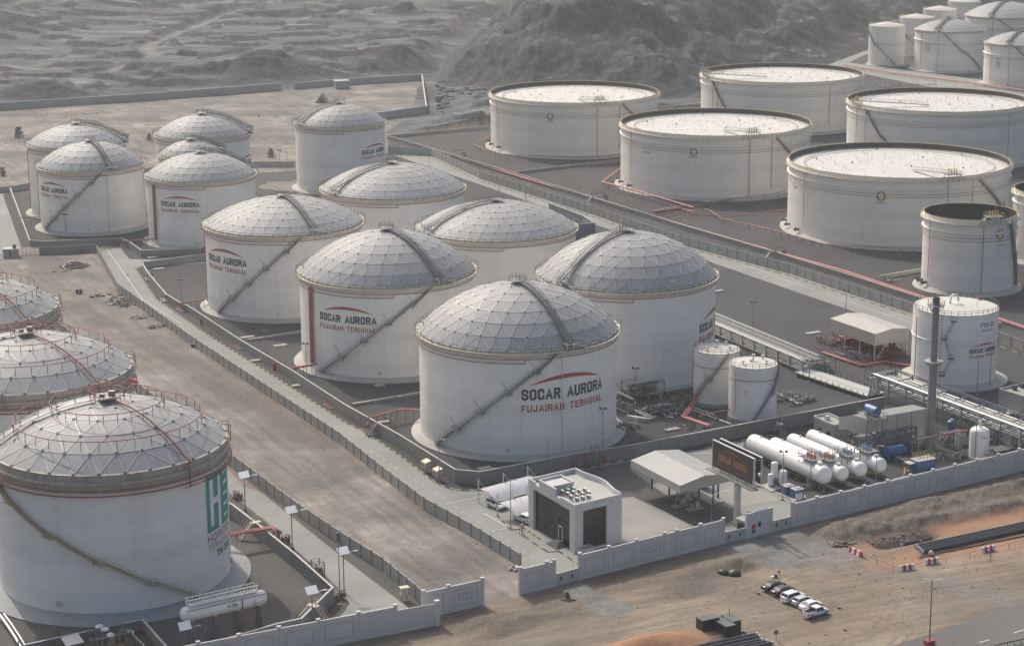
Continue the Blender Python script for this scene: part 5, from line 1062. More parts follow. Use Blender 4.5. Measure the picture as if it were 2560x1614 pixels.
mb = MB(); blk(mb, 11.2, 11.34, .35, .48, .85, 3.6); blk(mb, 12.7, 12.84, .35, .48, .85, 3.6); blk(mb, 11.2, 12.84, .35, .48, 3.5, 3.64); obj('door_frame', mb, 'white_paint', ob, True)
t = thing('planter_frame', 'cream concrete pit frame at the foot of the office, against the wall', 'pit frame', tuple(Q(8, 1715, 860))[:2]); mb = MB()
for dx, dy, w_, d_ in ((0, -.9, 3.4, .3), (0, .9, 3.4, .3), (-1.6, 0, .3, 1.6), (1.6, 0, .3, 1.6)): mb.box(dx*cos(.56)-dy*sin(.56), dx*sin(.56)+dy*cos(.56), .9, w_, d_, .5, .56)
obj('rim', mb, 'wall_cap', t); mb = MB(); mb.box(0, 0, .45, 3.0, 1.5, .9, .56); obj('base', mb, 'concrete_wall', t)
# ------------------------------------------------------------------ loading canopy
cn = thing('loading_canopy', 'broad white ridged canopy over the truck loading bays', 'canopy', (33.3, 392)); EL, EN, ER, EB = Vector((24.1, 397.1, 0)), Vector((32.8, 380.6, 0)), Vector((43.2, 387.6, 0)), Vector((34.5, 404.1, 0)); R1, R2 = (EL+EB)/2, (EN+ER)/2
mb = MB(); z1, z2 = 7.0, 7.95
mb.add([at(EL, z1), at(EN, z1), at(R2, z2), at(R1, z2)], [(0, 1, 2, 3)]); mb.add([at(R1, z2), at(R2, z2), at(ER, z1), at(EB, z1)], [(0, 1, 2, 3)]); mb.add([at(EL, 5.6), at(EN, 5.6), at(ER, 5.6), at(EB, 5.6)], [(3, 2, 1, 0)]); obj('roof', mb, 'cladding_pale', cn, True)
mb = MB()
for i in range(1, 24):
    f = i/24
    for (a, b, c2, d) in ((EL, EN, R1, R2), (EB, ER, R1, R2)): p = a.lerp(b, f); q = c2.lerp(d, f); mb.beam(at(p, z1+.02), at(q, z2+.02), .07, .05)
o = obj('roof_seam', mb, 'tile_white', cn, True); o['kind'] = 'stuff'
mb = MB()
for a, b, za, zb_ in ((EL, EN, z1, z1), (EN, R2, z1, z2), (R2, ER, z2, z1), (ER, EB, z1, z1), (EB, R1, z1, z2), (R1, EL, z2, z1)):
    n_ = ((a+b)/2-(EL+ER)/2).normalized()*.04; mb.add([at(a, 5.5)+n_, at(b, 5.5)+n_, at(b, zb_+.06)+n_, at(a, za+.06)+n_], [(0, 1, 2, 3)])
obj('fascia', mb, 'cladding_grey', cn, True)
for x, y in ((39.8, 385.1), (31.9, 395.8), (28.6, 399.6), (37.4, 389.8), (34.8, 394.6), (37.2, 401.5), (41.6, 393)): mb = MB(); mb.box(x, y, 2.8, .3, .3, 5.6, .5); obj('column', mb, 'steel_dark', cn, True)
# kit under the canopy
for i, (x, y, lb) in enumerate(((33.6, 388.6, 'grey loading arm skid under the canopy, nearest its left edge'), (36.2, 386.6, 'grey loading arm skid under the canopy, beside the front column'), (34.6, 392.0, 'grey loading arm skid deep under the canopy'))):
    t = thing('loading_skid', lb, 'loading arm', (x, y), .55, 'loading arm skids under the canopy'); mb = MB(); mb.box(0, 0, .2, 3.4, 1.6, .4); obj('base', mb, 'concrete_wall', t); mb = MB()
    mb.path([(-1, 0, .4), (-1, 0, 3), (-.2, .2, 3.4), (1.2, .5, 3.1), (1.3, .5, 1.2)], .12, 8); mb.path([(.2, -.3, .4), (.2, -.3, 2.0), (1.0, -.3, 2.0)], .1, 8); obj('loading_arm', mb, 'steel_grey', t); mb = MB(); mb.box(.9, .2, .9, .7, .5, 1.0); obj('meter_box', mb, 'steel_light', t)
    mb = MB(); mb.box(-.3, .5, .8, .6, .3, .8); obj('control_box', mb, 'yellow_paint' if i == 1 else 'steel_dark', t)
mb = MB(); t = thing('loading_island', 'pale raised island with a control cabin under the canopy', 'loading island', (37.6, 396.6), .0); mb = MB(); mb.box(0, 0, .12, 3.2, 15, .24, .487); obj('kerb_base', mb, 'concrete_warm', t); mb = MB(); mb.box(1.2, 4.2, 1.6, 2.2, 2.6, 2.6, .487); obj('cabin', mb, 'cladding_pale', t); mb = MB(); mb.box(1.2, 4.2, 3.0, 2.6, 3.0, .14, .487); obj('cabin_roof', mb, 'wall_cap', t)
# ------------------------------------------------------------------ billboard
bb = thing('billboard', 'black double-sided company billboard raised on one thick white pillar', 'billboard', (43.7, 377.4)); a, b = Vector((39.7, 385.3, 0)), Vector((46.3, 372.9, 0)); t = (b-a).normalized(); s = Vector((t.y, -t.x, 0)); zb0, zb1 = 9.6, 14.9
mb = MB(); mb.frame(Vector((43.7, 377.2, 4.1)), t*.5, s*.5, Vector((0, 0, 4.3))); obj('pillar', mb, 'cladding_pale', bb, True)
for sg, nm in ((0, 'front'), (1.7, 'back')):
    c_ = (a+b)/2-s*sg; mb = MB(); mb.frame(c_+Vector((0, 0, (zb0+zb1)/2)), (b-a)/2, s*.12, Vector((0, 0, (zb1-zb0)/2))); obj('panel', mb, 'sign_dark', bb, True)
    mb = MB()
    for z in (zb1+.06,): mb.frame(c_+Vector((0, 0, z)), (b-a)/2+t*.12, s*.22, Vector((0, 0, .06)))
    for e in (-1, 1): mb.frame(c_+e*((b-a)/2+t*.08)+Vector((0, 0, (zb0+zb1)/2)), t*.08, s*.22, Vector((0, 0, (zb1-zb0)/2)))
    obj('frame', mb, 'steel_light', bb, True)
mb = MB(); lb_ = (b-a).length; f = lambda u, v: a+s*.13+t*(u+lb_*.15)+Vector((0, 0, zb0+v)); block_text(mb, 'SOCAR AURORA', lb_*.70, 1.45, lambda u, v: f(u, v+1.75), .38); obj('lettering', mb, 'sign_gold', bb, True)
mb = MB(); block_text(mb, 'FUJAIRAH TERMINAL', lb_*.70, .95, lambda u, v: f(u, v+.6), .34); obj('lettering', mb, 'sign_magenta', bb, True)
mb = MB(); put_arc(mb, lb_*.70, 3.1, 1.5, .5, lambda u, v: f(u, v)); obj('arc_emblem', mb, 'sign_red', bb, True)
mb = MB(); c_ = (a+b)/2-s*.85
mb.frame(c_+s*1.2+Vector((0, 0, 8.9)), (b-a)/2+t*.9, s*.8, Vector((0, 0, .08))); mb.frame(c_+Vector((0, 0, 8.6)), (b-a)/2, s*.25, Vector((0, 0, .25))); mb.frame(c_-s*1.1+Vector((0, 0, 8.9)), (b-a)/2, s*.5, Vector((0, 0, .08)))
for i in range(6): p = a.lerp(b, i/5); mb.beam(at(p+s*.2, 9.0), at(p-s*.0, zb0+.2), .14); mb.beam(at(p-s*.2, 9.2), at(p-s*1.5, 9.2), .14); mb.beam(at(p-s*.15, zb1-.4), at(p-s*1.6, zb1-.4), .1)
for i in range(8): p = a.lerp(b, i/7); mb.beam(at(p+s*1.1, 8.95), at(p+s*1.1, 9.5), .06)
obj('catwalk', mb, 'steel_grey', bb, True)
mb = MB(); mb.tube(at(b-s*1.2+t*.05, 11.6), at(b-s*1.2+t*.35, 11.6), .42, 14); mb.box(b.x+.1, b.y, 10.2, .5, .5, .6, .5); obj('sign_equipment', mb, 'white_paint', bb, True)
# ------------------------------------------------------------------ car shades
def car_shade(lbl, p0, ln, w=5.4, zc=2.9):
    root = thing('car_shade', lbl, 'car shade', (p0[0], p0[1]), math.atan2(BX.y, BX.x)+.12, 'curved fabric car shades beside the office'); mb = MB(); N = 12
    pr = [(-w/2+w*i/N, zc-1.25*((i/N)**2.2)+.25*sin(PI*i/N)) for i in range(N+1)]
    vs = [(x, -y, z) for x in (0, ln) for y, z in pr]; mb.add(vs, [(i, i+1, N+2+i, N+1+i) for i in range(N)], True); vs = [(x, -y, z-.06) for x in (0, ln) for y, z in pr]; mb.add(vs, [(N+1+i, N+2+i, i+1, i) for i in range(N)], True); obj('shade_sheet', mb, 'canvas', root)
    mb = MB()
    for x in (0, ln): mb.path([(x, -y, z+.02) for y, z in pr], .08, 6)
    mb.beam((0, w/2, zc), (ln, w/2, zc), .12); mb.beam((0, -w/2, zc-1.25), (ln, -w/2, zc-1.25), .12); obj('edge_beam', mb, 'steel_light', root)
    for x in (0, ln/2, ln): mb = MB(); mb.tube((x, w/2+.3, 0), (x, w/2+.3, 4.9), .12, 8); mb.beam((x, w/2+.3, 4.8), (x, -.4, zc+.1), .06); mb.beam((x, w/2+.3, 3.1), (x, 0, zc), .08); obj('mast', mb, 'steel_light', root)
sA = Q(22, 1050, 960, 2.2); car_shade('farther curved white car shade, over the white and dark cars', (sA.x-3.4, sA.y+.2), 13)
sB = Q(22, 1260, 1100, 2.2); car_shade('nearer curved white car shade tucked against the office', (sB.x-3.6, sB.y+.1), 7.5)
FR[26] = (1500, 250, 4.3)
def zs_(pts, z): return [at(p, z) for p in pts]
def pipeline(lbl, pts, z=1., r=.2, m='red_pipe', posts=None, pm='steel_dark', group=None, extra=(), name='pipeline', foot=True, cat='pipeline'):
    P = [Vector((p[0], p[1], z if len(p) < 3 or abs(p[2]) < 1e-6 else p[2])) for p in pts]; root = thing(name, lbl, cat, (P[0].x, P[0].y), 0, group)
    mb = MB(); mb.path(P, r, 8); obj('pipe', mb, m, root, True)
    for dx, rr_, mm in extra:
        mb = MB(); off = []
        for i, p in enumerate(P):
            t = (P[min(i+1, len(P)-1)]-P[max(i-1, 0)]); t.z = 0; t.normalize(); off.append(p+Vector((-t.y, t.x, 0))*dx)
        mb.path(off, rr_, 8); obj('pipe', mb, mm, root, True)
    if posts:
        pm_ = MB(); fm = MB(); w_ = .25+max([abs(e[0]) for e in extra] or [0]); sp = max((e[0] for e in extra), default=0)
        for a, b in zip(P[:-1], P[1:]):
            L_ = (b-a).length; k = max(1, round(L_/posts))
            for j in range(k):
                p = a.lerp(b, (j+.5)/k); t = (b-a).normalized()
                if abs(t.z) > .5: continue
                s = Vector((-t.y, t.x, 0)).normalized(); c_ = p+s*sp/2; pm_.beam(at(c_, 0), at(c_, p.z-r*.5), .13); pm_.beam(at(c_-s*(w_/2+.2), p.z-r-.05), at(c_+s*(w_/2+.2), p.z-r-.05), .12)
                if foot: fm.box(c_.x, c_.y, .1, .55, .55, .2)
        o = obj('support', pm_, pm, root, True); o['kind'] = 'stuff'
        if foot: o = obj('footing', fm, 'pad_white', root, True); o['kind'] = 'stuff'
    return root
pk = L(2, (680, 1073))+L(20, (0, 170), (780, 415), (1340, 575), (2060, 800), (2408, 905))+L(6, (700, 280), (1130, 400), (1690, 585))+L(6, (2228, 740), (2408, 800), (2700, 900))
pipeline('long bright pink double pipeline running the full length of the service road fence', pk, .9, .26, 'pink_pipe', 5.5, extra=((.75, .17, 'pink_pipe'), (-.7, .12, 'red_pipe')))
GP = 'fire mains round the open-topped tanks'
pipeline('thin pink fire main on posts round the farthest left open-topped tank', L(2, (1055, 985), (935, 1050), (1000, 1075), (1140, 1118), (1290, 1128), (1440, 1133), (1700, 1140), (1850, 1130), (1990, 1115)), 2.3, .15, 'pink_pipe', 4.2, group=GP)
pipeline('thick pink fire main on posts in front of the middle open-topped tank', L(26, (220, 790), (15, 945), (270, 1010), (600, 1105), (1000, 1225)), 2.3, .24, 'pink_pipe', 3.2, group=GP, extra=((.6, .16, 'pink_pipe'),))
pipeline('thin red fire main on posts at the right foot of the middle open-topped tank', L(26, (920, 1195), (1250, 1155), (1560, 1110), (1840, 1075), (2000, 1050)), 2.3, .1, 'red_pipe', 5, group=GP)
pipeline('pink fire main on posts crossing in front of the nearest open-topped tank', L(26, (1120, 1230), (1180, 1245))+L(6, (290, 55), (680, 145), (1010, 240), (1230, 252), (1490, 268), (1690, 270)), 2.0, .16, 'pink_pipe', 4.2, group=GP)
pipeline('thin red fire main on posts round the black-interior tank', L(23, (750, 1380), (960, 1460), (1160, 1490), (1500, 1520), (1780, 1500), (1980, 1460), (2120, 1410)), 2.0, .09, 'red_pipe', 3.2, group=GP)
pipeline('red branch pipes joining the pink pipeline below the middle open-topped tank', L(20, (1990, 775), (2408, 715))+L(26, (1000, 1240)), 1.2, .2, 'pink_pipe', 3, group='branch pipes of the pink pipeline', extra=((.6, .12, 'red_pipe'),))
pipeline('red branch pipes leading right toward the nearest open-topped tank', L(20, (2200, 830), (2408, 785))+L(3, (330, 1540), (745, 1490)), 1.2, .18, 'pink_pipe', 4, group='branch pipes of the pink pipeline')
pipeline('double red fire main along the road beside the far cream tanks', L(3, (1140, 470), (1540, 535), (2100, 605), (2500, 665), (2800, 720)), 1.2, .3, 'pink_pipe', 7, extra=((1.0, .25, 'red_pipe'),))
pipeline('long silver water line and kerb rail behind the pink pipeline', [p+Vector((1.1, 2.3, 0)) for p in pk], .5, .07, 'galvanised', 11, foot=False)
for i, (k, x, y, lb) in enumerate(((2, 820, 1100, 'near the lone dome'), (20, 1420, 585, 'midway along the pink pipeline'), (6, 675, 285, 'straight beyond the fourth dome'))):
    p = Q(k, x, y); t = thing('crossover_stair', 'dark crossover stair bridging the pink pipeline, '+lb, 'crossover stair', (p.x, p.y), .55, 'crossover stairs over the pink pipeline'); mb = MB(); mb.box(0, 0, 1.9, 5.2, 1.2, .12)
    for sg in (-1, 1): mb.beam((2.6*sg, 0, 1.9), (4.4*sg, 0, 0), 1.0, .12); mb.beam((2.4*sg, .5, 0), (2.4*sg, .5, 1.9), .12); mb.beam((2.4*sg, -.5, 0), (2.4*sg, -.5, 1.9), .12)
    obj('deck', mb, 'steel_dark', t); mb = MB()
    for sg in (-.6, .6):
        mb.beam((-2.6, sg, 3.0), (2.6, sg, 3.0), .07); mb.beam((-2.6, sg, 2.5), (2.6, sg, 2.5), .06)
        for x_ in (-2.6, -1.3, 0, 1.3, 2.6): mb.beam((x_, sg, 1.9), (x_, sg, 3.0), .07)
        for q in (-1, 1): mb.beam((2.6*q, sg, 3.0), (4.4*q, sg, 1.1), .06)
    obj('handrail', mb, 'steel_dark', t)
# ------------------------------------------------------------------ pipe racks
def pipe_rack(lbl, a, b, wv, top, levels, step, pipes, m='blue_grey_steel', truss=True):
    a = Vector((a[0], a[1], 0)); b = Vector((b[0], b[1], 0)); wv = Vector((wv[0], wv[1], 0)); L_ = (b-a).length; t = (b-a)/L_; s = wv.normalized(); W = wv.length; k = max(1, round(L_/step)); root = thing('pipe_rack', lbl, 'pipe rack', (a.x, a.y))
    for j in range(k+1):
        p = a+t*L_*j/k; fr = MB()
        for q in (p, p+wv): fr.beam(at(q, 0), at(q, top), .26, .26, t)
        for z in levels: fr.beam(at(p, z-.12), at(p+wv, z-.12), .24, .26)
        obj('portal_frame', fr, m, root, True)
    lb = MB()
    for q in (a, a+wv):
        for z in (top,)+tuple(levels[:1]): lb.beam(at(q, z), at(q+t*L_, z), .18, .22)
    if truss:
        for j in range(k): p = a+t*L_*j/k+wv; q = a+t*L_*(j+1)/k+wv; lb.beam(at(p, top), at(q, levels[0]), .09)
    obj('longitudinal_beam', lb, m, root, True)
    for off, z, r, mm, e0, e1 in pipes:
        pb = MB(); p = a+s*off+t*L_*e0; q = a+s*off+t*L_*e1; r *= .8; pb.tube(at(p, z+r), at(q, z+r), r, 10)
        obj('pipe', pb, mm, root, True)
    return root
wht = 'pipe_white'; cl = 'cladding_pale'
rr0 = [(.5, 3.3, .30, cl, 0, 1), (1.3, 3.3, .22, cl, 0, .96), (2.1, 3.3, .15, wht, 0, 1), (2.9, 3.3, .12, cl, 0, 1), (6.6, 3.45, .2, wht, 0, .97), (.6, 1.7, .22, wht, 0, 1), (1.4, 1.7, .26, cl, 0, 1), (2.3, 1.7, .17, wht, 0, 1), (3.2, 1.7, .22, cl, 0, 1), (4.3, 1.7, .15, wht, 0, 1), (5.4, 1.7, .2, cl, 0, 1), (1., .5, .3, wht, 0, 1), (2.2, .5, .25, cl, 0, 1), (3.6, 3.3, .1, 'steel_grey', 0, 1), (4.4, 3.3, .14, 'steel_mid', 0, 1), (5.2, 3.3, .1, cl, 0, 1), (5.9, 3.3, .12, 'steel_grey', 0, 1), (3.8, 1.7, .12, 'steel_grey', 0, 1), (6.2, 1.7, .12, 'steel_mid', 0, 1)]
pipe_rack('low pipe rack packed with pale pipes, emerging from behind the dome with the cut-off lettering', (45.3, 541.5), (71.7, 486.0), (5.9, 3.9), 3.7, (3.3, 1.7), 5.6, rr0)
rr1 = [(.5, 5.5, .28, 'steel_light', 0, .76), (1.2, 5.5, .22, 'steel_light', 0, .76), (2.2, 5.5, .15, cl, .1, 1), (6.7, 4.3, .36, wht, .08, 1), (5.8, 4.3, .22, wht, 0, 1), (3.6, 4.3, .2, 'pink_pipe', .45, .9), (4.6, 4.3, .26, cl, 0, 1), (1., 4.3, .3, wht, .55, 1), (2., 4.3, .2, cl, 0, 1), (1.2, 3.0, .25, cl, 0, 1), (2.6, 3.0, .18, cl, 0, 1), (3.6, 3.0, .25, wht, 0, 1), (5, 3.0, .22, cl, .3, 1), (3., 5.5, .1, 'steel_grey', 0, .9), (3.1, 4.3, .1, 'steel_mid', 0, 1), (5.2, 4.3, .1, 'steel_grey', 0, 1), (7.2, 4.3, .12, cl, 0, 1), (.4, 4.3, .12, 'steel_mid', 0, 1)]
pipe_rack('high pipe rack of white pipes crossing the process area to the right edge', (85.2, 466.1), (128, 387.5), (6.4, 4.4), 5.8, (5.3, 4.1, 2.9), 6.4, rr1)
t = thing('pipe_bundle', 'bundle of thick pale pipes on sleepers linking the low and the high pipe rack', 'pipe bundle', (70, 486)); a0, a1 = Q(15, 190, 1080, .9), Q(15, 1330, 1460, .9); sdir = Vector((.83, .55, 0))
for i, (o_, r, mm) in enumerate(((0, .34, cl), (.95, .26, cl), (1.7, .18, wht), (2.4, .28, cl), (3.2, .2, cl), (3.9, .26, wht), (4.6, .16, cl), (5.2, .2, cl))):
    mb = MB(); e = a1+sdir*o_; mb.path([a0+sdir*o_, e-(a1-a0).normalized()*1.0, e, e+Vector((.3, -.2, .8)), e+Vector((.5, -.3, 1.8)), e+Vector((.5, -.3, 4.7))] if i < 5 else [a0+sdir*o_, e], r, 10); obj('pipe', mb, mm, t, True)
for i in range(12): p = a0.lerp(a1, (i+.5)/12); mb = MB(); mb.beam(at(p-sdir*.6, .35), at(p+sdir*6, .35), .35, .5); mb.beam(at(p-sdir*.5, 0), at(p-sdir*.5, 1.7), .16); mb.beam(at(p+sdir*5.9, 0), at(p+sdir*5.9, 1.7), .16); obj('sleeper', mb, 'steel_dark', t, True)
# ------------------------------------------------------------------ valve and pipe clusters
def manifold(name, lbl, c, w_, d_, n, seed, mats=('cladding_pale', 'steel_grey', 'white_paint'), hmax=1.8, rot=.56, group=None, frame=False, rmax=.2, cat='pipe manifold'):
    R0 = random.Random(seed); root = thing(name, lbl, cat, (c[0], c[1]), rot, group)
    pl = {m: MB() for m in mats}; vv = MB()
    for i in range(n):
        m = mats[i % len(mats)]; r = R0.uniform(.07, rmax); x = R0.uniform(-w_/2, w_/2); y = R0.uniform(-d_/2, d_/2); z = R0.uniform(.35, hmax*.6); ax = R0.random() < .5
        ln = R0.uniform(.25, .8)*(w_ if ax else d_); 
        p = Vector((x-ln/2 if ax else x, y if ax else y-ln/2, z)); q = Vector((x+ln/2 if ax else x, y if ax else y+ln/2, z))
        for v in (p, q): v.x = max(-w_/2, min(w_/2, v.x)); v.y = max(-d_/2, min(d_/2, v.y))
        e = q+Vector((0, 0, R0.uniform(.4, hmax*.6))) if R0.random() < .6 else q+Vector((0, 0, -z+.05)); pl[m].path([at(p, .05), p, q, e], r, 6)
        g_ = p.lerp(q, R0.uniform(.3, .7)); vv.tube(g_-((q-p).normalized()*.16), g_+((q-p).normalized()*.16), r*2, 8); vv.beam(g_, g_+Vector((0, 0, .6)), .09); vv.tube(g_+Vector((0, 0, .6)), g_+Vector((0, 0, .66)), .24, 8)
    for m in mats: o = obj('pipe', pl[m], m, root); o['kind'] = 'stuff'
    o = obj('valve', vv, 'steel_dark', root); o['kind'] = 'stuff'
    if frame:
        mb = MB(); rl = MB()
        for i in (-1, 1):
            for j in (-1, 1): mb.beam((i*w_/2, j*d_/2, 0), (i*w_/2, j*d_/2, hmax+.8), .14)
        mb.box(0, 0, hmax-.2, w_, d_*.4, .08)
        for z in (hmax+.8, hmax+.3): rl.path([(-w_/2, -d_/2, z), (w_/2, -d_/2, z), (w_/2, d_/2, z), (-w_/2, d_/2, z)], .05, 4, True)
        obj('access_frame', mb, 'steel_dark', root); obj('handrail', rl, 'steel_dark', root)
    return root
p = Q(12, 560, 470); manifold('pipe_manifold', 'tall cream valve manifold with access platforms at the foot of the dome with cut-off lettering', p, 9, 5, 22, 1, ('cladding_pale', 'steel_grey', 'cladding_grey'), 3.2, frame=True, rmax=.3)
p = Q(12, 880, 690); manifold('pipe_manifold', 'dark knot of pumps and pipes in front of the small white tanks', p, 11, 8, 34, 2, ('steel_grey', 'galvanised', 'steel_dark'), 2.0, rmax=.26)
p = Q(12, 330, 640); manifold('pipe_manifold', 'pale pipe knot against the right side of the nearest tank', p, 5, 12, 26, 3, ('cladding_pale', 'white_paint', 'steel_grey'), 1.6)
p = Q(12, 300, 900); manifold('pipe_manifold', 'dark pipe knot and steps low at the right foot of the nearest tank', p, 6, 4.5, 14, 4, ('steel_grey', 'steel_dark'), 1.8)
p = Q(12, 1040, 540); manifold('pipe_manifold', 'mixed grey pipe knot just left of the farther small white tank', p, 12, 6, 26, 5, ('galvanised', 'steel_grey', 'red_dark'), 1.5)
p = Q(6, 790, 1290); manifold('pipe_manifold', 'cluttered cream valve cluster right of the nearer small white tank', p, 8, 8, 40, 6, ('cladding_pale', 'cream_edge', 'steel_grey'), 1.5)
p = Q(6, 1420, 460); manifold('pipe_manifold', 'low pale pipe cluster beside the black-interior tank', p, 10, 5, 22, 7, ('cladding_pale', 'steel_grey'), 1.0)
p = Q(6, 2150, 480); manifold('pipe_manifold', 'dark pipe knot at the right foot of the black-interior tank', p, 6, 5, 14, 8, ('steel_dark', 'steel_grey'), 1.6)
p = Q(13, 1180, 40); manifold('pipe_manifold', 'rusty pipe cluster below the bund wall left of the small concrete building', Q(12, 1290, 1060), 10, 4, 22, 9, ('steel_grey', 'red_pipe', 'steel_dark'), 1.6)
for pts, lb, r_, z in ((L(12, (200, 425), (700, 395), (1260, 300)), 'thick grey pipe lying along the foot of the dome with cut-off lettering', .5, .9), (L(12, (600, 500), (1250, 385)), 'thinner grey pipe lying in front of the thick one', .36, .8), (L(12, (210, 445), (430, 550)), 'bright pipe stub poking out from behind the nearest tank', .28, .8)):
    pipeline(lb, pts, z, r_, 'galvanised' if r_ > .3 else 'white_paint', 4, group='large pipes near the small white tanks', foot=False)
t = thing('pipe_loop', 'shiny zigzag loop of three pipes on the gravel by the nearest tank', 'pipe loop', tuple(Q(12, 560, 720))[:2])
for i in range(3): mb = MB(); o_ = Vector((.75*i, -.1*i, 0)); mb.path([q+o_+Vector((0, 0, .8)) for q in L(12, (860, 610), (680, 640), (470, 705), (585, 775), (690, 775), (600, 810), (350, 770))], .17, 8); obj('pipe', mb, 'white_paint' if i < 2 else 'galvanised', t, True)
for x in (455, 490): p = Q(12, x, 860); mb = MB(); mb.tube(p, at(p, 2.1), .2, 8); obj('pipe_stub', mb, 'white_paint', t, True)
# salmon pipe bridge
sb = [Q(12, 1250, 480, 2.6), Q(12, 1065, 735, 2.6), Q(12, 1400, 850, 2.6), Q(12, 1400, 870, 2.6), Q(12, 1400, 880, .3)]
pipeline('salmon pipe bridge stepping from the farther small tank over the bund wall', sb, 2.6, .12, 'pink_pipe', 3.2, extra=((.35, .1, 'pink_pipe'), (.7, .1, 'red_pipe'), (1.05, .08, 'pink_pipe')))
pipeline('salmon pipes leading to the nearer small white tank', [Q(12, 1300, 735, 2.4), Q(12, 1550, 670, 2.4), Q(12, 1780, 640, 2.4)], 2.4, .12, 'pink_pipe', 3, extra=((.4, .09, 'red_pipe'),))
for pts, lb in ((L(12, (1150, 650), (1710, 860)), 'bright white pipe running diagonally under the salmon bridge'), (L(12, (1220, 640), (1500, 745)), 'short white pipe parallel to the bright diagonal one')): pipeline(lb, pts, .5, .13, 'white_paint', 4, group='white ground pipes', foot=False)
p = Q(6, 720, 1330); pipeline('white pipe pair crossing the gravel beyond the bund wall', L(6, (660, 1250), (830, 1330))+L(6, (700, 1330), (830, 1385))[:0], .6, .14, 'white_paint', 3, foot=False, extra=((.7, .12, 'cladding_pale'),))
# bund crossings of fire pipes
GC = 'red fire pipes crossing the bund wall to the lettered tanks'
def crossing(lbl, pts, z, r=.16, ex=()): return pipeline(lbl, pts, z, r, 'red_pipe', 2.2, group=GC, extra=ex, foot=False)
crossing('red fire pipes reaching the nearest lettered tank from the road side', [Q(5, 190, 1415, 2.9), Q(5, 430, 1352, 2.9), Q(5, 600, 1362, 2.9)], 2.9, .16, ((.45, .16, 'red_pipe'),))
crossing('red fire pipe reaching the second lettered tank', [Q(4, 2035, 1068, 2.4), Q(4, 2215, 1038, 2.4)], 2.4, .2, ((.5, .2, 'red_pipe'),))
crossing('red fire pipe reaching the third lettered tank', [Q(4, 1262, 610, 2.3), Q(4, 1450, 582, 2.3)], 2.3, .15, ((.4, .12, 'red_pipe'),))
crossing('red fire pipe reaching the shiny domed tank', [Q(4, 865, 180, 2.3), Q(4, 1090, 158, 2.3)], 2.3, .2)
crossing('red fire pipe reaching the tank beside the north gate', [Q(19, 330, 660, 2.3), Q(19, 620, 640, 2.3)], 2.3, .15)
# valve stations along the gravel strip
GV = 'red valve stations on the gravel strip'
vs0 = None
for i, (k, x, y, lb) in enumerate(((8, 215, 20, 'below the nearest lettered tank'), (4, 2320, 1330, 'between the second tank and the road, nearest the office'), (4, 1960, 1080, 'below the thick red riser pipe'), (4, 1690, 920, 'where the partition kerb meets the bund wall'), (4, 1280, 660, 'below the third lettered tank'), (4, 1160, 590, 'at the bend of the bund wall'), (4, 1050, 440, 'beside the dark rounded kerb'), (4, 870, 215, 'at the shiny dome by the top of the road'))):
    p = Q(k, x, y)
    lbl = 'red and dark valve station '+lb
    if vs0 is None:
        R0 = random.Random(5); vs0 = thing('valve_station', lbl, 'valve station', (p.x, p.y), -1.1, GV); a_ = MB(); b2 = MB(); c2 = MB()
        for j in range(4): x_ = -1.8+j*1.1; a_.path([(x_, -1, .1), (x_, -1, 1.3+.3*(j % 2)), (x_, .8, 1.3+.3*(j % 2)), (x_, .8, 2.3)], .1, 6); b2.tube((x_, -.3, 1.1+.3*(j % 2)), (x_, .2, 1.5+.3*(j % 2)), .2, 8); b2.tube((x_, -.1, 1.9), (x_, -.1, 1.95), .28, 8)
        a_.tube((-2.2, -1, .7), (1.9, -1, .7), .13, 6); c2.beam((-2, .9, 0), (-2, .9, 1.9), .12); c2.beam((1.7, .9, 0), (1.7, .9, 1.9), .12); c2.beam((-2, .9, 1.6), (1.7, .9, 1.6), .1); c2.box(0, 0, .12, 4.6, 2.6, .2)
        obj('pipe', a_, 'red_pipe', vs0); obj('valve', b2, 'steel_dark', vs0); obj('frame', c2, 'steel_grey', vs0)
    else: dup(vs0, (p.x, p.y, 0), -1.1 if i < 5 else -1.3, lbl)
hy0 = None
for i, (k, x, y, lb) in enumerate(((4, 1410, 760, 'left of the partition kerb'), (4, 1920, 1080, 'beside the yellow looped valve station'), (8, 205, 5, 'level with the nearest tank'), (5, 225, 1500, 'just left of the bund stair'))):
    p = Q(k, x, y); lbl = 'small red fire hydrant post '+lb
    if hy0 is None: hy0 = thing('fire_hydrant', lbl, 'hydrant', (p.x, p.y), 0, 'red hydrants on the gravel strip'); mb = MB(); mb.tube((0, 0, 0), (0, 0, 1.7), .28, 10); mb.tube((-.45, 0, 1.2), (.45, 0, 1.2), .15, 8); obj('barrel', mb, 'red_dark', hy0); mb = MB(); mb.sphere((0, 0, 1.7), .32, 10, 5, .6); obj('cap', mb, 'red_dark', hy0)
    else: dup(hy0, (p.x, p.y, 0), 0, lbl)
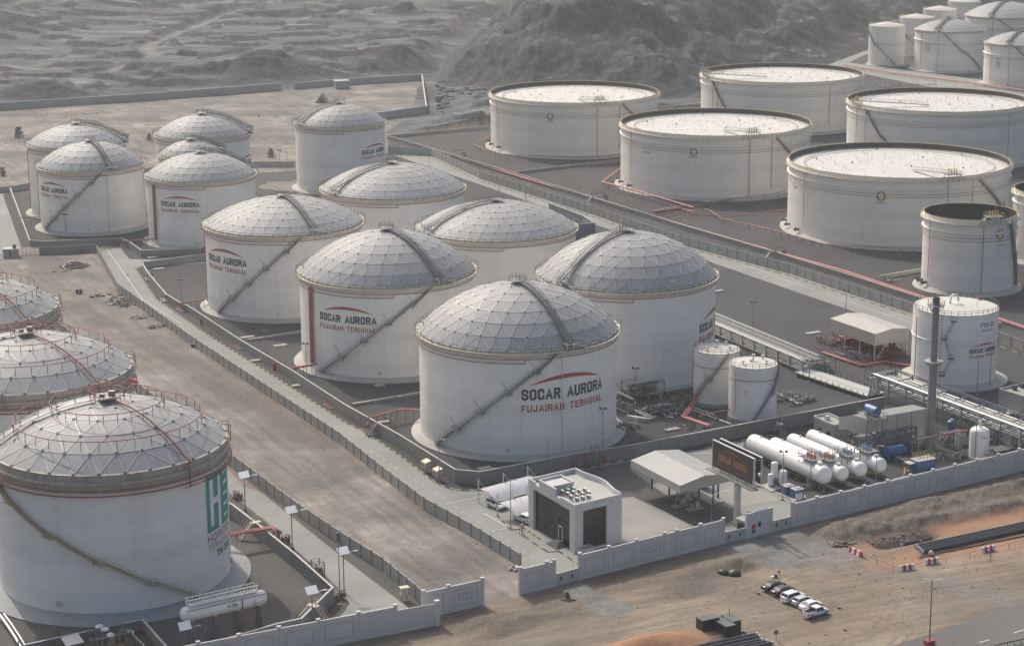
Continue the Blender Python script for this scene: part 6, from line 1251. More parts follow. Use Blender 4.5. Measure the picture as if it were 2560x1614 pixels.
# pale slabs on the gravel
for i, (k, x, y, lb, sx) in enumerate(((4, 1110, 373, 'left of the third lettered tank', 3.4), (4, 1065, 292, 'on the strip below the shiny dome', 3.0), (4, 1730, 852, 'at the end of the partition kerb', 4.0), (4, 1960, 910, 'on the gravel between the second and third tanks', 3.6), (4, 1812, 1012, 'on the strip beside the long road', 4.0), (4, 2100, 1187, 'on the strip below the thick red riser', 4.0), (5, 295, 1448, 'on the strip next to the nearest tank', 3.5), (12, 938, 915, 'on the gravel right of the nearest tank', 3.6), (15, 460, 465, 'beside the pump shelter', 4.4), (6, 270, 528, 'just right of the dome with cut-off lettering', 3.2), (22, 850, 690, 'at the foot of the nearest tank by the bund corner', 3.0), (5, 275, 1188, 'in the shadow between the first two tanks', 2.4))):
    p = Q(k, x, y); t = thing('concrete_slab', 'pale concrete slab '+lb, 'slab', (p.x, p.y), .5, 'pale slabs on the gravel'); mb = MB(); mb.box(0, 0, .2, sx, 1.5, .3, 0); obj('slab', mb, 'pad_white', t); mb = MB(); mb.box(sx*.2, .1, .38, .7, .5, .1); obj('lid', mb, 'steel_light', t)
# ------------------------------------------------------------------ pump shelter
ps = thing('pump_shelter', 'beige ridged pump shelter with deep side cladding over red pipework', 'pump shelter', (92, 500)); C0 = Q(15, 1445, 475, 7.2); C1 = Q(15, 725, 225, 7.2); C2 = Q(15, 1975, 380, 7.2); C3 = C1+C2-C0; r1_ = (C1+C3)/2; r2_ = (C0+C2)/2
mb = MB(); mb.add([C1, C0, at(r2_, 7.9), at(r1_, 7.9)], [(0, 1, 2, 3)]); mb.add([at(r1_, 7.9), at(r2_, 7.9), C2, C3], [(0, 1, 2, 3)]); mb.add([at(C, 6.9) for C in (C1, C0, C2, C3)], [(3, 2, 1, 0)]); obj('roof', mb, 'cladding_grey', ps, True)
mb = MB(); cc = (C0+C3)/2
for a, b, za, zb_ in ((C1, C0, 7.2, 7.2), (C0, r2_, 7.2, 7.9), (r2_, C2, 7.9, 7.2), (C2, C3, 7.2, 7.2), (C3, r1_, 7.2, 7.9), (r1_, C1, 7.9, 7.2)):
    n_ = (at((a+b)/2, 0)-at(cc, 0)).normalized()*.03; mb.add([at(a, 4.2)+n_, at(b, 4.2)+n_, at(b, zb_+.04)+n_, at(a, za+.04)+n_], [(0, 1, 2, 3)])
obj('side_cladding', mb, 'cladding_grey', ps, True)
for i in range(4):
    for e, f in ((C1, C0), (C3, C2)): p = e.lerp(f, i/3); p = p.lerp(at(cc, p.z), .03); mb = MB(); mb.beam(at(p, 0), at(p, 7.0), .24); obj('column', mb, 'steel_light', ps, True)
mb = MB()
for a, b in ((C0, C2),): mb.beam(at(a, 0), at(a.lerp(b, .35), 4.2), .12); mb.beam(at(b, 0), at(b.lerp(a, .35), 4.2), .12)
obj('brace', mb, 'steel_light', ps, True)
fp0 = None
for i in range(5):
    p = at(C1.lerp(C0, .12+.19*i).lerp(C3.lerp(C2, .12+.19*i), .45), 0); lbl = ('first', 'second', 'third', 'fourth', 'fifth')[i]+' red fire pump from the left under the beige shelter'
    if fp0 is None:
        fp0 = thing('fire_pump', lbl, 'fire pump', (p.x, p.y), .5, 'fire pumps under the beige shelter'); mb = MB(); mb.box(0, 0, .2, 4.6, 1.6, .4); obj('base', mb, 'concrete_wall', fp0); mb = MB(); mb.box(-.8, 0, 1.1, 2.2, 1.1, 1.3); obj('engine', mb, 'red_dark', fp0); mb = MB(); mb.tube((.5, 0, 1), (1.4, 0, 1), .6, 12); mb.path([(1.1, 0, 1), (1.1, 0, 2.4), (1.1, 1.8, 2.4), (1.1, 1.8, .2)], .2, 8); obj('pump_casing', mb, 'red_pipe', fp0)
        mb = MB(); mb.tube((-.8, 0, 1.7), (-.8, 0, 3.1), .12, 8); obj('exhaust', mb, 'steel_dark', fp0)
    else: dup(fp0, (p.x, p.y, 0), .5, lbl)
manifold('pipe_manifold', 'yellow valve cluster at the left end of the pump shelter', Q(15, 780, 610), 7, 6, 26, 21, ('yellow_paint', 'orange_paint', 'steel_dark'), 1.9)
manifold('pipe_manifold', 'dense red pipework at the right end of the pump shelter', Q(15, 1680, 800), 9, 6, 30, 22, ('red_dark', 'red_pipe', 'red_dark'), 2.6, rmax=.3)
manifold('pipe_manifold', 'dense red pipework under the front eave of the pump shelter', Q(15, 1180, 860), 5, 12, 26, 23, ('red_dark', 'steel_dark', 'blue_grey_steel'), 1.6)
pipeline('thick pinkish-red main along the front kerb of the pump area', L(15, (600, 790), (920, 900), (1200, 1000), (1330, 985), (1600, 940), (2010, 1010)), .5, .27, 'red_pipe', 5, extra=((.7, .18, 'red_dark'),), foot=False)
t = thing('handrail_fence', 'thin steel guard rail around the pipework in front of the pump shelter', 'guard rail', tuple(Q(15, 520, 720))[:2]); mb = MB(); pp = L(15, (790, 470), (370, 545), (760, 690), (510, 745), (1000, 905), (1400, 1050), (1560, 1010))
for a, b in zip(pp[:-1], pp[1:]):
    for z in (1.1, .6): mb.beam(at(a, z), at(b, z), .07)
    for i in range(6): p = a.lerp(b, i/5); mb.beam(at(p, 0), at(p, 1.1), .08)
obj('rail', mb, 'steel_grey', t, True)
# ------------------------------------------------------------------ gas bullets
G4 = 'white pressure vessels beside the boundary wall'
for i, (a, b, r, lb, pm) in enumerate((((63.7, 398.4), (52.1, 420.7), 1.9, 'thickest white horizontal vessel, nearest the billboard', 'orange_paint'), ((67.8, 400.3), (56.6, 420.6), 1.55, 'second white horizontal vessel from the billboard, slimmer, with orange valves', 'orange_paint'), ((72.0, 402.9), (60.8, 423.0), 1.6, 'third white horizontal vessel from the billboard, with blue valves', 'blue_light'), ((76.5, 405.5), (65.4, 425.8), 1.6, 'fourth white horizontal vessel, beside the process shed', 'blue_light'))):
    a = Vector(a); b = Vector(b); L_ = (b-a).length; an = math.atan2((a-b).y, (a-b).x); root = thing('pressure_vessel', lb, 'gas tank', (b.x, b.y), an, G4); zc = 1.1+r+.2
    mb = MB(); N = 8; prof = [(r*sin(PI/2*j/N), -r*.75*cos(PI/2*j/N)) for j in range(N+1)]+[(r, L_)]+[(r*cos(PI/2*j/N), L_+r*.75*sin(PI/2*j/N)) for j in range(1, N+1)]
    n_ = 28; vs = []
    for (q, x) in prof: vs += [(x, q*cos(2*PI*k/n_), zc+q*sin(2*PI*k/n_)) for k in range(n_)]
    mb.add(vs, [(j*n_+k, (j+1)*n_+k, (j+1)*n_+(k+1) % n_, j*n_+(k+1) % n_) for j in range(len(prof)-1) for k in range(n_)], True); obj('vessel', mb, 'white_paint', root)
    for x in (3.5, L_*.5, L_-3.5): mb = MB(); mb.box(x, 0, (zc-r*.6)/2, .6, r*1.5, zc-r*.6); obj('saddle', mb, 'concrete_wall', root)
    mb = MB(); mb.tube((2.5, 0, zc+r-.1), (2.5, 0, zc+r+.35), .22, 8); mb.tube((L_-1.2, 0, zc+r-.1), (L_-1.2, 0, zc+r+.4), .5, 12); obj('nozzle', mb, 'steel_light', root)
    mb = MB(); xc = L_-4.6; mb.box(xc, .2, zc+r+.5, 4.4, 3.4, .1)
    for x, y in ((xc-2.1, -1.4), (xc+2.1, -1.4), (xc-2.1, 1.8), (xc+2.1, 1.8)): mb.beam((x, y, 0), (x, y, zc+r+.5), .13)
    obj('access_platform', mb, 'steel_grey', root); mb = MB()
    for z in (.6, 1.15): mb.path([(xc-2.2, -1.5, zc+r+.5+z), (xc+2.2, -1.5, zc+r+.5+z), (xc+2.2, 1.9, zc+r+.5+z), (xc-2.2, 1.9, zc+r+.5+z)], .045, 4, True)
    for j in range(5):
        for y in (-1.5, 1.9): mb.beam((xc-2.2+j*1.1, y, zc+r+.5), (xc-2.2+j*1.1, y, zc+r+1.65), .07)
    for y in (-.4, .8): mb.beam((xc-2.2, y, zc+r+.5), (xc-2.2, y, zc+r+1.65), .07)
    obj('handrail', mb, 'steel_dark', root); mb = MB()
    for j in range(4): x = xc-1.4+j*.8; mb.path([(x, .2, zc+r-.1), (x, .2, zc+r+1.3+.5*(j % 2)), (x+.35, .3, zc+r+1.3+.5*(j % 2)), (x+.35, .3, zc+r+.7)], .12, 6); mb.tube((x-.22, .2, zc+r+1.0), (x+.22, .2, zc+r+1.0), .2, 8)
    obj('relief_valve', mb, pm, root)
t = thing('vertical_vessels', 'cluster of three small white upright vessels beside the billboard', 'vessel cluster', tuple(Q(13, 1130, 930))[:2], 0); 
for (x, y, r, z0, z1) in ((1115, 905, .72, .8, 4.6), (1060, 940, .6, .5, 2.6), (1245, 930, .9, .8, 3.1)):
    p = Q(13, x, y); mb = MB(); mb.tube(at(p, z0), at(p, z1), r, 20, False); 
    for j in range(6): a_, b_ = PI/2*j/6, PI/2*(j+1)/6; mb.lathe([(r*cos(a_), z1+r*.5*sin(a_)), (r*cos(b_), z1+r*.5*sin(b_))], 20, (p.x, p.y, 0))
    for dx in (-.5, .5): mb.beam((p.x+dx*r, p.y, 0), (p.x+dx*r, p.y, z0+.1), .12)
    obj('vessel', mb, 'white_paint', t, True)
manifold('pipe_manifold', 'pinkish pipe tangle between the small upright vessels', Q(13, 1120, 915), 2.2, 1.6, 14, 31, ('cladding_pale', 'pink_pipe'), 1.8, rmax=.1)
for k, (pts, z) in enumerate(((L(13, (910, 935), (1080, 870), (1230, 960), (1075, 1025)), .14), (L(13, (1170, 1060), (1400, 965), (1530, 1060), (1310, 1110)), .12), (L(13, (1305, 1120), (1560, 1060), (1600, 1110), (1420, 1165)), .13))):
    t = thing('equipment_pad', ('pale pad under the small upright vessels', 'pale pad under the left blue cabinet', 'pale pad under the right blue cabinet')[k], 'pad', (pts[0].x, pts[0].y), 0, 'pale equipment pads by the billboard'); mb = MB(); mb.prism([tuple(p)[:2] for p in pts], 0, z+.05); obj('pad', mb, 'pad_white', t, True)
for k, (x, y, lb) in enumerate(((1325, 1075, 'left of the two blue cabinets by the billboard'), (1465, 1125, 'right of the two blue cabinets by the billboard'))):
    p = Q(13, x, y); t = thing('blue_cabinet', lb, 'cabinet', (p.x, p.y+.9), .5, 'blue cabinets by the billboard'); mb = MB(); mb.box(0, 0, 1.05, 2.1, 1.9, 1.8); obj('body', mb, 'blue_paint', t); mb = MB(); mb.box(0, 0, 1.98, 2.2, 2.0, .1); mb.box(.2, 0, 2.1, 1.2, .9, .2); obj('top', mb, 'cladding_pale', t); mb = MB(); mb.box(-.3, -.96, 1.05, .9, .03, 1.5); mb.box(.65, -.96, 1.05, .6, .03, 1.5); obj('door', mb, 'blue_paint', t)
for k, (x, lb) in enumerate(((1455, 'left'), (1488, 'middle'), (1522, 'right'))): p = Q(13, x, 1150-8*k); t = thing('gas_cylinder', lb+' of three small white cylinders by the wall', 'gas cylinder', (p.x, p.y), 0, 'small white cylinders'); mb = MB(); mb.tube((0, 0, 0), (0, 0, 1.3), .2, 10); mb.sphere((0, 0, 1.3), .2, 10, 5, .8); obj('cylinder', mb, 'white_paint', t); mb = MB(); mb.tube((0, 0, 1.4), (0, 0, 1.65), .07, 6); obj('neck_valve', mb, 'steel_light', t)
for lb, k, pts, m_, z, r_, ex in (('orange pipe along the nearest vessel toward the wall', 10, ((-260, 1075), (0, 1205), (250, 1330), (580, 1470), (600, 1530)), 'pink_pipe', .8, .1, ()), ('bright orange pipe between the first two vessels', 10, ((720, 1310), (870, 1380), (1030, 1445)), 'orange_paint', .8, .13, ()), ('blue pipe between the second and third vessels', 10, ((1000, 1250), (1150, 1325), (1300, 1390)), 'blue_light', .8, .16, ()), ('blue pipe between the third and fourth vessels', 10, ((1290, 1190), (1440, 1260), (1590, 1325)), 'blue_light', .8, .14, ((.3, .1, 'blue_light'),)), ('blue pipe pair bending beside the blue skid', 10, ((1610, 1000), (1990, 1165)), 'blue_light', .9, .14, ((.45, .1, 'blue_light'),)), ('orange pipe bending round the blue skid', 10, ((1640, 970), (2025, 1135), (1810, 1200), (1810, 1290)), 'orange_paint', .9, .12, ())):
    pipeline(lb, L(k, *pts), z, r_, m_, 2.6, group='coloured pipes among the white vessels', extra=ex)
pipeline('tall brown pipe bridge on grey legs beside the white upright tank', [Q(11, 385, 1250, .8), Q(11, 385, 1030, 4.6), Q(11, 780, 940, 4.6), Q(11, 1270, 850, 4.6)], 4.6, .16, 'red_pipe', 4.5, 'steel_grey', foot=False, extra=((.4, .12, 'steel_grey'),))
# ------------------------------------------------------------------ process shed, small buildings, chimney
sh = thing('process_shed', 'long pale process shed with deep cladding and open machinery below', 'shed', (78, 428)); C0 = Q(10, 1250, 405, 8); C1 = Q(10, 830, 378, 8); C2 = Q(10, 2160, 245, 8); C3 = C1+C2-C0; m1, m2 = (C0+C1)/2, (C2+C3)/2
mb = MB(); mb.add([C0, C2, at(m2, 8.7), at(m1, 8.7)], [(0, 1, 2, 3)]); mb.add([at(m1, 8.7), at(m2, 8.7), C3, C1], [(0, 1, 2, 3)]); mb.add([at(C, 7.8) for C in (C0, C2, C3, C1)], [(3, 2, 1, 0)]); obj('roof', mb, 'cladding_pale', sh, True)
mb = MB(); cc = (C0+C3)/2
for a, b, za, zb_, zl in ((C0, C2, 8, 8, 5), (C2, m2, 8, 8.7, 5), (m2, C3, 8.7, 8, 5), (C3, C1, 8, 8, 5), (C1, m1, 8, 8.7, 5.4), (m1, C0, 8.7, 8, 4.6)):
    n_ = (at((a+b)/2, 0)-at(cc, 0)).normalized()*.03; mb.add([at(a, zl)+n_, at(b, zl)+n_, at(b, zb_+.04)+n_, at(a, za+.04)+n_], [(0, 1, 2, 3)])
obj('side_cladding', mb, 'cladding_grey', sh, True)
for e, f in ((C0, C2), (C1, C3)):
    for i in range(5): p = e.lerp(f, i/4).lerp(at(cc, 8), .03); mb = MB(); mb.beam(at(p, 0), at(p, 7.8), .26); obj('column', mb, 'steel_grey', sh, True)
mb = MB()
for z, o_ in ((4.2, .15), (2.9, .18), (1.6, .15)): mb.path([at(C0.lerp(C2, .18).lerp(cc, o_), z), at(C0.lerp(C2, .9).lerp(cc, o_), z)], .42, 10)
mb.path([at(C0.lerp(C2, .2).lerp(cc, .1), 4.2), at(C0.lerp(C2, .12).lerp(cc, .1), 3.4), at(C0.lerp(C2, .2).lerp(cc, .1), 2.6), at(C0.lerp(C2, .5).lerp(cc, .1), 2.6)], .4, 10)
for i in range(4): p = C0.lerp(C2, .3+.2*i).lerp(cc, .12); mb.tube(at(p, 1), at(p, 4.4), .3, 8)
obj('duct', mb, 'blue_grey_steel', sh, True)
for i in range(3): mb = MB(); p = C0.lerp(C2, .2+.28*i).lerp(C3.lerp(C1, .8-.28*i), .45); mb.box(p.x, p.y, 1.7, 3.8, 3.8, 3.4, .56); obj('boiler', mb, 'steel_grey', sh, True)
manifold('pipe_manifold', 'jumble of white and grey pipes under the left end of the process shed', at(C0.lerp(C1, .25).lerp(C2, .05), 0), 4, 7, 26, 41, ('steel_light', 'steel_grey', 'cladding_pale'), 3.6, rmax=.22)
manifold('pipe_manifold', 'dark pipework in front of the long process shed', at(C0.lerp(C2, .6)+Vector((.8, -2.2, 0)), 0), 11, 3, 26, 42, ('steel_dark', 'blue_grey_steel', 'steel_grey'), 2.4, rmax=.2)
bt = thing('blue_tank', 'blue horizontal tank on a high steel platform above the process shed', 'tank', tuple(Q(10, 1330, 265, 9.6))[:2]); p, q = Q(10, 1255, 238, 9.6), Q(10, 1405, 298, 9.6); mb = MB(); mb.tube(p, q, 1.05, 20); obj('shell', mb, 'blue_paint', bt, True)
mb = MB(); mb.tube(p.lerp(q, .3), p.lerp(q, .38), 1.1, 20); mb.tube(p.lerp(q, .7), p.lerp(q, .78), 1.1, 20); obj('band', mb, 'blue_light', bt, True)
mb = MB(); c_ = (p+q)/2; t_ = (q-p).normalized(); s_ = Vector((-t_.y, t_.x, 0)); mb.frame(at(c_, 8.4), t_*3.4, s_*1.5, Vector((0, 0, .08)))
for i in (-3.2, 0, 3.2):
    for j in (-1.4, 1.4): mb.beam(at(c_+t_*i+s_*j, 0), at(c_+t_*i+s_*j, 8.4), .18)
obj('platform', mb, 'steel_grey', bt, True); mb = MB()
for j in (-1.5, 1.5):
    for z in (9.0, 9.5): mb.beam(at(c_-t_*3.4+s_*j, z), at(c_+t_*3.4+s_*j, z), .06)
    for i in range(6): mb.beam(at(c_+t_*(-3.4+1.36*i)+s_*j, 8.4), at(c_+t_*(-3.4+1.36*i)+s_*j, 9.5), .07)
obj('handrail', mb, 'steel_grey', bt, True)
sbd = thing('control_building', 'small flat-roofed concrete building with two square windows behind the vessels', 'building', tuple(Q(10, 755, 490, 4.6))[:2]); F_, L2, B_ = Q(10, 755, 490, 4.6), Q(10, 450, 355, 4.6), Q(10, 670, 312, 4.6); R2_ = F_+B_-L2; mb = MB(); pr = [tuple(v)[:2] for v in (L2, F_, R2_, B_)]; mb.prism(pr, 0, 4.2); obj('wall', mb, 'concrete_wall', sbd, True)
mb = MB()
for a, b in ((L2, F_), (F_, R2_), (R2_, B_), (B_, L2)): mb.beam(at(a, 4.42), at(b, 4.42), .25, .5)
obj('parapet', mb, 'wall_cap', sbd, True); t_ = (F_-L2).normalized(); s_ = Vector((t_.y, -t_.x, 0)); s_ = s_ if s_.y < 0 else -s_
for f in (.32, .74): mb = MB(); mb.frame(at(L2.lerp(F_, f), 2.0)+s_*.03, t_*.5, s_*.04, Vector((0, 0, .5))); obj('window', mb, 'glass_dark', sbd, True)
mb = MB(); c_ = (L2+B_)/2*.5+(F_+R2_)/2*.5; mb.box(c_.x-.8, c_.y+.6, 4.75, .9, .9, .9, .5); obj('roof_vent', mb, 'steel_light', sbd, True)
ch = thing('chimney', 'tall slim grey steel chimney with two ring platforms beside the pipe rack', 'chimney', tuple(Q(11, 655, 1190))[:2]); b0 = Q(11, 655, 1190); zt_ = QV(24, 665, 205, b0); zp = QV(24, 630, 955, b0); zq = QV(24, 665, 300, b0)
mb = MB(); mb.lathe([(1.15, 0), (.98, 3), (.9, 8), (.86, zp)], 24, (b0.x, b0.y, 0)); obj('lower_stack', mb, 'steel_grey', ch, True); mb = MB(); mb.lathe([(.74, zp), (.74, zt_-1.2)], 24, (b0.x, b0.y, 0)); obj('upper_stack', mb, 'steel_grey', ch, True); mb = MB(); mb.lathe([(.76, zt_-1.2), (.76, zt_), (.62, zt_), (.62, zt_-1)], 24, (b0.x, b0.y, 0)); obj('sooty_top', mb, 'steel_dark', ch, True)
mb = MB(); mb.lathe([(.8, zp-1.5), (2.0, zp-.3), (2.05, zp), (.7, zp)], 20, (b0.x, b0.y, 0)); obj('ring_platform', mb, 'galvanised', ch, True)
mb = MB(); mb.lathe([(.75, zq), (1.8, zq), (1.8, zq+.1), (.75, zq+.1)], 20, (b0.x, b0.y, 0))
for i in range(10): a_ = 2*PI*i/10; mb.beam((b0.x+1.8*cos(a_), b0.y+1.8*sin(a_), zq), (b0.x+1.8*cos(a_), b0.y+1.8*sin(a_), zq+1.1), .07); mb.beam((b0.x+1.8*cos(a_), b0.y+1.8*sin(a_), zq), (b0.x+.75*cos(a_), b0.y+.75*sin(a_), zq-1.5), .08)
mb.path([(b0.x+1.8*cos(2*PI*i/20), b0.y+1.8*sin(2*PI*i/20), zq+1.1) for i in range(20)], .045, 4, True); obj('ring_platform', mb, 'steel_grey', ch, True)
mb = MB()
for sx in (1.15, 1.5): mb.beam((b0.x+sx, b0.y-.5, 1), (b0.x+sx, b0.y-.5, zt_-2), .06)
for i in range(44): z = 1.5+i*(zt_-4)/44; mb.beam((b0.x+.8, b0.y-.5, z), (b0.x+1.55, b0.y-.5, z), .06)
obj('ladder', mb, 'steel_dark', ch, True)
bvs = thing('blue_vessel', 'dark blue horizontal vessel under the process shed front', 'vessel', tuple(Q(10, 1660, 960))[:2]); mb = MB(); p, q = Q(10, 1540, 900, 1.9), Q(10, 1780, 850, 1.9); mb.tube(p, q, 1.15, 18); obj('shell', mb, 'blue_paint', bvs, True); mb = MB(); mb.beam(at(p.lerp(q, .2), 0), at(p.lerp(q, .2), 1.6), .5); mb.beam(at(p.lerp(q, .8), 0), at(p.lerp(q, .8), 1.6), .5); obj('saddle', mb, 'blue_paint', bvs, True)
manifold('blue_pump', 'light blue pump set at the left end of the dark blue vessel', Q(10, 1440, 960), 2.6, 2.2, 12, 44, ('blue_light', 'blue_paint'), 1.8, cat='pump')
bs = thing('blue_skid', 'long bright blue equipment skid with a pale top and yellow rail by the wall', 'equipment skid', tuple(Q(10, 2130, 1180))[:2], .48); mb = MB(); mb.box(0, 1.2, 1.25, 4.8, 2.6, 2.1); obj('body', mb, 'blue_paint', bs); mb = MB(); mb.box(.2, 1.2, 2.36, 5.0, 2.8, .1); mb.box(-3.2, 1.4, 1.9, 1.6, 2, .1); obj('top', mb, 'cladding_pale', bs); mb = MB()
for z in (3.0, 3.5): mb.path([(-1.6, 0, z), (2.4, 0, z), (2.4, 2.4, z), (-1.6, 2.4, z)], .06, 4, True)
for x in (-1.6, -.6, .4, 1.4, 2.4):
    for y in (0, 2.4): mb.beam((x, y, 2.4), (x, y, 3.5), .08)
obj('guard_rail', mb, 'yellow_rail', bs)
wt = thing('upright_tank', 'stout white upright tank with a curved stair rail by the boundary wall', 'tank', tuple(Q(11, 1430, 1290))[:2]); mb = MB(); mb.lathe([(2.1, .3), (2.1, 6.0), (1.9, 6.5), (1.3, 6.85), (0, 7.0)], 36); obj('shell', mb, 'white_paint', wt); mb = MB(); mb.tube((0, 0, 6.8), (0, 0, 8.4), .3, 10); obj('vent', mb, 'white_paint', wt); mb = MB(); mb.lathe([(2.2, 0), (2.2, .3), (0, .3)], 30); obj('plinth', mb, 'concrete_wall', wt)
small_text(wt, 2.1, R_(-72), 1.5, 4.9, 'TK-7', .5, 'text_grey', .02); mb = MB()
for i in range(12): a_ = R_(-80+i*7); mb.beam((3.1*cos(a_), 3.1*sin(a_), 1.4), (3.1*cos(a_), 3.1*sin(a_), 2.6), .08)
mb.path([(3.1*cos(R_(-80+i*7)), 3.1*sin(R_(-80+i*7)), 2.6) for i in range(12)], .06, 4); mb.lathe([(2.15, 1.35), (3.15, 1.35)], 14, a0=R_(-80), a1=R_(-3)); obj('landing_rail', mb, 'steel_grey', wt)
bd = thing('blue_drum_tank', 'small dark blue upright tank between the chimney and the pipe rack', 'tank', tuple(Q(11, 997, 900))[:2]); mb = MB(); mb.lathe([(.85, 0), (.85, 2.8), (.5, 3.05), (0, 3.1)], 24); obj('shell', mb, 'blue_paint', bd); mb = MB(); mb.tube((0, 0, 3.05), (0, 0, 3.3), .4, 10); obj('lid', mb, 'steel_light', bd)
yd = thing('yellow_drum', 'yellow barrel beside the small blue upright tank', 'barrel', tuple(Q(11, 1165, 840))[:2]); mb = MB(); mb.tube((0, 0, 0), (0, 0, 1.7), .45, 14); obj('barrel', mb, 'yellow_rail', yd); mb = MB(); mb.tube((0, 0, 1.7), (0, 0, 1.8), .3, 14); obj('lid', mb, 'steel_dark', yd)
sw = thing('switch_house', 'grey flat-roofed building with roof fans at the right edge behind the pipe rack', 'building', tuple(Q(11, 1755, 530))[:2]); p = Q(11, 1760, 195, 5.6); u1 = (Q(11, 2150, 112, 5.6)-p).normalized(); v1 = Vector((u1.y, -u1.x, 0)); mb = MB(); pr = [p, p+u1*14, p+u1*14+v1*14, p+v1*14]; mb.prism([tuple(v)[:2] for v in pr], 0, 5.2); obj('wall', mb, 'concrete_wall', sw, True); mb = MB()
for a, b in zip(pr, pr[1:]+pr[:1]): mb.beam(at(a, 5.4), at(b, 5.4), .3, .5)
obj('parapet', mb, 'concrete_wall', sw, True)
for i, j in ((3.2, 1.6), (6.0, 1.4), (4, 5)): mb = MB(); c_ = p+u1*i+v1*j; mb.box(c_.x, c_.y, 5.8, 1, 1, 1.1, .2); obj('roof_fan', mb, 'steel_dark', sw, True)
for i, (x, y, w_, d_, h_, lb) in enumerate(((1950, 660, 4.2, 2.4, 1.6, 'cream louvred cooler box behind the pipe rack'), (1950, 1060, 3.0, 2.6, 2.4, 'pale container below the right end of the pipe rack'), (1700, 960, 2.6, 2.4, 2.2, 'pale container behind the white upright tank'))):
    q_ = Q(11, x, y); t = thing('equipment_box', lb, 'equipment box', (q_.x, q_.y), .52, 'pale equipment boxes near the pipe rack'); mb = MB(); mb.box(0, 0, h_/2, w_, d_, h_); obj('body', mb, 'cladding_pale', t); mb = MB()
    for j in range(4): mb.box(-w_*.35+j*w_*.23, -d_/2-.02, h_/2, w_*.16, .04, h_*.7)
    obj('louvre', mb, 'steel_dark' if i == 0 else 'steel_grey', t)
t = thing('grating_ramp', 'dark ribbed grating ramp against the wall right of the white upright tank', 'grating', tuple(Q(11, 1860, 1200))[:2], .52); mb = MB(); mb.box(0, 1.2, .6, 5.6, 3, .1)
for i in range(-3, 4): mb.box(i*.8, 1.2, .72, .1, 3, .14)
obj('grating', mb, 'steel_grey', t); mb = MB(); mb.box(0, 1.2, .28, 5.2, 2.6, .54); obj('base', mb, 'steel_dark', t)
pipeline('thick white pipe elbow dropping to the ground at the right edge', [Q(11, 1780, 770, 3.6), Q(11, 2060, 880, 3.6), Q(11, 2090, 900, 3.2), Q(11, 2085, 1130, .4)], 3.6, .42, 'white_paint', None)

# more of the crowded process area
for i, (k, x, y, w_, d_, n_, ms, h_, fr_, lb) in enumerate(((11, 1010, 1080, 5, 4, 24, ('steel_grey', 'cladding_pale'), 3.2, True, 'grey pipe frame standing between the chimney and the white upright tank'), (11, 1640, 1010, 6, 4, 26, ('steel_dark', 'steel_light'), 2.2, False, 'dark pipework behind the white upright tank'), (10, 1480, 760, 7, 3, 24, ('steel_grey', 'steel_mid'), 3.4, True, 'tall steel pipe frame at the left front of the process shed'), (10, 1120, 700, 4.5, 3.5, 22, ('steel_light', 'steel_grey'), 3.4, True, 'steel frame with white pipes beside the small concrete building'), (11, 1330, 640, 9, 4, 28, ('cladding_pale', 'steel_grey'), 1.6, False, 'pale ground pipes under the high pipe rack, left part'), (11, 1850, 900, 9, 4, 26, ('cladding_pale', 'steel_grey'), 1.6, False, 'pale ground pipes under the high pipe rack, right part'), (15, 1560, 1250, 8, 4, 26, ('cladding_pale', 'steel_grey'), 3.0, True, 'pipe frame where the pipe bundle climbs to the high rack'), (15, 560, 1060, 6, 5, 24, ('cladding_pale', 'steel_grey'), 2.6, True, 'valve frame at the end of the low pipe rack'), (15, 100, 900, 6, 5, 26, ('cladding_pale', 'pink_pipe', 'steel_grey'), 2.4, False, 'pale and pink pipe knot beside the low pipe rack'), (11, 700, 1330, 5, 2.5, 16, ('steel_grey', 'cladding_pale'), 1.4, False, 'small pipe group at the foot of the chimney'), (11, 1150, 1290, 4, 2, 14, ('steel_grey', 'steel_light'), 1.4, False, 'small pipe group left of the white upright tank'), (13, 1700, 950, 6, 2, 14, ('blue_light', 'steel_grey'), 1.2, False, 'blue and grey pipes beside the nearest vessel'))):
    manifold('pipe_manifold', lb, Q(k, x, y), w_, d_, n_, 60+i, ms, h_, frame=fr_, rmax=.16)
for k, x, y, lb in ((11, 480, 1180, 'left'), (11, 1060, 1160, 'middle'), (11, 1380, 900, 'right')):
    p = Q(k, x, y); t = thing('pipe_goalpost', lb+' of the pale bent riser pipes in the process area', 'riser pipe', (p.x, p.y), .5, 'pale riser pipes'); mb = MB()
    for j in range(3): mb.path([(j*.5, 0, 0), (j*.5, 0, 3.6-.3*j), (j*.5+1.2, .3, 3.6-.3*j), (j*.5+1.2, .3, 0)], .1, 6)
    obj('pipe', mb, 'steel_light', t)
# ------------------------------------------------------------------ light poles
def pole(lbl, p, h, kind='flood', rot=0., group='light poles of the near terminal'):
    root = thing('light_pole', lbl, 'light pole', (p.x, p.y), rot, group); mb = MB(); mb.tube((0, 0, 0), (0, 0, h), .11, 8, r2=.07); obj('pole', mb, 'steel_grey', root); mb = MB(); mb.box(0, 0, .15, .5, .5, .3); obj('footing', mb, 'pad_grey', root)
    if kind == 'flood':
        for x in (-.55, .55): mb = MB(); mb.box(x, -.1, h+.05, .55, .35, .45); obj('floodlight', mb, 'steel_dark', root)
        mb = MB(); mb.beam((-.8, 0, h-.2), (.8, 0, h-.2), .08); obj('crossarm', mb, 'steel_grey', root)
    elif kind == 'arm': mb = MB(); mb.beam((0, 0, h), (1.0, 0, h+.05), .09); mb.box(1.1, 0, h+.03, .6, .25, .12); obj('lamp_head', mb, 'steel_light', root)
    elif kind == 'curve': mb = MB(); mb.path([(0, 0, h-.2), (.3, 0, h+.5), (1.2, 0, h+1.0), (2.2, 0, h+1.2)], .07, 6); mb.box(2.5, 0, h+1.25, .8, .3, .12); obj('lamp_head', mb, 'steel_light', root)
    return root
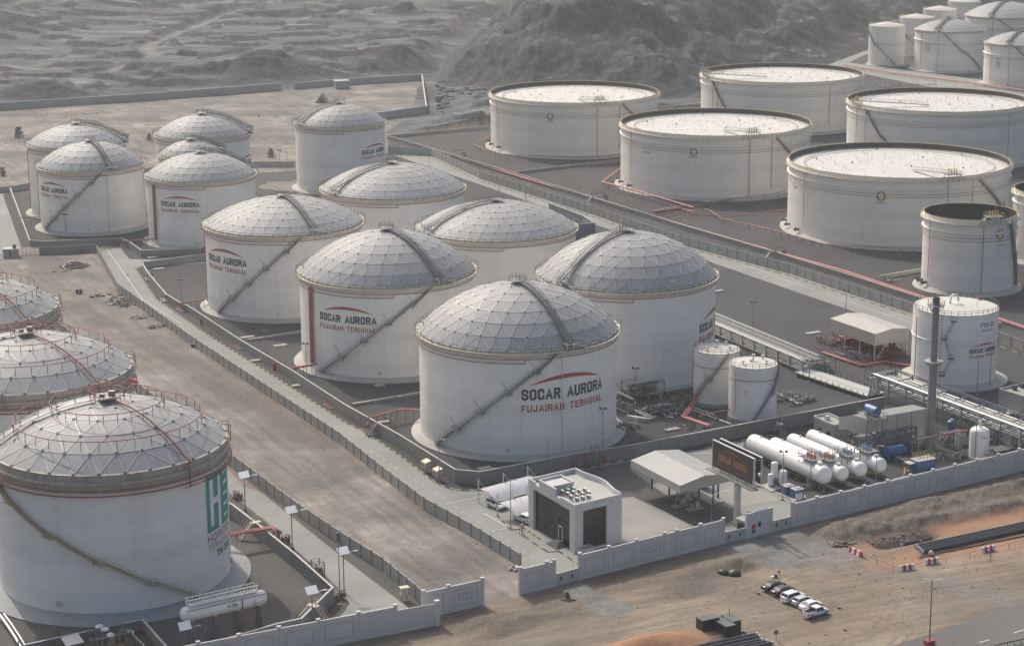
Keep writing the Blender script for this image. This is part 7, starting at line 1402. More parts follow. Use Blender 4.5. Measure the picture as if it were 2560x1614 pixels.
FP = [(22, 1482, 755, 8, 'arm', 'behind the office building'), (22, 2268, 620, 9, 'arm', 'by the stair over the bund wall'), (12, 870, 1180, 7.7, 'arm', 'behind the loading canopy ridge'), (12, 1510, 930, 3, 'flood', 'peeping over the bund wall beside the nearer small tank'),
      (6, 1160, 680, 6.5, 'flood', 'between the pump shelter and the service road'), (6, 510, 830, 9.0, 'flood', 'on the dark gravel behind the low pipe rack'), (15, 400, 1240, 5.6, 'flood', 'beside the low sleeper pipes'), (15, 878, 1050, 6.0, 'flood', 'rising from the low pipe rack end'), (24, 1148, 1370, 8.5, 'arm', 'thin one in front of the fire water tank'), (24, 1300, 1290, 10, 'flood', 'dark one in front of the fire water tank lettering'),
      (13, 1240, 1140, 10.3, 'flood', 'between the billboard and the blue cabinets'), (9, 912, 415, 7.5, 'arm', 'standing in front of the thickest vessel'), (9, 1370, 385, 8.5, 'arm', 'between the last two vessels'), (9, 2063, 215, 9.5, 'arm', 'touching the white upright tank'),
      (8, 1195, 690, 10, 'arm', 'between the two car shades'), (22, 395, 830, 9.5, 'arm', 'beside the beige kiosks at the bund corner'), (4, 1135, 215, 7, 'flood', 'in front of the shiny domed tank'), (4, 1272, 590, 6, 'flood', 'left of the third lettered tank'), (4, 1865, 1030, 8.5, 'flood', 'between the second and third lettered tanks'), (4, 2145, 1110, 8.0, 'flood', 'beside the thick red riser pipe'),
      (5, 390, 1560, 10, 'arm', 'on the strip left of the nearest tank'), (22, 2033, 500, 9.5, 'flood', 'dark floodlight in front of the nearest tank'), (4, 462, 135, 7.0, 'flood', 'at the foot of the tank beside the north gate'), (20, 230, 500, 6.5, 'arm', 'by the service road left of the pink crossing'), (20, 552, 570, 5.5, 'arm', 'by the service road above the fifth dome'), (1, 1960, 1185, 7.5, 'flood', 'behind the shiny domes near the sandy plain'), (1, 2010, 1180, 8, 'arm', 'slim one near the lone dome'), (2, 625, 1170, 6, 'arm', 'above the back dome of the second row'), (2, 430, 1120, 7, 'arm', 'right of the lone dome'), (12, 460, 560, 8.5, 'flood', 'triple floodlight over the cream valve manifold'), (9, 220, 640, 5.0, 'curve', 'white curved street lamp behind the moulded wall')]
for k, x, y, h, kd, lb in FP: pole(('slim pole lamp ' if kd != 'flood' else 'floodlight pole ')+lb if lb[:3] not in ('thi', 'dar', 'sli', 'tri', 'whi') else 'light pole: '+lb, Q(k, x, y), h, kd, -.3)
GS = 'solar lamps of the left terminal'
for i, (k, x, y, lb, h) in enumerate(((16, 372, 90, 'farthest from the camera, on the verge', 7.6), (16, 968, 575, 'in the middle of the verge row', 7.9), (16, 1622, 1120, 'nearest the lettered wall in the verge row', 7.9), (16, 1225, 1540, 'rising over the end of the grey basin', 6.5), (14, 2000, 640, 'at the bottom edge left of the vessel V-724', 4.6))):
    p = Q(k, x, y); root = thing('solar_lamp', 'solar street lamp with a tilted white panel, '+(lb if 'V-7' not in lb else 'at the bottom edge beside the raised vessel'), 'solar lamp', (p.x, p.y), 0, GS); mb = MB(); mb.tube((0, 0, 0), (0, 0, h), .1, 8); obj('pole', mb, 'steel_grey', root); a = R_(28); mb = MB(); mb.frame((0, 0, h+.1), Vector((.95, .35, .1)), Vector((-.35, .95, 0))*cos(a)*1.0+Vector((0, 0, .4)), Vector((0, 0, .04))); obj('solar_panel', mb, 'solar_white', root); mb = MB(); mb.beam((0, 0, h-.4), (2.0, .5, h-.1), .07); mb.box(2.2, .55, h-.08, .8, .25, .1, .25); obj('lamp_arm', mb, 'steel_light', root); mb = MB(); mb.box(0, 0, .4, .5, .4, .8); obj('battery_box', mb, 'steel_grey', root)
tp = pole('tall dark mast with stacked floodlights beside the solar lamps', Q(16, 1570, 1275), 13.2, 'none', 0, None); mb = MB(); 
for i in range(4): mb.box(.0, 0, 12.2+.4*i, .6, .4, .3)
obj('floodlight', mb, 'steel_dark', tp)
hp = thing('highway_lamp', 'tall twin-armed street lamp on a red and white block by the highway', 'street lamp', tuple(Q(9, 1745, 1500))[:2]); mb = MB(); mb.tube((0, 0, .8), (0, 0, 11.4), .13, 8, r2=.09); obj('pole', mb, 'steel_grey', hp); mb = MB(); mb.box(0, 0, .4, 1.6, 1.1, .8, .5); obj('base_block', mb, 'barrier_red', hp)
for sg in (-1, 1): mb = MB(); mb.beam((0, 0, 11.3), (.9*sg, -.2*sg, 11.5), .08); mb.box(1.1*sg, -.25*sg, 11.52, .8, .3, .14, -.2); obj('lamp_head', mb, 'steel_light', hp)
# ------------------------------------------------------------------ vehicles
def vehicle(kind, lbl, loc, rot, paint, group=None, cat='car'):
    root = thing('parked_'+('pickup' if kind == 'pickup' else 'car'), lbl, cat, (loc[0], loc[1], .03), rot, group)
    if kind == 'sedan': Ls, W = 4.8, 1.82; body = [(-2.4, .45, .86), (-2.25, .3, .96), (-1.5, .26, 1.0), (-.9, .26, .96), (1.1, .26, .93), (1.9, .28, .82), (2.3, .32, .68), (2.4, .42, .58)]; cab = [(-1.75, .95), (-1.15, 1.36), (-.3, 1.44), (.45, 1.40), (1.25, .92)]
    elif kind == 'suv': Ls, W = 4.85, 1.92; body = [(-2.4, .5, 1.08), (-2.3, .36, 1.16), (-1.2, .34, 1.14), (.9, .34, 1.08), (1.8, .36, 1.0), (2.3, .4, .86), (2.42, .5, .7)]; cab = [(-2.28, 1.14), (-2.0, 1.7), (-.4, 1.78), (.45, 1.72), (1.2, 1.08)]
    elif kind == 'hatch': Ls, W = 4.4, 1.8; body = [(-2.2, .45, .98), (-2.1, .32, 1.06), (-1.1, .3, 1.02), (.9, .3, .97), (1.6, .32, .88), (2.1, .36, .74), (2.2, .46, .6)]; cab = [(-2.05, 1.02), (-1.7, 1.48), (-.3, 1.55), (.4, 1.5), (1.15, .97)]
    else: Ls, W = 5.2, 1.85; body = [(-2.6, .55, 1.06), (-2.55, .5, 1.08), (-.7, .45, 1.08), (.9, .42, 1.08), (1.8, .42, 1.05), (2.4, .45, .94), (2.6, .55, .72)]; cab = [(-.75, 1.08), (-.65, 1.72), (.3, 1.78), (.75, 1.74), (1.45, 1.06)]
    mb = MB(); rings = []
    for x, z0, z1 in body:
        e = .90 if abs(x) > Ls/2-.12 else (.97 if abs(x) > Ls/2-.4 else 1); w_ = W/2*e
        rings.append([(x, -w_*.94, z0), (x, -w_, z0+.16), (x, -w_, (z0+z1)/2), (x, -w_*.95, z1-.05), (x, -w_*.86, z1), (x, w_*.86, z1), (x, w_*.95, z1-.05), (x, w_, (z0+z1)/2), (x, w_, z0+.16), (x, w_*.94, z0)])
    n_ = 10; vs = [v for r in rings for v in r]; mb.add(vs, [(i*n_+k, i*n_+(k+1) % n_, (i+1)*n_+(k+1) % n_, (i+1)*n_+k) for i in range(len(rings)-1) for k in range(n_)], True); mb.add(rings[0], [tuple(range(n_))[::-1]]); mb.add(rings[-1], [tuple(range(n_))])
    body_o = obj('body', mb, paint, root); g = MB(); tp_ = MB(); wb, wt_ = W/2*.93, W/2*.74; K = len(cab)
    for i in range(K-1):
        (x0, z0), (x1, z1) = cab[i], cab[i+1]; f0 = wb if i == 0 else wt_; f1 = wb if i == K-2 else wt_; top = 0 < i < K-2
        (tp_ if top else g).add([(x0, -f0, z0+(.02 if top else 0)), (x1, -f1, z1+(.02 if top else 0)), (x1, f1, z1+(.02 if top else 0)), (x0, f0, z0+(.02 if top else 0))], [(0, 1, 2, 3)])
    zb_ = cab[0][1]
    for sg in (-1, 1): g.add([(cab[0][0], sg*wb, cab[0][1])]+[(x, sg*wt_, z) for x, z in cab[1:-1]]+[(cab[-1][0], sg*wb, cab[-1][1])], [tuple(range(K)) if sg < 0 else tuple(range(K))[::-1]])
    go_ = obj('window_glass', g, 'car_glass', root)
    for sg in (-1, 1):
        tp_.beam((cab[1][0], sg*wt_, cab[1][1]), (cab[-2][0], sg*wt_, cab[-2][1]), .1, .08)
        tp_.beam((cab[0][0], sg*wb, cab[0][1]), (cab[1][0], sg*wt_, cab[1][1]), .12, .1); tp_.beam((cab[-1][0], sg*wb, cab[-1][1]), (cab[-2][0], sg*wt_, cab[-2][1]), .07, .06); xm = cab[1][0]*.45+cab[-2][0]*.55; tp_.beam((xm, sg*(wb+.01), zb_), (xm, sg*wt_, cab[2][1]), .08)
    obj('roof', tp_, paint, root)
    wr = .40 if kind in ('suv', 'pickup') else .34; xb, xf = (-1.5, 1.65) if kind == 'pickup' else (-1.4, 1.4)
    for x in (xb, xf):
        for sg in (-1, 1): mb = MB(); mb.tube((x, sg*(W/2-.2), wr), (x, sg*(W/2+.03), wr), wr, 16); wh_ = obj('wheel', mb, 'tyre', root); mb = MB(); mb.tube((x, sg*(W/2+.01), wr), (x, sg*(W/2+.05), wr), wr*.6, 12); obj('rim', mb, 'chrome', wh_)
    zf = body[-1][2]; zr_ = body[0][2]
    for sg in (-1, 1):
        mb = MB(); mb.box(Ls/2-.12, sg*W*.36, zf-.02, .22, .36, .14); obj('headlight', mb, 'chrome', root); mb = MB(); mb.box(-Ls/2+.05, sg*W*.42, zr_-.16, .14, .2, .28); obj('taillight', mb, 'lamp_red', root); mb = MB(); mb.box(cab[-1][0]-.15, sg*(W/2+.08), zb_+.08, .16, .16, .14); obj('mirror', mb, paint, root)
    mb = MB(); mb.box(-Ls/2-.02, 0, .5, .14, W*.86, .16); obj('bumper', mb, 'chrome' if kind == 'pickup' else paint, root); mb = MB(); mb.box(Ls/2-.02, 0, .5, .1, W*.7, .2); obj('grille', mb, 'steel_dark', root)
    if kind == 'pickup':
        mb = MB(); mb.box(-1.67, 0, 1.06, 1.7, 1.56, .06); obj('cargo_bed', mb, 'tyre', root); mb = MB()
        for sg in (-1, 1): mb.box(-1.67, sg*.84, 1.17, 1.8, .1, .2)
        mb.box(-2.53, 0, 1.15, .08, 1.7, .2); obj('bed_rail', mb, paint, root); mb = MB(); mb.path([(-.85, -.75, 1.1), (-.95, -.7, 1.7), (-.95, .7, 1.7), (-.85, .75, 1.1)], .045, 6); obj('roll_bar', mb, 'steel_dark', root)
    return root
RC = R_(36); GC_ = 'vehicles parked in a row on the sand'
for kd, x, y, z, pt, lb in (('sedan', 540, 345, 1.3, 'car_black', 'black saloon car at the left end of the parked row'), ('sedan', 775, 462, 1.3, 'car_navy', 'dark grey-blue saloon car, second in the parked row'), ('suv', 1030, 590, 1.6, 'car_white', 'white off-road wagon next to the dark saloon in the parked row'), ('hatch', 1275, 705, 1.45, 'car_silver', 'silver hatchback in the middle of the light-coloured cars'), ('sedan', 1480, 825, 1.35, 'car_white', 'white saloon car parked beside the white pickup')):
    p = Q(18, x, y, z); vehicle(kd, lb, (p.x+.1, p.y+.1), RC, pt, GC_)
p = Q(18, 1640, 950, 1.7); vehicle('pickup', 'white double-cab pickup with a dark load bed at the right end of the row', (p.x-.25, p.y-.1), RC, 'car_white', GC_, 'pickup')
p = Q(22, 965, 1035, .9); vehicle('suv', 'white off-road car half under the farther curved shade', p, R_(-52), 'car_white', 'cars under the shades'); p = Q(22, 1215, 1000, .8); vehicle('sedan', 'black car deep under the farther curved shade', (p.x+.6, p.y+1.2), R_(-52), 'car_black', 'cars under the shades'); p = Q(22, 1235, 1170, .9); vehicle('suv', 'white off-road car under the nearer shade beside the office', (p.x, p.y), R_(128), 'car_white', 'cars under the shades')
# ------------------------------------------------------------------ foreground: barriers, pipes, generator, debris
GBR = 'red and white concrete barriers'
for i, (a, b, lb) in enumerate((((1190, 850), (1275, 890), 'nearest the gate, turned away from the others'), ((1537, 985), (1637, 972), 'second from the gate'), ((1712, 942), (1806, 926), 'in front of the black pipe ends'), ((2110, 858), (2200, 838), 'farthest right along the black pipes'))):
    p, q = Q(9, *a), Q(9, *b); L_ = (q-p).length; an = math.atan2((q-p).y, (q-p).x); root = thing('road_barrier', 'red and white barrier block '+lb, 'barrier', (p.x, p.y), an, GBR)
    for j in range(5):
        mb = MB(); x0, x1 = L_*j/5, L_*(j+1)/5; pr = [(-.35, 0), (.35, 0), (.2, .5), (.14, 1.0), (-.14, 1.0), (-.2, .5)]; vs = [(x, y, z) for x in (x0+.003, x1-.003) for y, z in pr]; mb.add(vs, [tuple(range(6)), tuple(range(11, 5, -1))]+[(k, 6+k, 6+(k+1) % 6, (k+1) % 6) for k in range(6)]); obj('block', mb, 'barrier_red' if j % 2 == (i != 0) else 'white_paint', root)
def pipes(lb, items, r, group, m='pipe_black'):
    for i, (a, b, z, l2) in enumerate(items):
        root = thing('black_pipe', lb+l2, 'pipe', (a.x, a.y), 0, group); mb = MB(); mb.tube(at(a, z), at(b, z), r, 14, False); obj('pipe', mb, m, root, True); mb = MB(); d = (b-a).normalized(); mb.tube(at(a, z)-d*.02, at(a, z)+d*.35, r*1.04, 14, False); mb.tube(at(a, z)+d*.05, at(a, z)+d*.06, r*.98, 14); obj('end_collar', mb, 'steel_light', root, True)
A0, B0 = Q(9, 1690, 868), Q(9, 2408, 712); dd = (B0-A0); B0 = A0+dd*1.5; nn = Vector((-dd.y, dd.x, 0)).normalized()
pipes('long black pipe beside the barriers, ', [(A0+nn*.95*i+dd.normalized()*(.3*i), B0+nn*.95*i, .42, ('nearest the road', 'second from the road', 'third from the road', 'farthest from the road')[i]) for i in range(4)], .38, 'long black pipes by the barriers')
A1, B1 = Q(9, 1665, 895), Q(9, 2408, 745); B1 = A1+(B1-A1)*1.5; pipes('thin dark pipe ', [(A1, B1, .15, 'lying in front of the long black pipes')], .13, None, 'steel_dark'); b_ = thing('round_cap', 'pale round cap resting on the black pipe ends', 'cap', tuple(Q(9, 1758, 880))[:2]); mb = MB(); mb.sphere((0, 0, .55), .5, 14, 8); obj('cap', mb, 'cladding_pale', b_); mb = MB(); mb.box(0, 0, .08, .9, .9, .16); obj('pallet', mb, 'bare_brown', b_)
tr_a, tr_b = Q(9, 1545, 790), Q(9, 1762, 738); pipes('dark pipe ', [(tr_a, tr_b, -.5, 'lying in the open trench')], .3, None)
dirp = (Q(21, 1560, 880)-Q(21, 620, 1076)).normalized(); npp = Vector((dirp.y, -dirp.x, 0))
ends = ((1550, 885), (1600, 930), (1640, 995), (1750, 1030), (1860, 1060))
pipes('thick dark pipe stacked by the bottom edge, ', [(Q(21, *e), Q(21, *e)-dirp*22, .4, ('the rear one', 'second from the rear', 'third from the rear', 'fourth from the rear', 'the front one')[i]) for i, e in enumerate(ends)], .4, 'thick dark pipes at the bottom edge')
pipes('slim black pipe running past the green generator, ', [(Q(21, 1320, 805), Q(21, 120, 1085), .2, 'rear'), (Q(21, 1265, 870), Q(21, 300, 1085), .2, 'front')], .17, 'slim black pipes by the generator')
gn = thing('generator_set', 'dark green generator set of three boxes on a skid beside the pipes', 'generator', tuple(Q(21, 830, 800))[:2], .5); 
for x, y, w_, d_, h_ in ((-1.6, 1.8, 3.4, 2.0, 2.4), (.2, -.7, 1.9, 3.6, 2.0), (2.2, .3, 1.7, 3.4, 2.1)): mb = MB(); mb.box(x, y, h_/2, w_, d_, h_); bd_ = obj('cabinet', mb, 'generator_green', gn); mb = MB(); mb.box(x, y, h_+.05, w_+.15, d_+.15, .1); obj('lid', mb, 'steel_dark', bd_)
mb = MB(); mb.tube((2.4, 1.2, 2.1), (2.4, 1.2, 3.6), .06, 6); obj('exhaust', mb, 'steel_dark', gn)
sg_ = thing('sign_board', 'small dark square sign on a post near the pipe ends', 'sign', tuple(Q(21, 1925, 960))[:2]); mb = MB(); mb.tube((0, 0, 0), (0, 0, 1.3), .05, 6); obj('post', mb, 'bare_brown', sg_); mb = MB(); mb.box(0, 0, 1.5, .75, .06, .65, .3); obj('plate', mb, 'bare_brown', sg_)
tb = thing('tarpaulin_heap', 'dark greenish tarpaulin heap in the hollow by the wall', 'tarpaulin', tuple(Q(9, 340, 1000))[:2]); 
for x, y, r in ((-.9, .4, 1.0), (1.0, -.2, 1.25)): 
    mb = MB(); mb.sphere((x, y, -.2), r, 12, 7, .75); mb.v = [(a*(1+.12*sin(b*5)), b*(1+.1*cos(a*6)), c) for a, b, c in mb.v]; obj('heap', mb, 'generator_green', tb)
bnd = thing('cloth_bundle', 'small blue and white bundle on the ground behind the black car', 'bundle', tuple(Q(18, 560, 240))[:2]); mb = MB(); mb.box(-.25, 0, .18, .7, .5, .35, .4); obj('white_bag', mb, 'white_paint', bnd); mb = MB(); mb.box(.25, .15, .3, .6, .5, .6, .9); obj('blue_bag', mb, 'cloth_blue', bnd)
stk = thing('marker_stick', 'rusty bent stick with a rag near the black car', 'stick', tuple(Q(18, 690, 180))[:2]); mb = MB(); mb.path([(0, 0, 0), (-.1, 0, .6), (.15, .1, 1.0)], .06, 6); obj('stick', mb, 'bare_brown', stk); mb = MB(); mb.box(-.15, 0, .75, .35, .1, .4); obj('rag', mb, 'red_dark', stk)
wp = thing('warning_post', 'thin reddish post with a flag beside the barrier farthest right', 'post', tuple(Q(9, 2170, 925))[:2]); mb = MB(); mb.tube((0, 0, 0), (0, 0, 2.2), .06, 6); obj('post', mb, 'bare_brown', wp); mb = MB(); mb.box(.3, 0, 2.0, .5, .04, .35); obj('flag', mb, 'red_dark', wp)
fc = thing('tape_fence', 'low post and tape fence along the edge of the pipe works', 'fence', tuple(Q(9, 1300, 900))[:2]); mb = MB(); pp = L(9, (1300, 905), (1380, 940), (1490, 985), (1530, 995), (1860, 930), (2030, 890), (2300, 825), (2408, 800)); mt = MB()
for p in pp: mb.beam(p, at(p, 1.0), .08)
for a, b in zip(pp[:-1], pp[1:]): mt.beam(at(a, .9), at(b, .9), .04)
obj('post', mb, 'bare_brown', fc, True); obj('tape', mt, 'bare_brown', fc, True)
gr = thing('guard_rail', 'brown crash barrier at the bottom right edge of the highway', 'crash barrier', tuple(Q(9, 2260, 1510))[:2]); mb = MB(); a, b = Q(9, 2200, 1530), Q(9, 2700, 1420); mb.beam(at(a, .65), at(b, .65), .08, .32); obj('rail', mb, 'kerb_yellow', gr, True); mb = MB()
for i in range(12): p = a.lerp(b, i/11); mb.beam(p, at(p, .7), .12)
o = obj('post', mb, 'steel_grey', gr, True)
# debris heaps, rocks, shrubs
def debris(lb, k, x, y, rx, ry, n, seed, mats=('rubble', 'concrete_wall', 'bare_brown'), cat='rubble', h=.5):
    c = Q(k, x, y); R0 = random.Random(seed); root = thing('debris_heap', lb, cat, (c.x, c.y), 0.4); MBs = [MB() for _ in mats]
    for i in range(n):
        a = R0.uniform(0, 2*PI); q = R0.random()**.7; X_, Y_ = rx*q*cos(a), ry*q*sin(a); mb = MBs[R0.randrange(len(mats))]; L_ = R0.uniform(.3, 1.6); w_ = R0.uniform(.15, .6)
        d = Vector((R0.uniform(-1, 1), R0.uniform(-1, 1), R0.uniform(-.25, .35))).normalized(); p = Vector((X_, Y_, .1+h*(1-q)*R0.random()*2)); mb.beam(p-d*L_/2, p+d*L_/2, w_, R0.uniform(.08, .4))
    for mb, m_ in zip(MBs, mats):
        if mb.v: o = obj('scrap', mb, m_, root); o['kind'] = 'stuff'
debris('dark heap of scrap and boards on the dirt near the north gate', 4, 520, 355, 4.6, 3.4, 130, 1, ('rubble', 'steel_dark', 'steel_dark'), h=.9)
debris('pale flat boards left of the dark scrap heap', 4, 440, 385, 3.2, 1.8, 22, 2, ('wall_cap', 'rubble'), h=.15)
debris('broken concrete and timber dumped against the long panel fence', 4, 850, 595, 4.8, 7.5, 150, 3, ('rubble', 'wall_cap', 'bare_brown', 'steel_dark'), h=.5)
debris('scattered timbers left of the dumped concrete', 4, 690, 560, 4, 1.2, 26, 4, ('bare_brown', 'rubble'), h=.3)
debris('loose boards on the dirt below the dumped concrete', 4, 985, 705, 3.2, 2.6, 24, 5, ('bare_brown', 'rubble', 'wall_cap'), h=.1)
debris('scrap bits beside the panel fence halfway along', 4, 1090, 775, 3.5, 1.4, 18, 6, ('steel_dark', 'rubble'), h=.1)
debris('coloured scrap and parts laid out behind the right open-topped tank', 3, 1480, 610, 34, 5, 110, 7, ('rubble', 'red_pipe', 'wall_cap', 'steel_dark', 'steel_light'), h=.8)
debris('low line of broken brown rubble in front of the moulded wall', 9, 1180, 790, 5, 1.6, 50, 8, ('rubble', 'bare_brown'), h=.2)
debris('stones and litter by the office driveway', 8, 1590, 1190, 1.4, .8, 16, 9, ('rubble',), h=.1)
debris('white rags caught at the foot of the short blank wall', 8, 1232, 975, 1.2, .9, 14, 10, ('canvas', 'steel_dark'), h=.5, cat='rags')
for i, (k, x, y, lb) in enumerate(((4, 541, 540, 'left'), (4, 566, 540, 'right'))): p = Q(k, x, y); t = thing('oil_drum', lb+' of two dark drums standing on the dirt', 'drum', (p.x, p.y), 0, 'two dark drums'); mb = MB(); mb.tube((0, 0, 0), (0, 0, 1.3), .45, 12); obj('drum', mb, 'steel_dark', t); mb = MB(); mb.lathe([(.47, .6), (.5, .63), (.47, .66)], 12); obj('hoop', mb, 'rust_dark', t)
p = Q(4, 1350, 915); t = thing('crate', 'small brown crate beside the long panel fence', 'crate', (p.x, p.y)); mb = MB(); mb.box(0, 0, .4, 1.0, .8, .8, .4); obj('box', mb, 'bare_brown', t); mb = MB(); mb.box(0, 0, .83, 1.1, .9, .06, .4); obj('lid', mb, 'rubble', t)
def shrub(lb, p, r, seed, tall=.8, n=260):
    r *= .75; R0 = random.Random(seed); root = thing('shrub', lb, 'shrub', (p.x, p.y)); mb = MB()
    for i in range(n):
        a = R0.uniform(0, 2*PI); q = R0.random()**.5; z = R0.random(); rr_ = .75*r*q*(1-.5*z)*(1+.3*sin(3*a+seed)); c = Vector((rr_*cos(a), rr_*sin(a), .15+z*r*2*tall)); s_ = R0.uniform(.12, .28)*max(.6, r/1.6); d1 = Vector((R0.uniform(-1, 1), R0.uniform(-1, 1), R0.uniform(-1, 1))).normalized()*s_; d2 = Vector((R0.uniform(-1, 1), R0.uniform(-1, 1), R0.uniform(-1, 1))).normalized()*s_; mb.add([c-d1, c+d2, c+d1, c-d2], [(0, 1, 2, 3)])
    obj('foliage', mb, 'shrub_leaf', root); mb = MB()
    for i in range(5): a = i*1.3; mb.tube((0, 0, 0), (r*.5*cos(a), r*.5*sin(a), r*tall*1.2), .06, 5)
    obj('stem', mb, 'bark', root)
shrub('dusty shrub on the sandy plain at the left edge', Q(1, 130, 962), 3.6, 1, n=420); shrub('small dusty shrub left of the back dome', Q(1, 1045, 985), 2.4, 2); shrub('round shrub on the plain near the lone dome', Q(1, 1897, 1100), 2.8, 3); shrub('small green plant growing beside the office driveway', Q(8, 1592, 1190), 1.1, 4)
shrub('dark low shrub at the far left edge below the plain', Q(1, 20, 1230), 2.6, 5)
# rocks at the foot of the hill
rk_ = MB(); R0 = random.Random(12)
for i in range(520):
    if i < 300: p = Q(2, R0.uniform(690, 1040), R0.uniform(680, 860)); s_ = R0.uniform(.4, 1.7)*R0.random()+.3
    elif i < 420: p = Q(2, R0.uniform(680, 1040), R0.uniform(575, 690)); s_ = R0.uniform(.3, 1.2)
    else: p = Q(9, R0.uniform(1150, 1700), R0.uniform(690, 800)); s_ = R0.uniform(.1, .3)
    vs = [(p.x+R0.uniform(.6, 1.2)*s_*x, p.y+R0.uniform(.6, 1.2)*s_*y, R0.uniform(.6, 1.1)*s_*z-.2*s_) for x in (-1, 1) for y in (-1, 1) for z in (0, 1.2)]; rk_.add(vs, [(0, 1, 3, 2), (4, 6, 7, 5), (0, 4, 5, 1), (2, 3, 7, 6), (0, 2, 6, 4), (1, 5, 7, 3)])
o = obj('loose_rocks', rk_, 'rock_grey'); tag(o, 'grey boulders scattered at the foot of the dark hill and on the bank', 'rocks'); o['kind'] = 'stuff'
# beige kiosks near the bund corner
for i, (x, y, lb) in enumerate(((255, 720, 'left'), (370, 800, 'right'))):
    p = Q(22, x, y); t = thing('kiosk', lb+' of two small beige cabinets on legs at the bund corner', 'cabinet', (p.x, p.y), -1.08, 'beige cabinets at the bund corner'); mb = MB(); mb.add([(-1, -.6, 1.2), (1, -.6, 1.2), (1, .6, 1.2), (-1, .6, 1.2), (-1.1, -.5, 2.3), (1.1, -.5, 2.3), (1.1, .9, 2.7), (-1.1, .9, 2.7)], [(0, 1, 5, 4), (1, 2, 6, 5), (2, 3, 7, 6), (3, 0, 4, 7), (4, 5, 6, 7), (3, 2, 1, 0)]); obj('cabinet', mb, 'cream_edge', t)
    for sx in (-.8, .8):
        for sy in (-.4, .4): mb = MB(); mb.beam((sx, sy, 0), (sx, sy, 1.2), .1); obj('leg', mb, 'steel_dark', t)
    mb = MB(); mb.box(-.45, -.62, 1.7, .6, .05, .5); mb.box(.45, -.62, 1.7, .6, .05, .5); obj('window', mb, 'steel_dark', t)
lp = thing('yellow_post_lamp', 'yellow warning beacon on a small scaffold by the office entrance', 'beacon', tuple(Q(8, 1275, 735))[:2]); mb = MB(); mb.tube((0, 0, 0), (0, 0, 1.3), .1, 8); mb.box(-.5, .3, .5, .1, .1, 1.0); mb.box(.4, -.2, .5, .1, .1, 1.0); mb.beam((-.5, .3, .9), (.4, -.2, .9), .08); obj('stand', mb, 'steel_dark', lp); mb = MB(); mb.tube((0, 0, 1.3), (0, 0, 2.2), .32, 12); obj('beacon', mb, 'kerb_yellow', lp)
for k, x, y, lb in ((22, 1790, 690, 'red fire point rack against the bund wall behind the office'), (22, 2042, 640, 'red hose cabinet at the foot of the stair over the bund wall')):
    p = Q(k, x, y); t = thing('fire_point', lb, 'fire point', (p.x, p.y), .2, 'red fire points at the bund wall'); mb = MB(); mb.box(0, 0, .95, 1.0, .6, 1.7) if x > 2000 else mb.path([(-1, 0, 0), (-1, 0, 3.3), (1.6, 0, 3.3), (1.6, 0, .2)], .14, 8); mb.tube((-.4, -.1, .1), (-.4, -.1, 3.0 if x < 2000 else 1.9), .1, 8); obj('cabinet' if x > 2000 else 'pipe_frame', mb, 'red_dark', t); mb = MB(); mb.box(0, 0, .06, 1.6, 1.0, .12); obj('base', mb, 'concrete_wall', t)
def bstair(lb, p, rot, h=3.1, m='steel_grey'):
    t = thing('bund_stair', lb, 'stair', (p.x, p.y), rot, 'stairs over the bund walls'); mb = MB(); mb.box(0, 0, h, 1.2, 2.0, .1)
    for s_ in (-1, 1):
        mb.beam((-.55, s_*1, h), (-.55, s_*(1+h*.9), .05), .08, .25); mb.beam((.55, s_*1, h), (.55, s_*(1+h*.9), .05), .08, .25)
        for i in range(9): f = i/9; mb.box(0, s_*(1+h*.9*f), h*(1-f), 1.1, .26, .05)
    obj('steps', mb, m, t); mb = MB()
    for x in (-.6, .6):
        mb.beam((x, -1, h+1), (x, 1, h+1), .07)
        for s_ in (-1, 1): mb.beam((x, s_*1, h+1), (x, s_*(1+h*.9), 1.0), .07); mb.beam((x, s_, h), (x, s_, h+1), .07); mb.beam((x, s_*(1+h*.9), 0), (x, s_*(1+h*.9), 1), .07)
    obj('handrail', mb, 'yellow_paint' if m != 'steel_grey' else 'steel_dark', t)
bstair('grey stair over the bund wall beside the red hose cabinet', at(Q(22, 1960, 510, 3.1), 0), .2); bstair('grey stair over the bund wall behind the vessels', at(Q(13, 1160, -10, 3.1), 0)+Vector((.6, 0, 0)), .2); bstair('grey stair over the bund wall left of the nearest tank', at(Q(5, 290, 1440, 2.9), 0), -1.1, 2.9)
bstair('yellow-railed stair over the left basin wall, upper one', at(Q(16, 500, 225, 3.0), 0), -.95, 3.0, 'cream_edge'); bstair('yellow-railed stair over the left basin wall, lower one', at(Q(16, 1230, 1275, 3.0), 0), .95, 3.0, 'cream_edge')
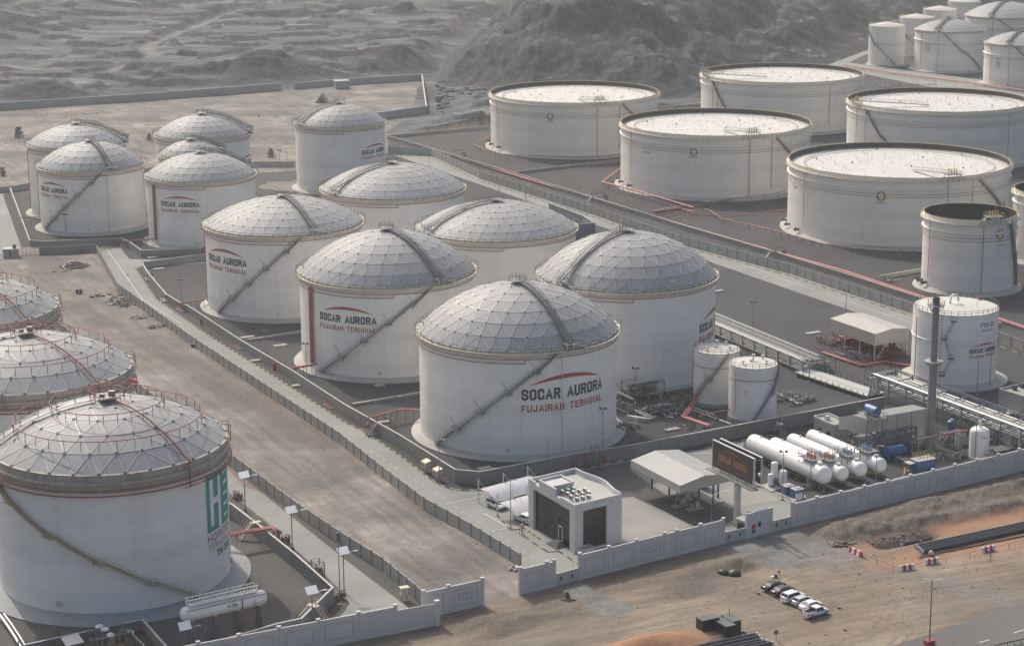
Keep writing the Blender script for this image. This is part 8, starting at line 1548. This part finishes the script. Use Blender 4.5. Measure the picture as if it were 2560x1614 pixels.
# ------------------------------------------------------------------ left terminal kit
pipeline('thick pink triple fire pipes bridging the left basin wall', [Q(7, 1560, 750, 3.4), Q(7, 1760, 712, 3.4), Q(7, 1905, 688, 3.4), Q(7, 1945, 725, 3.2), Q(7, 1945, 800, .5)], 3.4, .2, 'pink_pipe', 5, 'steel_grey', foot=False, extra=((.5, .2, 'red_pipe'), (1.0, .2, 'pink_pipe')))
pipeline('red fire main along the outside of the left basin wall', L(7, (1500, 1512), (1700, 1450), (1940, 1430), (2110, 1390), (2250, 1270), (2350, 1190)), .8, .2, 'red_pipe', 4, foot=False, extra=((.5, .13, 'red_pipe'),))
for k, x, y, lb, ms in ((16, 1290, 880, 'yellow and red valve cage beside the left basin wall', ('orange_paint', 'yellow_paint')), (16, 860, 470, 'dark frame and red elbows where the pink pipes land', ('red_pipe', 'steel_dark')), (7, 1660, 480, 'dark valves and a yellow post on the verge of the left road', ('yellow_paint', 'steel_dark')), (16, 1560, 1200, 'pinkish pipe ends and valves at the rounded kerb', ('pink_pipe', 'steel_grey'))): manifold('valve_cage', lb, Q(k, x, y), 2.6, 1.6, 14, int(x), ms, 1.7, -1.1, rmax=.1, frame=(x == 1290), cat='valve cage')
p = Q(8, 450, 1190); t = thing('switch_cabinet', 'cream roadside cabinet with a yellow top on two posts by the left road', 'cabinet', (p.x, p.y), .4); mb = MB(); mb.box(0, 0, 1.7, 1.3, .8, 1.4); obj('body', mb, 'wall_cap', t); mb = MB(); mb.box(0, -.1, 2.5, 1.7, 1.3, .1); obj('canopy', mb, 'cream_edge', t); mb = MB(); mb.beam((-.5, 0, 0), (-.5, 0, 1), .12); mb.beam((.5, 0, 0), (.5, 0, 1), .12); obj('leg', mb, 'steel_grey', t)
p = Q(8, 320, 1075); t = thing('road_sign', 'small blue sign on the panel fence of the left terminal', 'sign', (p.x, p.y), -1.05); mb = MB(); mb.box(0, -.15, 1.6, .9, .06, .9); obj('plate', mb, 'blue_light', t); mb = MB(); mb.tube((0, 0, 0), (0, 0, 2.1), .05, 6); obj('post', mb, 'steel_grey', t)
# raised vessel V-724
vv = thing('raised_vessel', 'white horizontal vessel numbered 724 on tall legs with a railed platform', 'vessel', tuple(Q(7, 1560, 1430))[:2]); a, b = Q(7, 1300, 1290, 5.2), Q(7, 1830, 1168, 5.2); d = (b-a).normalized(); s_ = Vector((d.y, -d.x, 0)); r = 1.3; mb = MB(); n_ = 24; prof = [(-.7*r*cos(PI/2*j/6), r*sin(PI/2*j/6)) for j in range(7)]; LL = (b-a).length; prof += [(LL+.7*r*sin(PI/2*j/6), r*cos(PI/2*j/6)) for j in range(7)]; vs = []
for x, q in prof: vs += [a+d*x+s_*q*cos(2*PI*k/n_)+Vector((0, 0, q*sin(2*PI*k/n_))) for k in range(n_)]
mb.add(vs, [(j*n_+k, j*n_+(k+1) % n_, (j+1)*n_+(k+1) % n_, (j+1)*n_+k) for j in range(len(prof)-1) for k in range(n_)], True); obj('vessel', mb, 'shell_white', vv, True)
mb = MB(); o_ = a+s_*(r+.04)+d*LL*.52+Vector((0, 0, -.35)); vs2, fs2 = text2d('V-724', .03)
def fv(u, v): an = (v-.1)/r; return a+d*(LL*.50+u)+s_*((r+.03)*cos(an))+Vector((0, 0, (r+.03)*sin(an)))
put_text(mb, 'V-724', 1.9, .62, fv, .03); obj('lettering', mb, 'text_dark', vv, True)
for f in (.06, .36, .66, .95):
    p = a.lerp(b, f); mb = MB(); mb.frame(at(p, 2.0), d*.28, s_*.9, Vector((0, 0, 2.0))); obj('leg', mb, 'bund_wall_blue', vv, True); mb = MB(); mb.frame(at(p, 4.1), d*.2, s_*.8, Vector((0, 0, .25))); obj('saddle', mb, 'white_paint', vv, True)
mb = MB(); mb.beam(at(a.lerp(b, -.03), 4.1)+s_*1.2, at(b, 3.4)+s_*1.2, .1); mb.beam(at(a+s_*1.25, 2.2), at(b+s_*1.25, 2.2), .09); mb.path([a+s_*(r*.75+.1)+Vector((0, 0, .9))-d*.2, b+s_*(r*.75+.1)+Vector((0, 0, .9))+d*1.2], .06, 6); mb.path([a.lerp(b, .7)+s_*1.4+Vector((0, 0, 1)), at(a.lerp(b, .7)+s_*1.4, .1)], .1, 6); obj('spray_pipe', mb, 'red_pipe', vv, True)
mb = MB(); zp_ = 6.65; c_ = a.lerp(b, .48); mb.frame(at(c_, zp_), d*LL*.45, s_*.7, Vector((0, 0, .06))); pl_ = obj('platform', mb, 'steel_light', vv, True); mb = MB()
for sg in (-.75, .75):
    for z in (.55, 1.1): mb.beam(at(c_-d*LL*.45+s_*sg, zp_+z), at(c_+d*LL*.45+s_*sg, zp_+z), .14)
    for i in range(11): p = c_+d*LL*(-.45+.09*i)+s_*sg; mb.beam(at(p, zp_), at(p, zp_+1.1), .13)
for e in (-1, 1):
    for z in (.55, 1.1): mb.beam(at(c_+d*LL*.45*e-s_*.75, zp_+z), at(c_+d*LL*.45*e+s_*.75, zp_+z), .07)
obj('handrail', mb, 'white_paint', pl_, True); mb = MB()
for x in (-.25, .25): mb.beam(at(a.lerp(b, .2)+s_*1.5+d*x, 0), at(a.lerp(b, .2)+s_*1.5+d*x, 4), .06)
for i in range(11): mb.beam(at(a.lerp(b, .2)+s_*1.5-d*.25, .35*i+.2), at(a.lerp(b, .2)+s_*1.5+d*.25, .35*i+.2), .05)
mb.tube(at(a.lerp(b, .86)+s_*1.5, 0), at(a.lerp(b, .86)+s_*1.5, 5.6), .07, 6); obj('ladder', mb, 'galvanised', vv, True)
# foam skids at the bottom edge
for i, (x, y, h_, lb) in enumerate(((1080, 560, 3.2, 'rear left'), (1140, 600, 3.4, 'front left'), (1200, 640, 3.0, 'front right'), (1400, 560, 2.2, 'separate right'))):
    p = Q(14, x, y); t = thing('filter_vessel', lb+' white-topped filter vessel at the bottom edge', 'filter vessel', (p.x, p.y), 0, 'filter vessels at the bottom edge'); mb = MB(); mb.tube((0, 0, 0), (0, 0, h_), .7, 18, False); obj('shell', mb, 'steel_grey', t); mb = MB(); mb.sphere((0, 0, h_), .72, 18, 6, .6); obj('dome_head', mb, 'white_paint', t)
manifold('valve_cage', 'orange and yellow valve cages between the filter vessels', Q(14, 1180, 640), 6.5, 3.5, 34, 51, ('orange_paint', 'yellow_paint', 'steel_grey'), 3.0, rmax=.12, frame=True, cat='valve cage')
manifold('valve_cage', 'rusty red valves left of the small sun shade at the bottom edge', Q(14, 450, 640), 7, 2.5, 26, 52, ('red_pipe', 'orange_paint', 'steel_dark'), 1.6, rmax=.12, frame=True, cat='valve cage')
t = thing('sun_shade', 'small pale sun shade roof at the bottom edge', 'sun shade', tuple(Q(14, 770, 600))[:2]); mb = MB(); pr = [Q(14, 655, 485, 2.8), Q(14, 840, 440, 2.8), Q(14, 905, 530, 2.8), Q(14, 710, 575, 2.8)]; mb.prism([tuple(p)[:2] for p in pr], 2.7, 2.8); obj('roof', mb, 'canvas', t, True); mb = MB()
for p in pr: mb.beam(at(p, 0), at(p, 2.7), .1)
obj('post', mb, 'steel_grey', t, True)
for (pts, lb, m_) in ((L(14, (0, 290), (80, 400), (165, 530), (230, 640)), 'double white pipeline running down the left edge', 'white_paint'), (L(14, (1290, 470), (1470, 430), (1560, 450), (1700, 620)), 'rusty red pipes inside the inner bund corner', 'red_pipe')): pipeline(lb, pts, .9, .26 if m_ == 'white_paint' else .15, m_, 4, foot=False, extra=((.75, .2 if m_ == 'white_paint' else .12, m_),))
pipeline('pale bent overhead pipe above the filter vessels', [Q(14, 1270, 420, 2.8), Q(14, 1370, 395, 2.8), Q(14, 1540, 560, 2.8), Q(14, 1600, 640, 2.8)], 2.8, .14, 'galvanised', 3, foot=False)

# loose stones on the open ground
R0 = random.Random(77); sb2 = MB()
for i in range(1500):
    if i < 600: p = Q(9, R0.uniform(-900, 2300), R0.uniform(860, 1500))
    elif i < 1150:
        f = R0.random(); p = Vector((1, 356, 0)).lerp(Vector((-130, 636, 0)), f)+Vector((-.9, -.45, 0))*R0.uniform(1, 24)*(R0.random() if f < .9 else 1)
    else: p = Q(1, R0.uniform(-100, 2600), R0.uniform(790, 1080))
    s_ = R0.uniform(.05, .13)*(1 if i < 1150 else 2.2)*(1+1.2*(R0.random() < .03)); vs = [(p.x+R0.uniform(.5, 1.2)*s_*x, p.y+R0.uniform(.5, 1.2)*s_*y, R0.uniform(.6, 1.1)*s_*z-.04) for x in (-1, 1) for y in (-1, 1) for z in (0, 1.1)]; sb2.add(vs, [(0, 1, 3, 2), (4, 6, 7, 5), (0, 4, 5, 1), (2, 3, 7, 6), (0, 2, 6, 4), (1, 5, 7, 3)])
o = obj('loose_stones', sb2, 'rubble'); tag(o, 'small loose stones strewn over the open dirt and sand', 'stones'); o['kind'] = 'stuff'
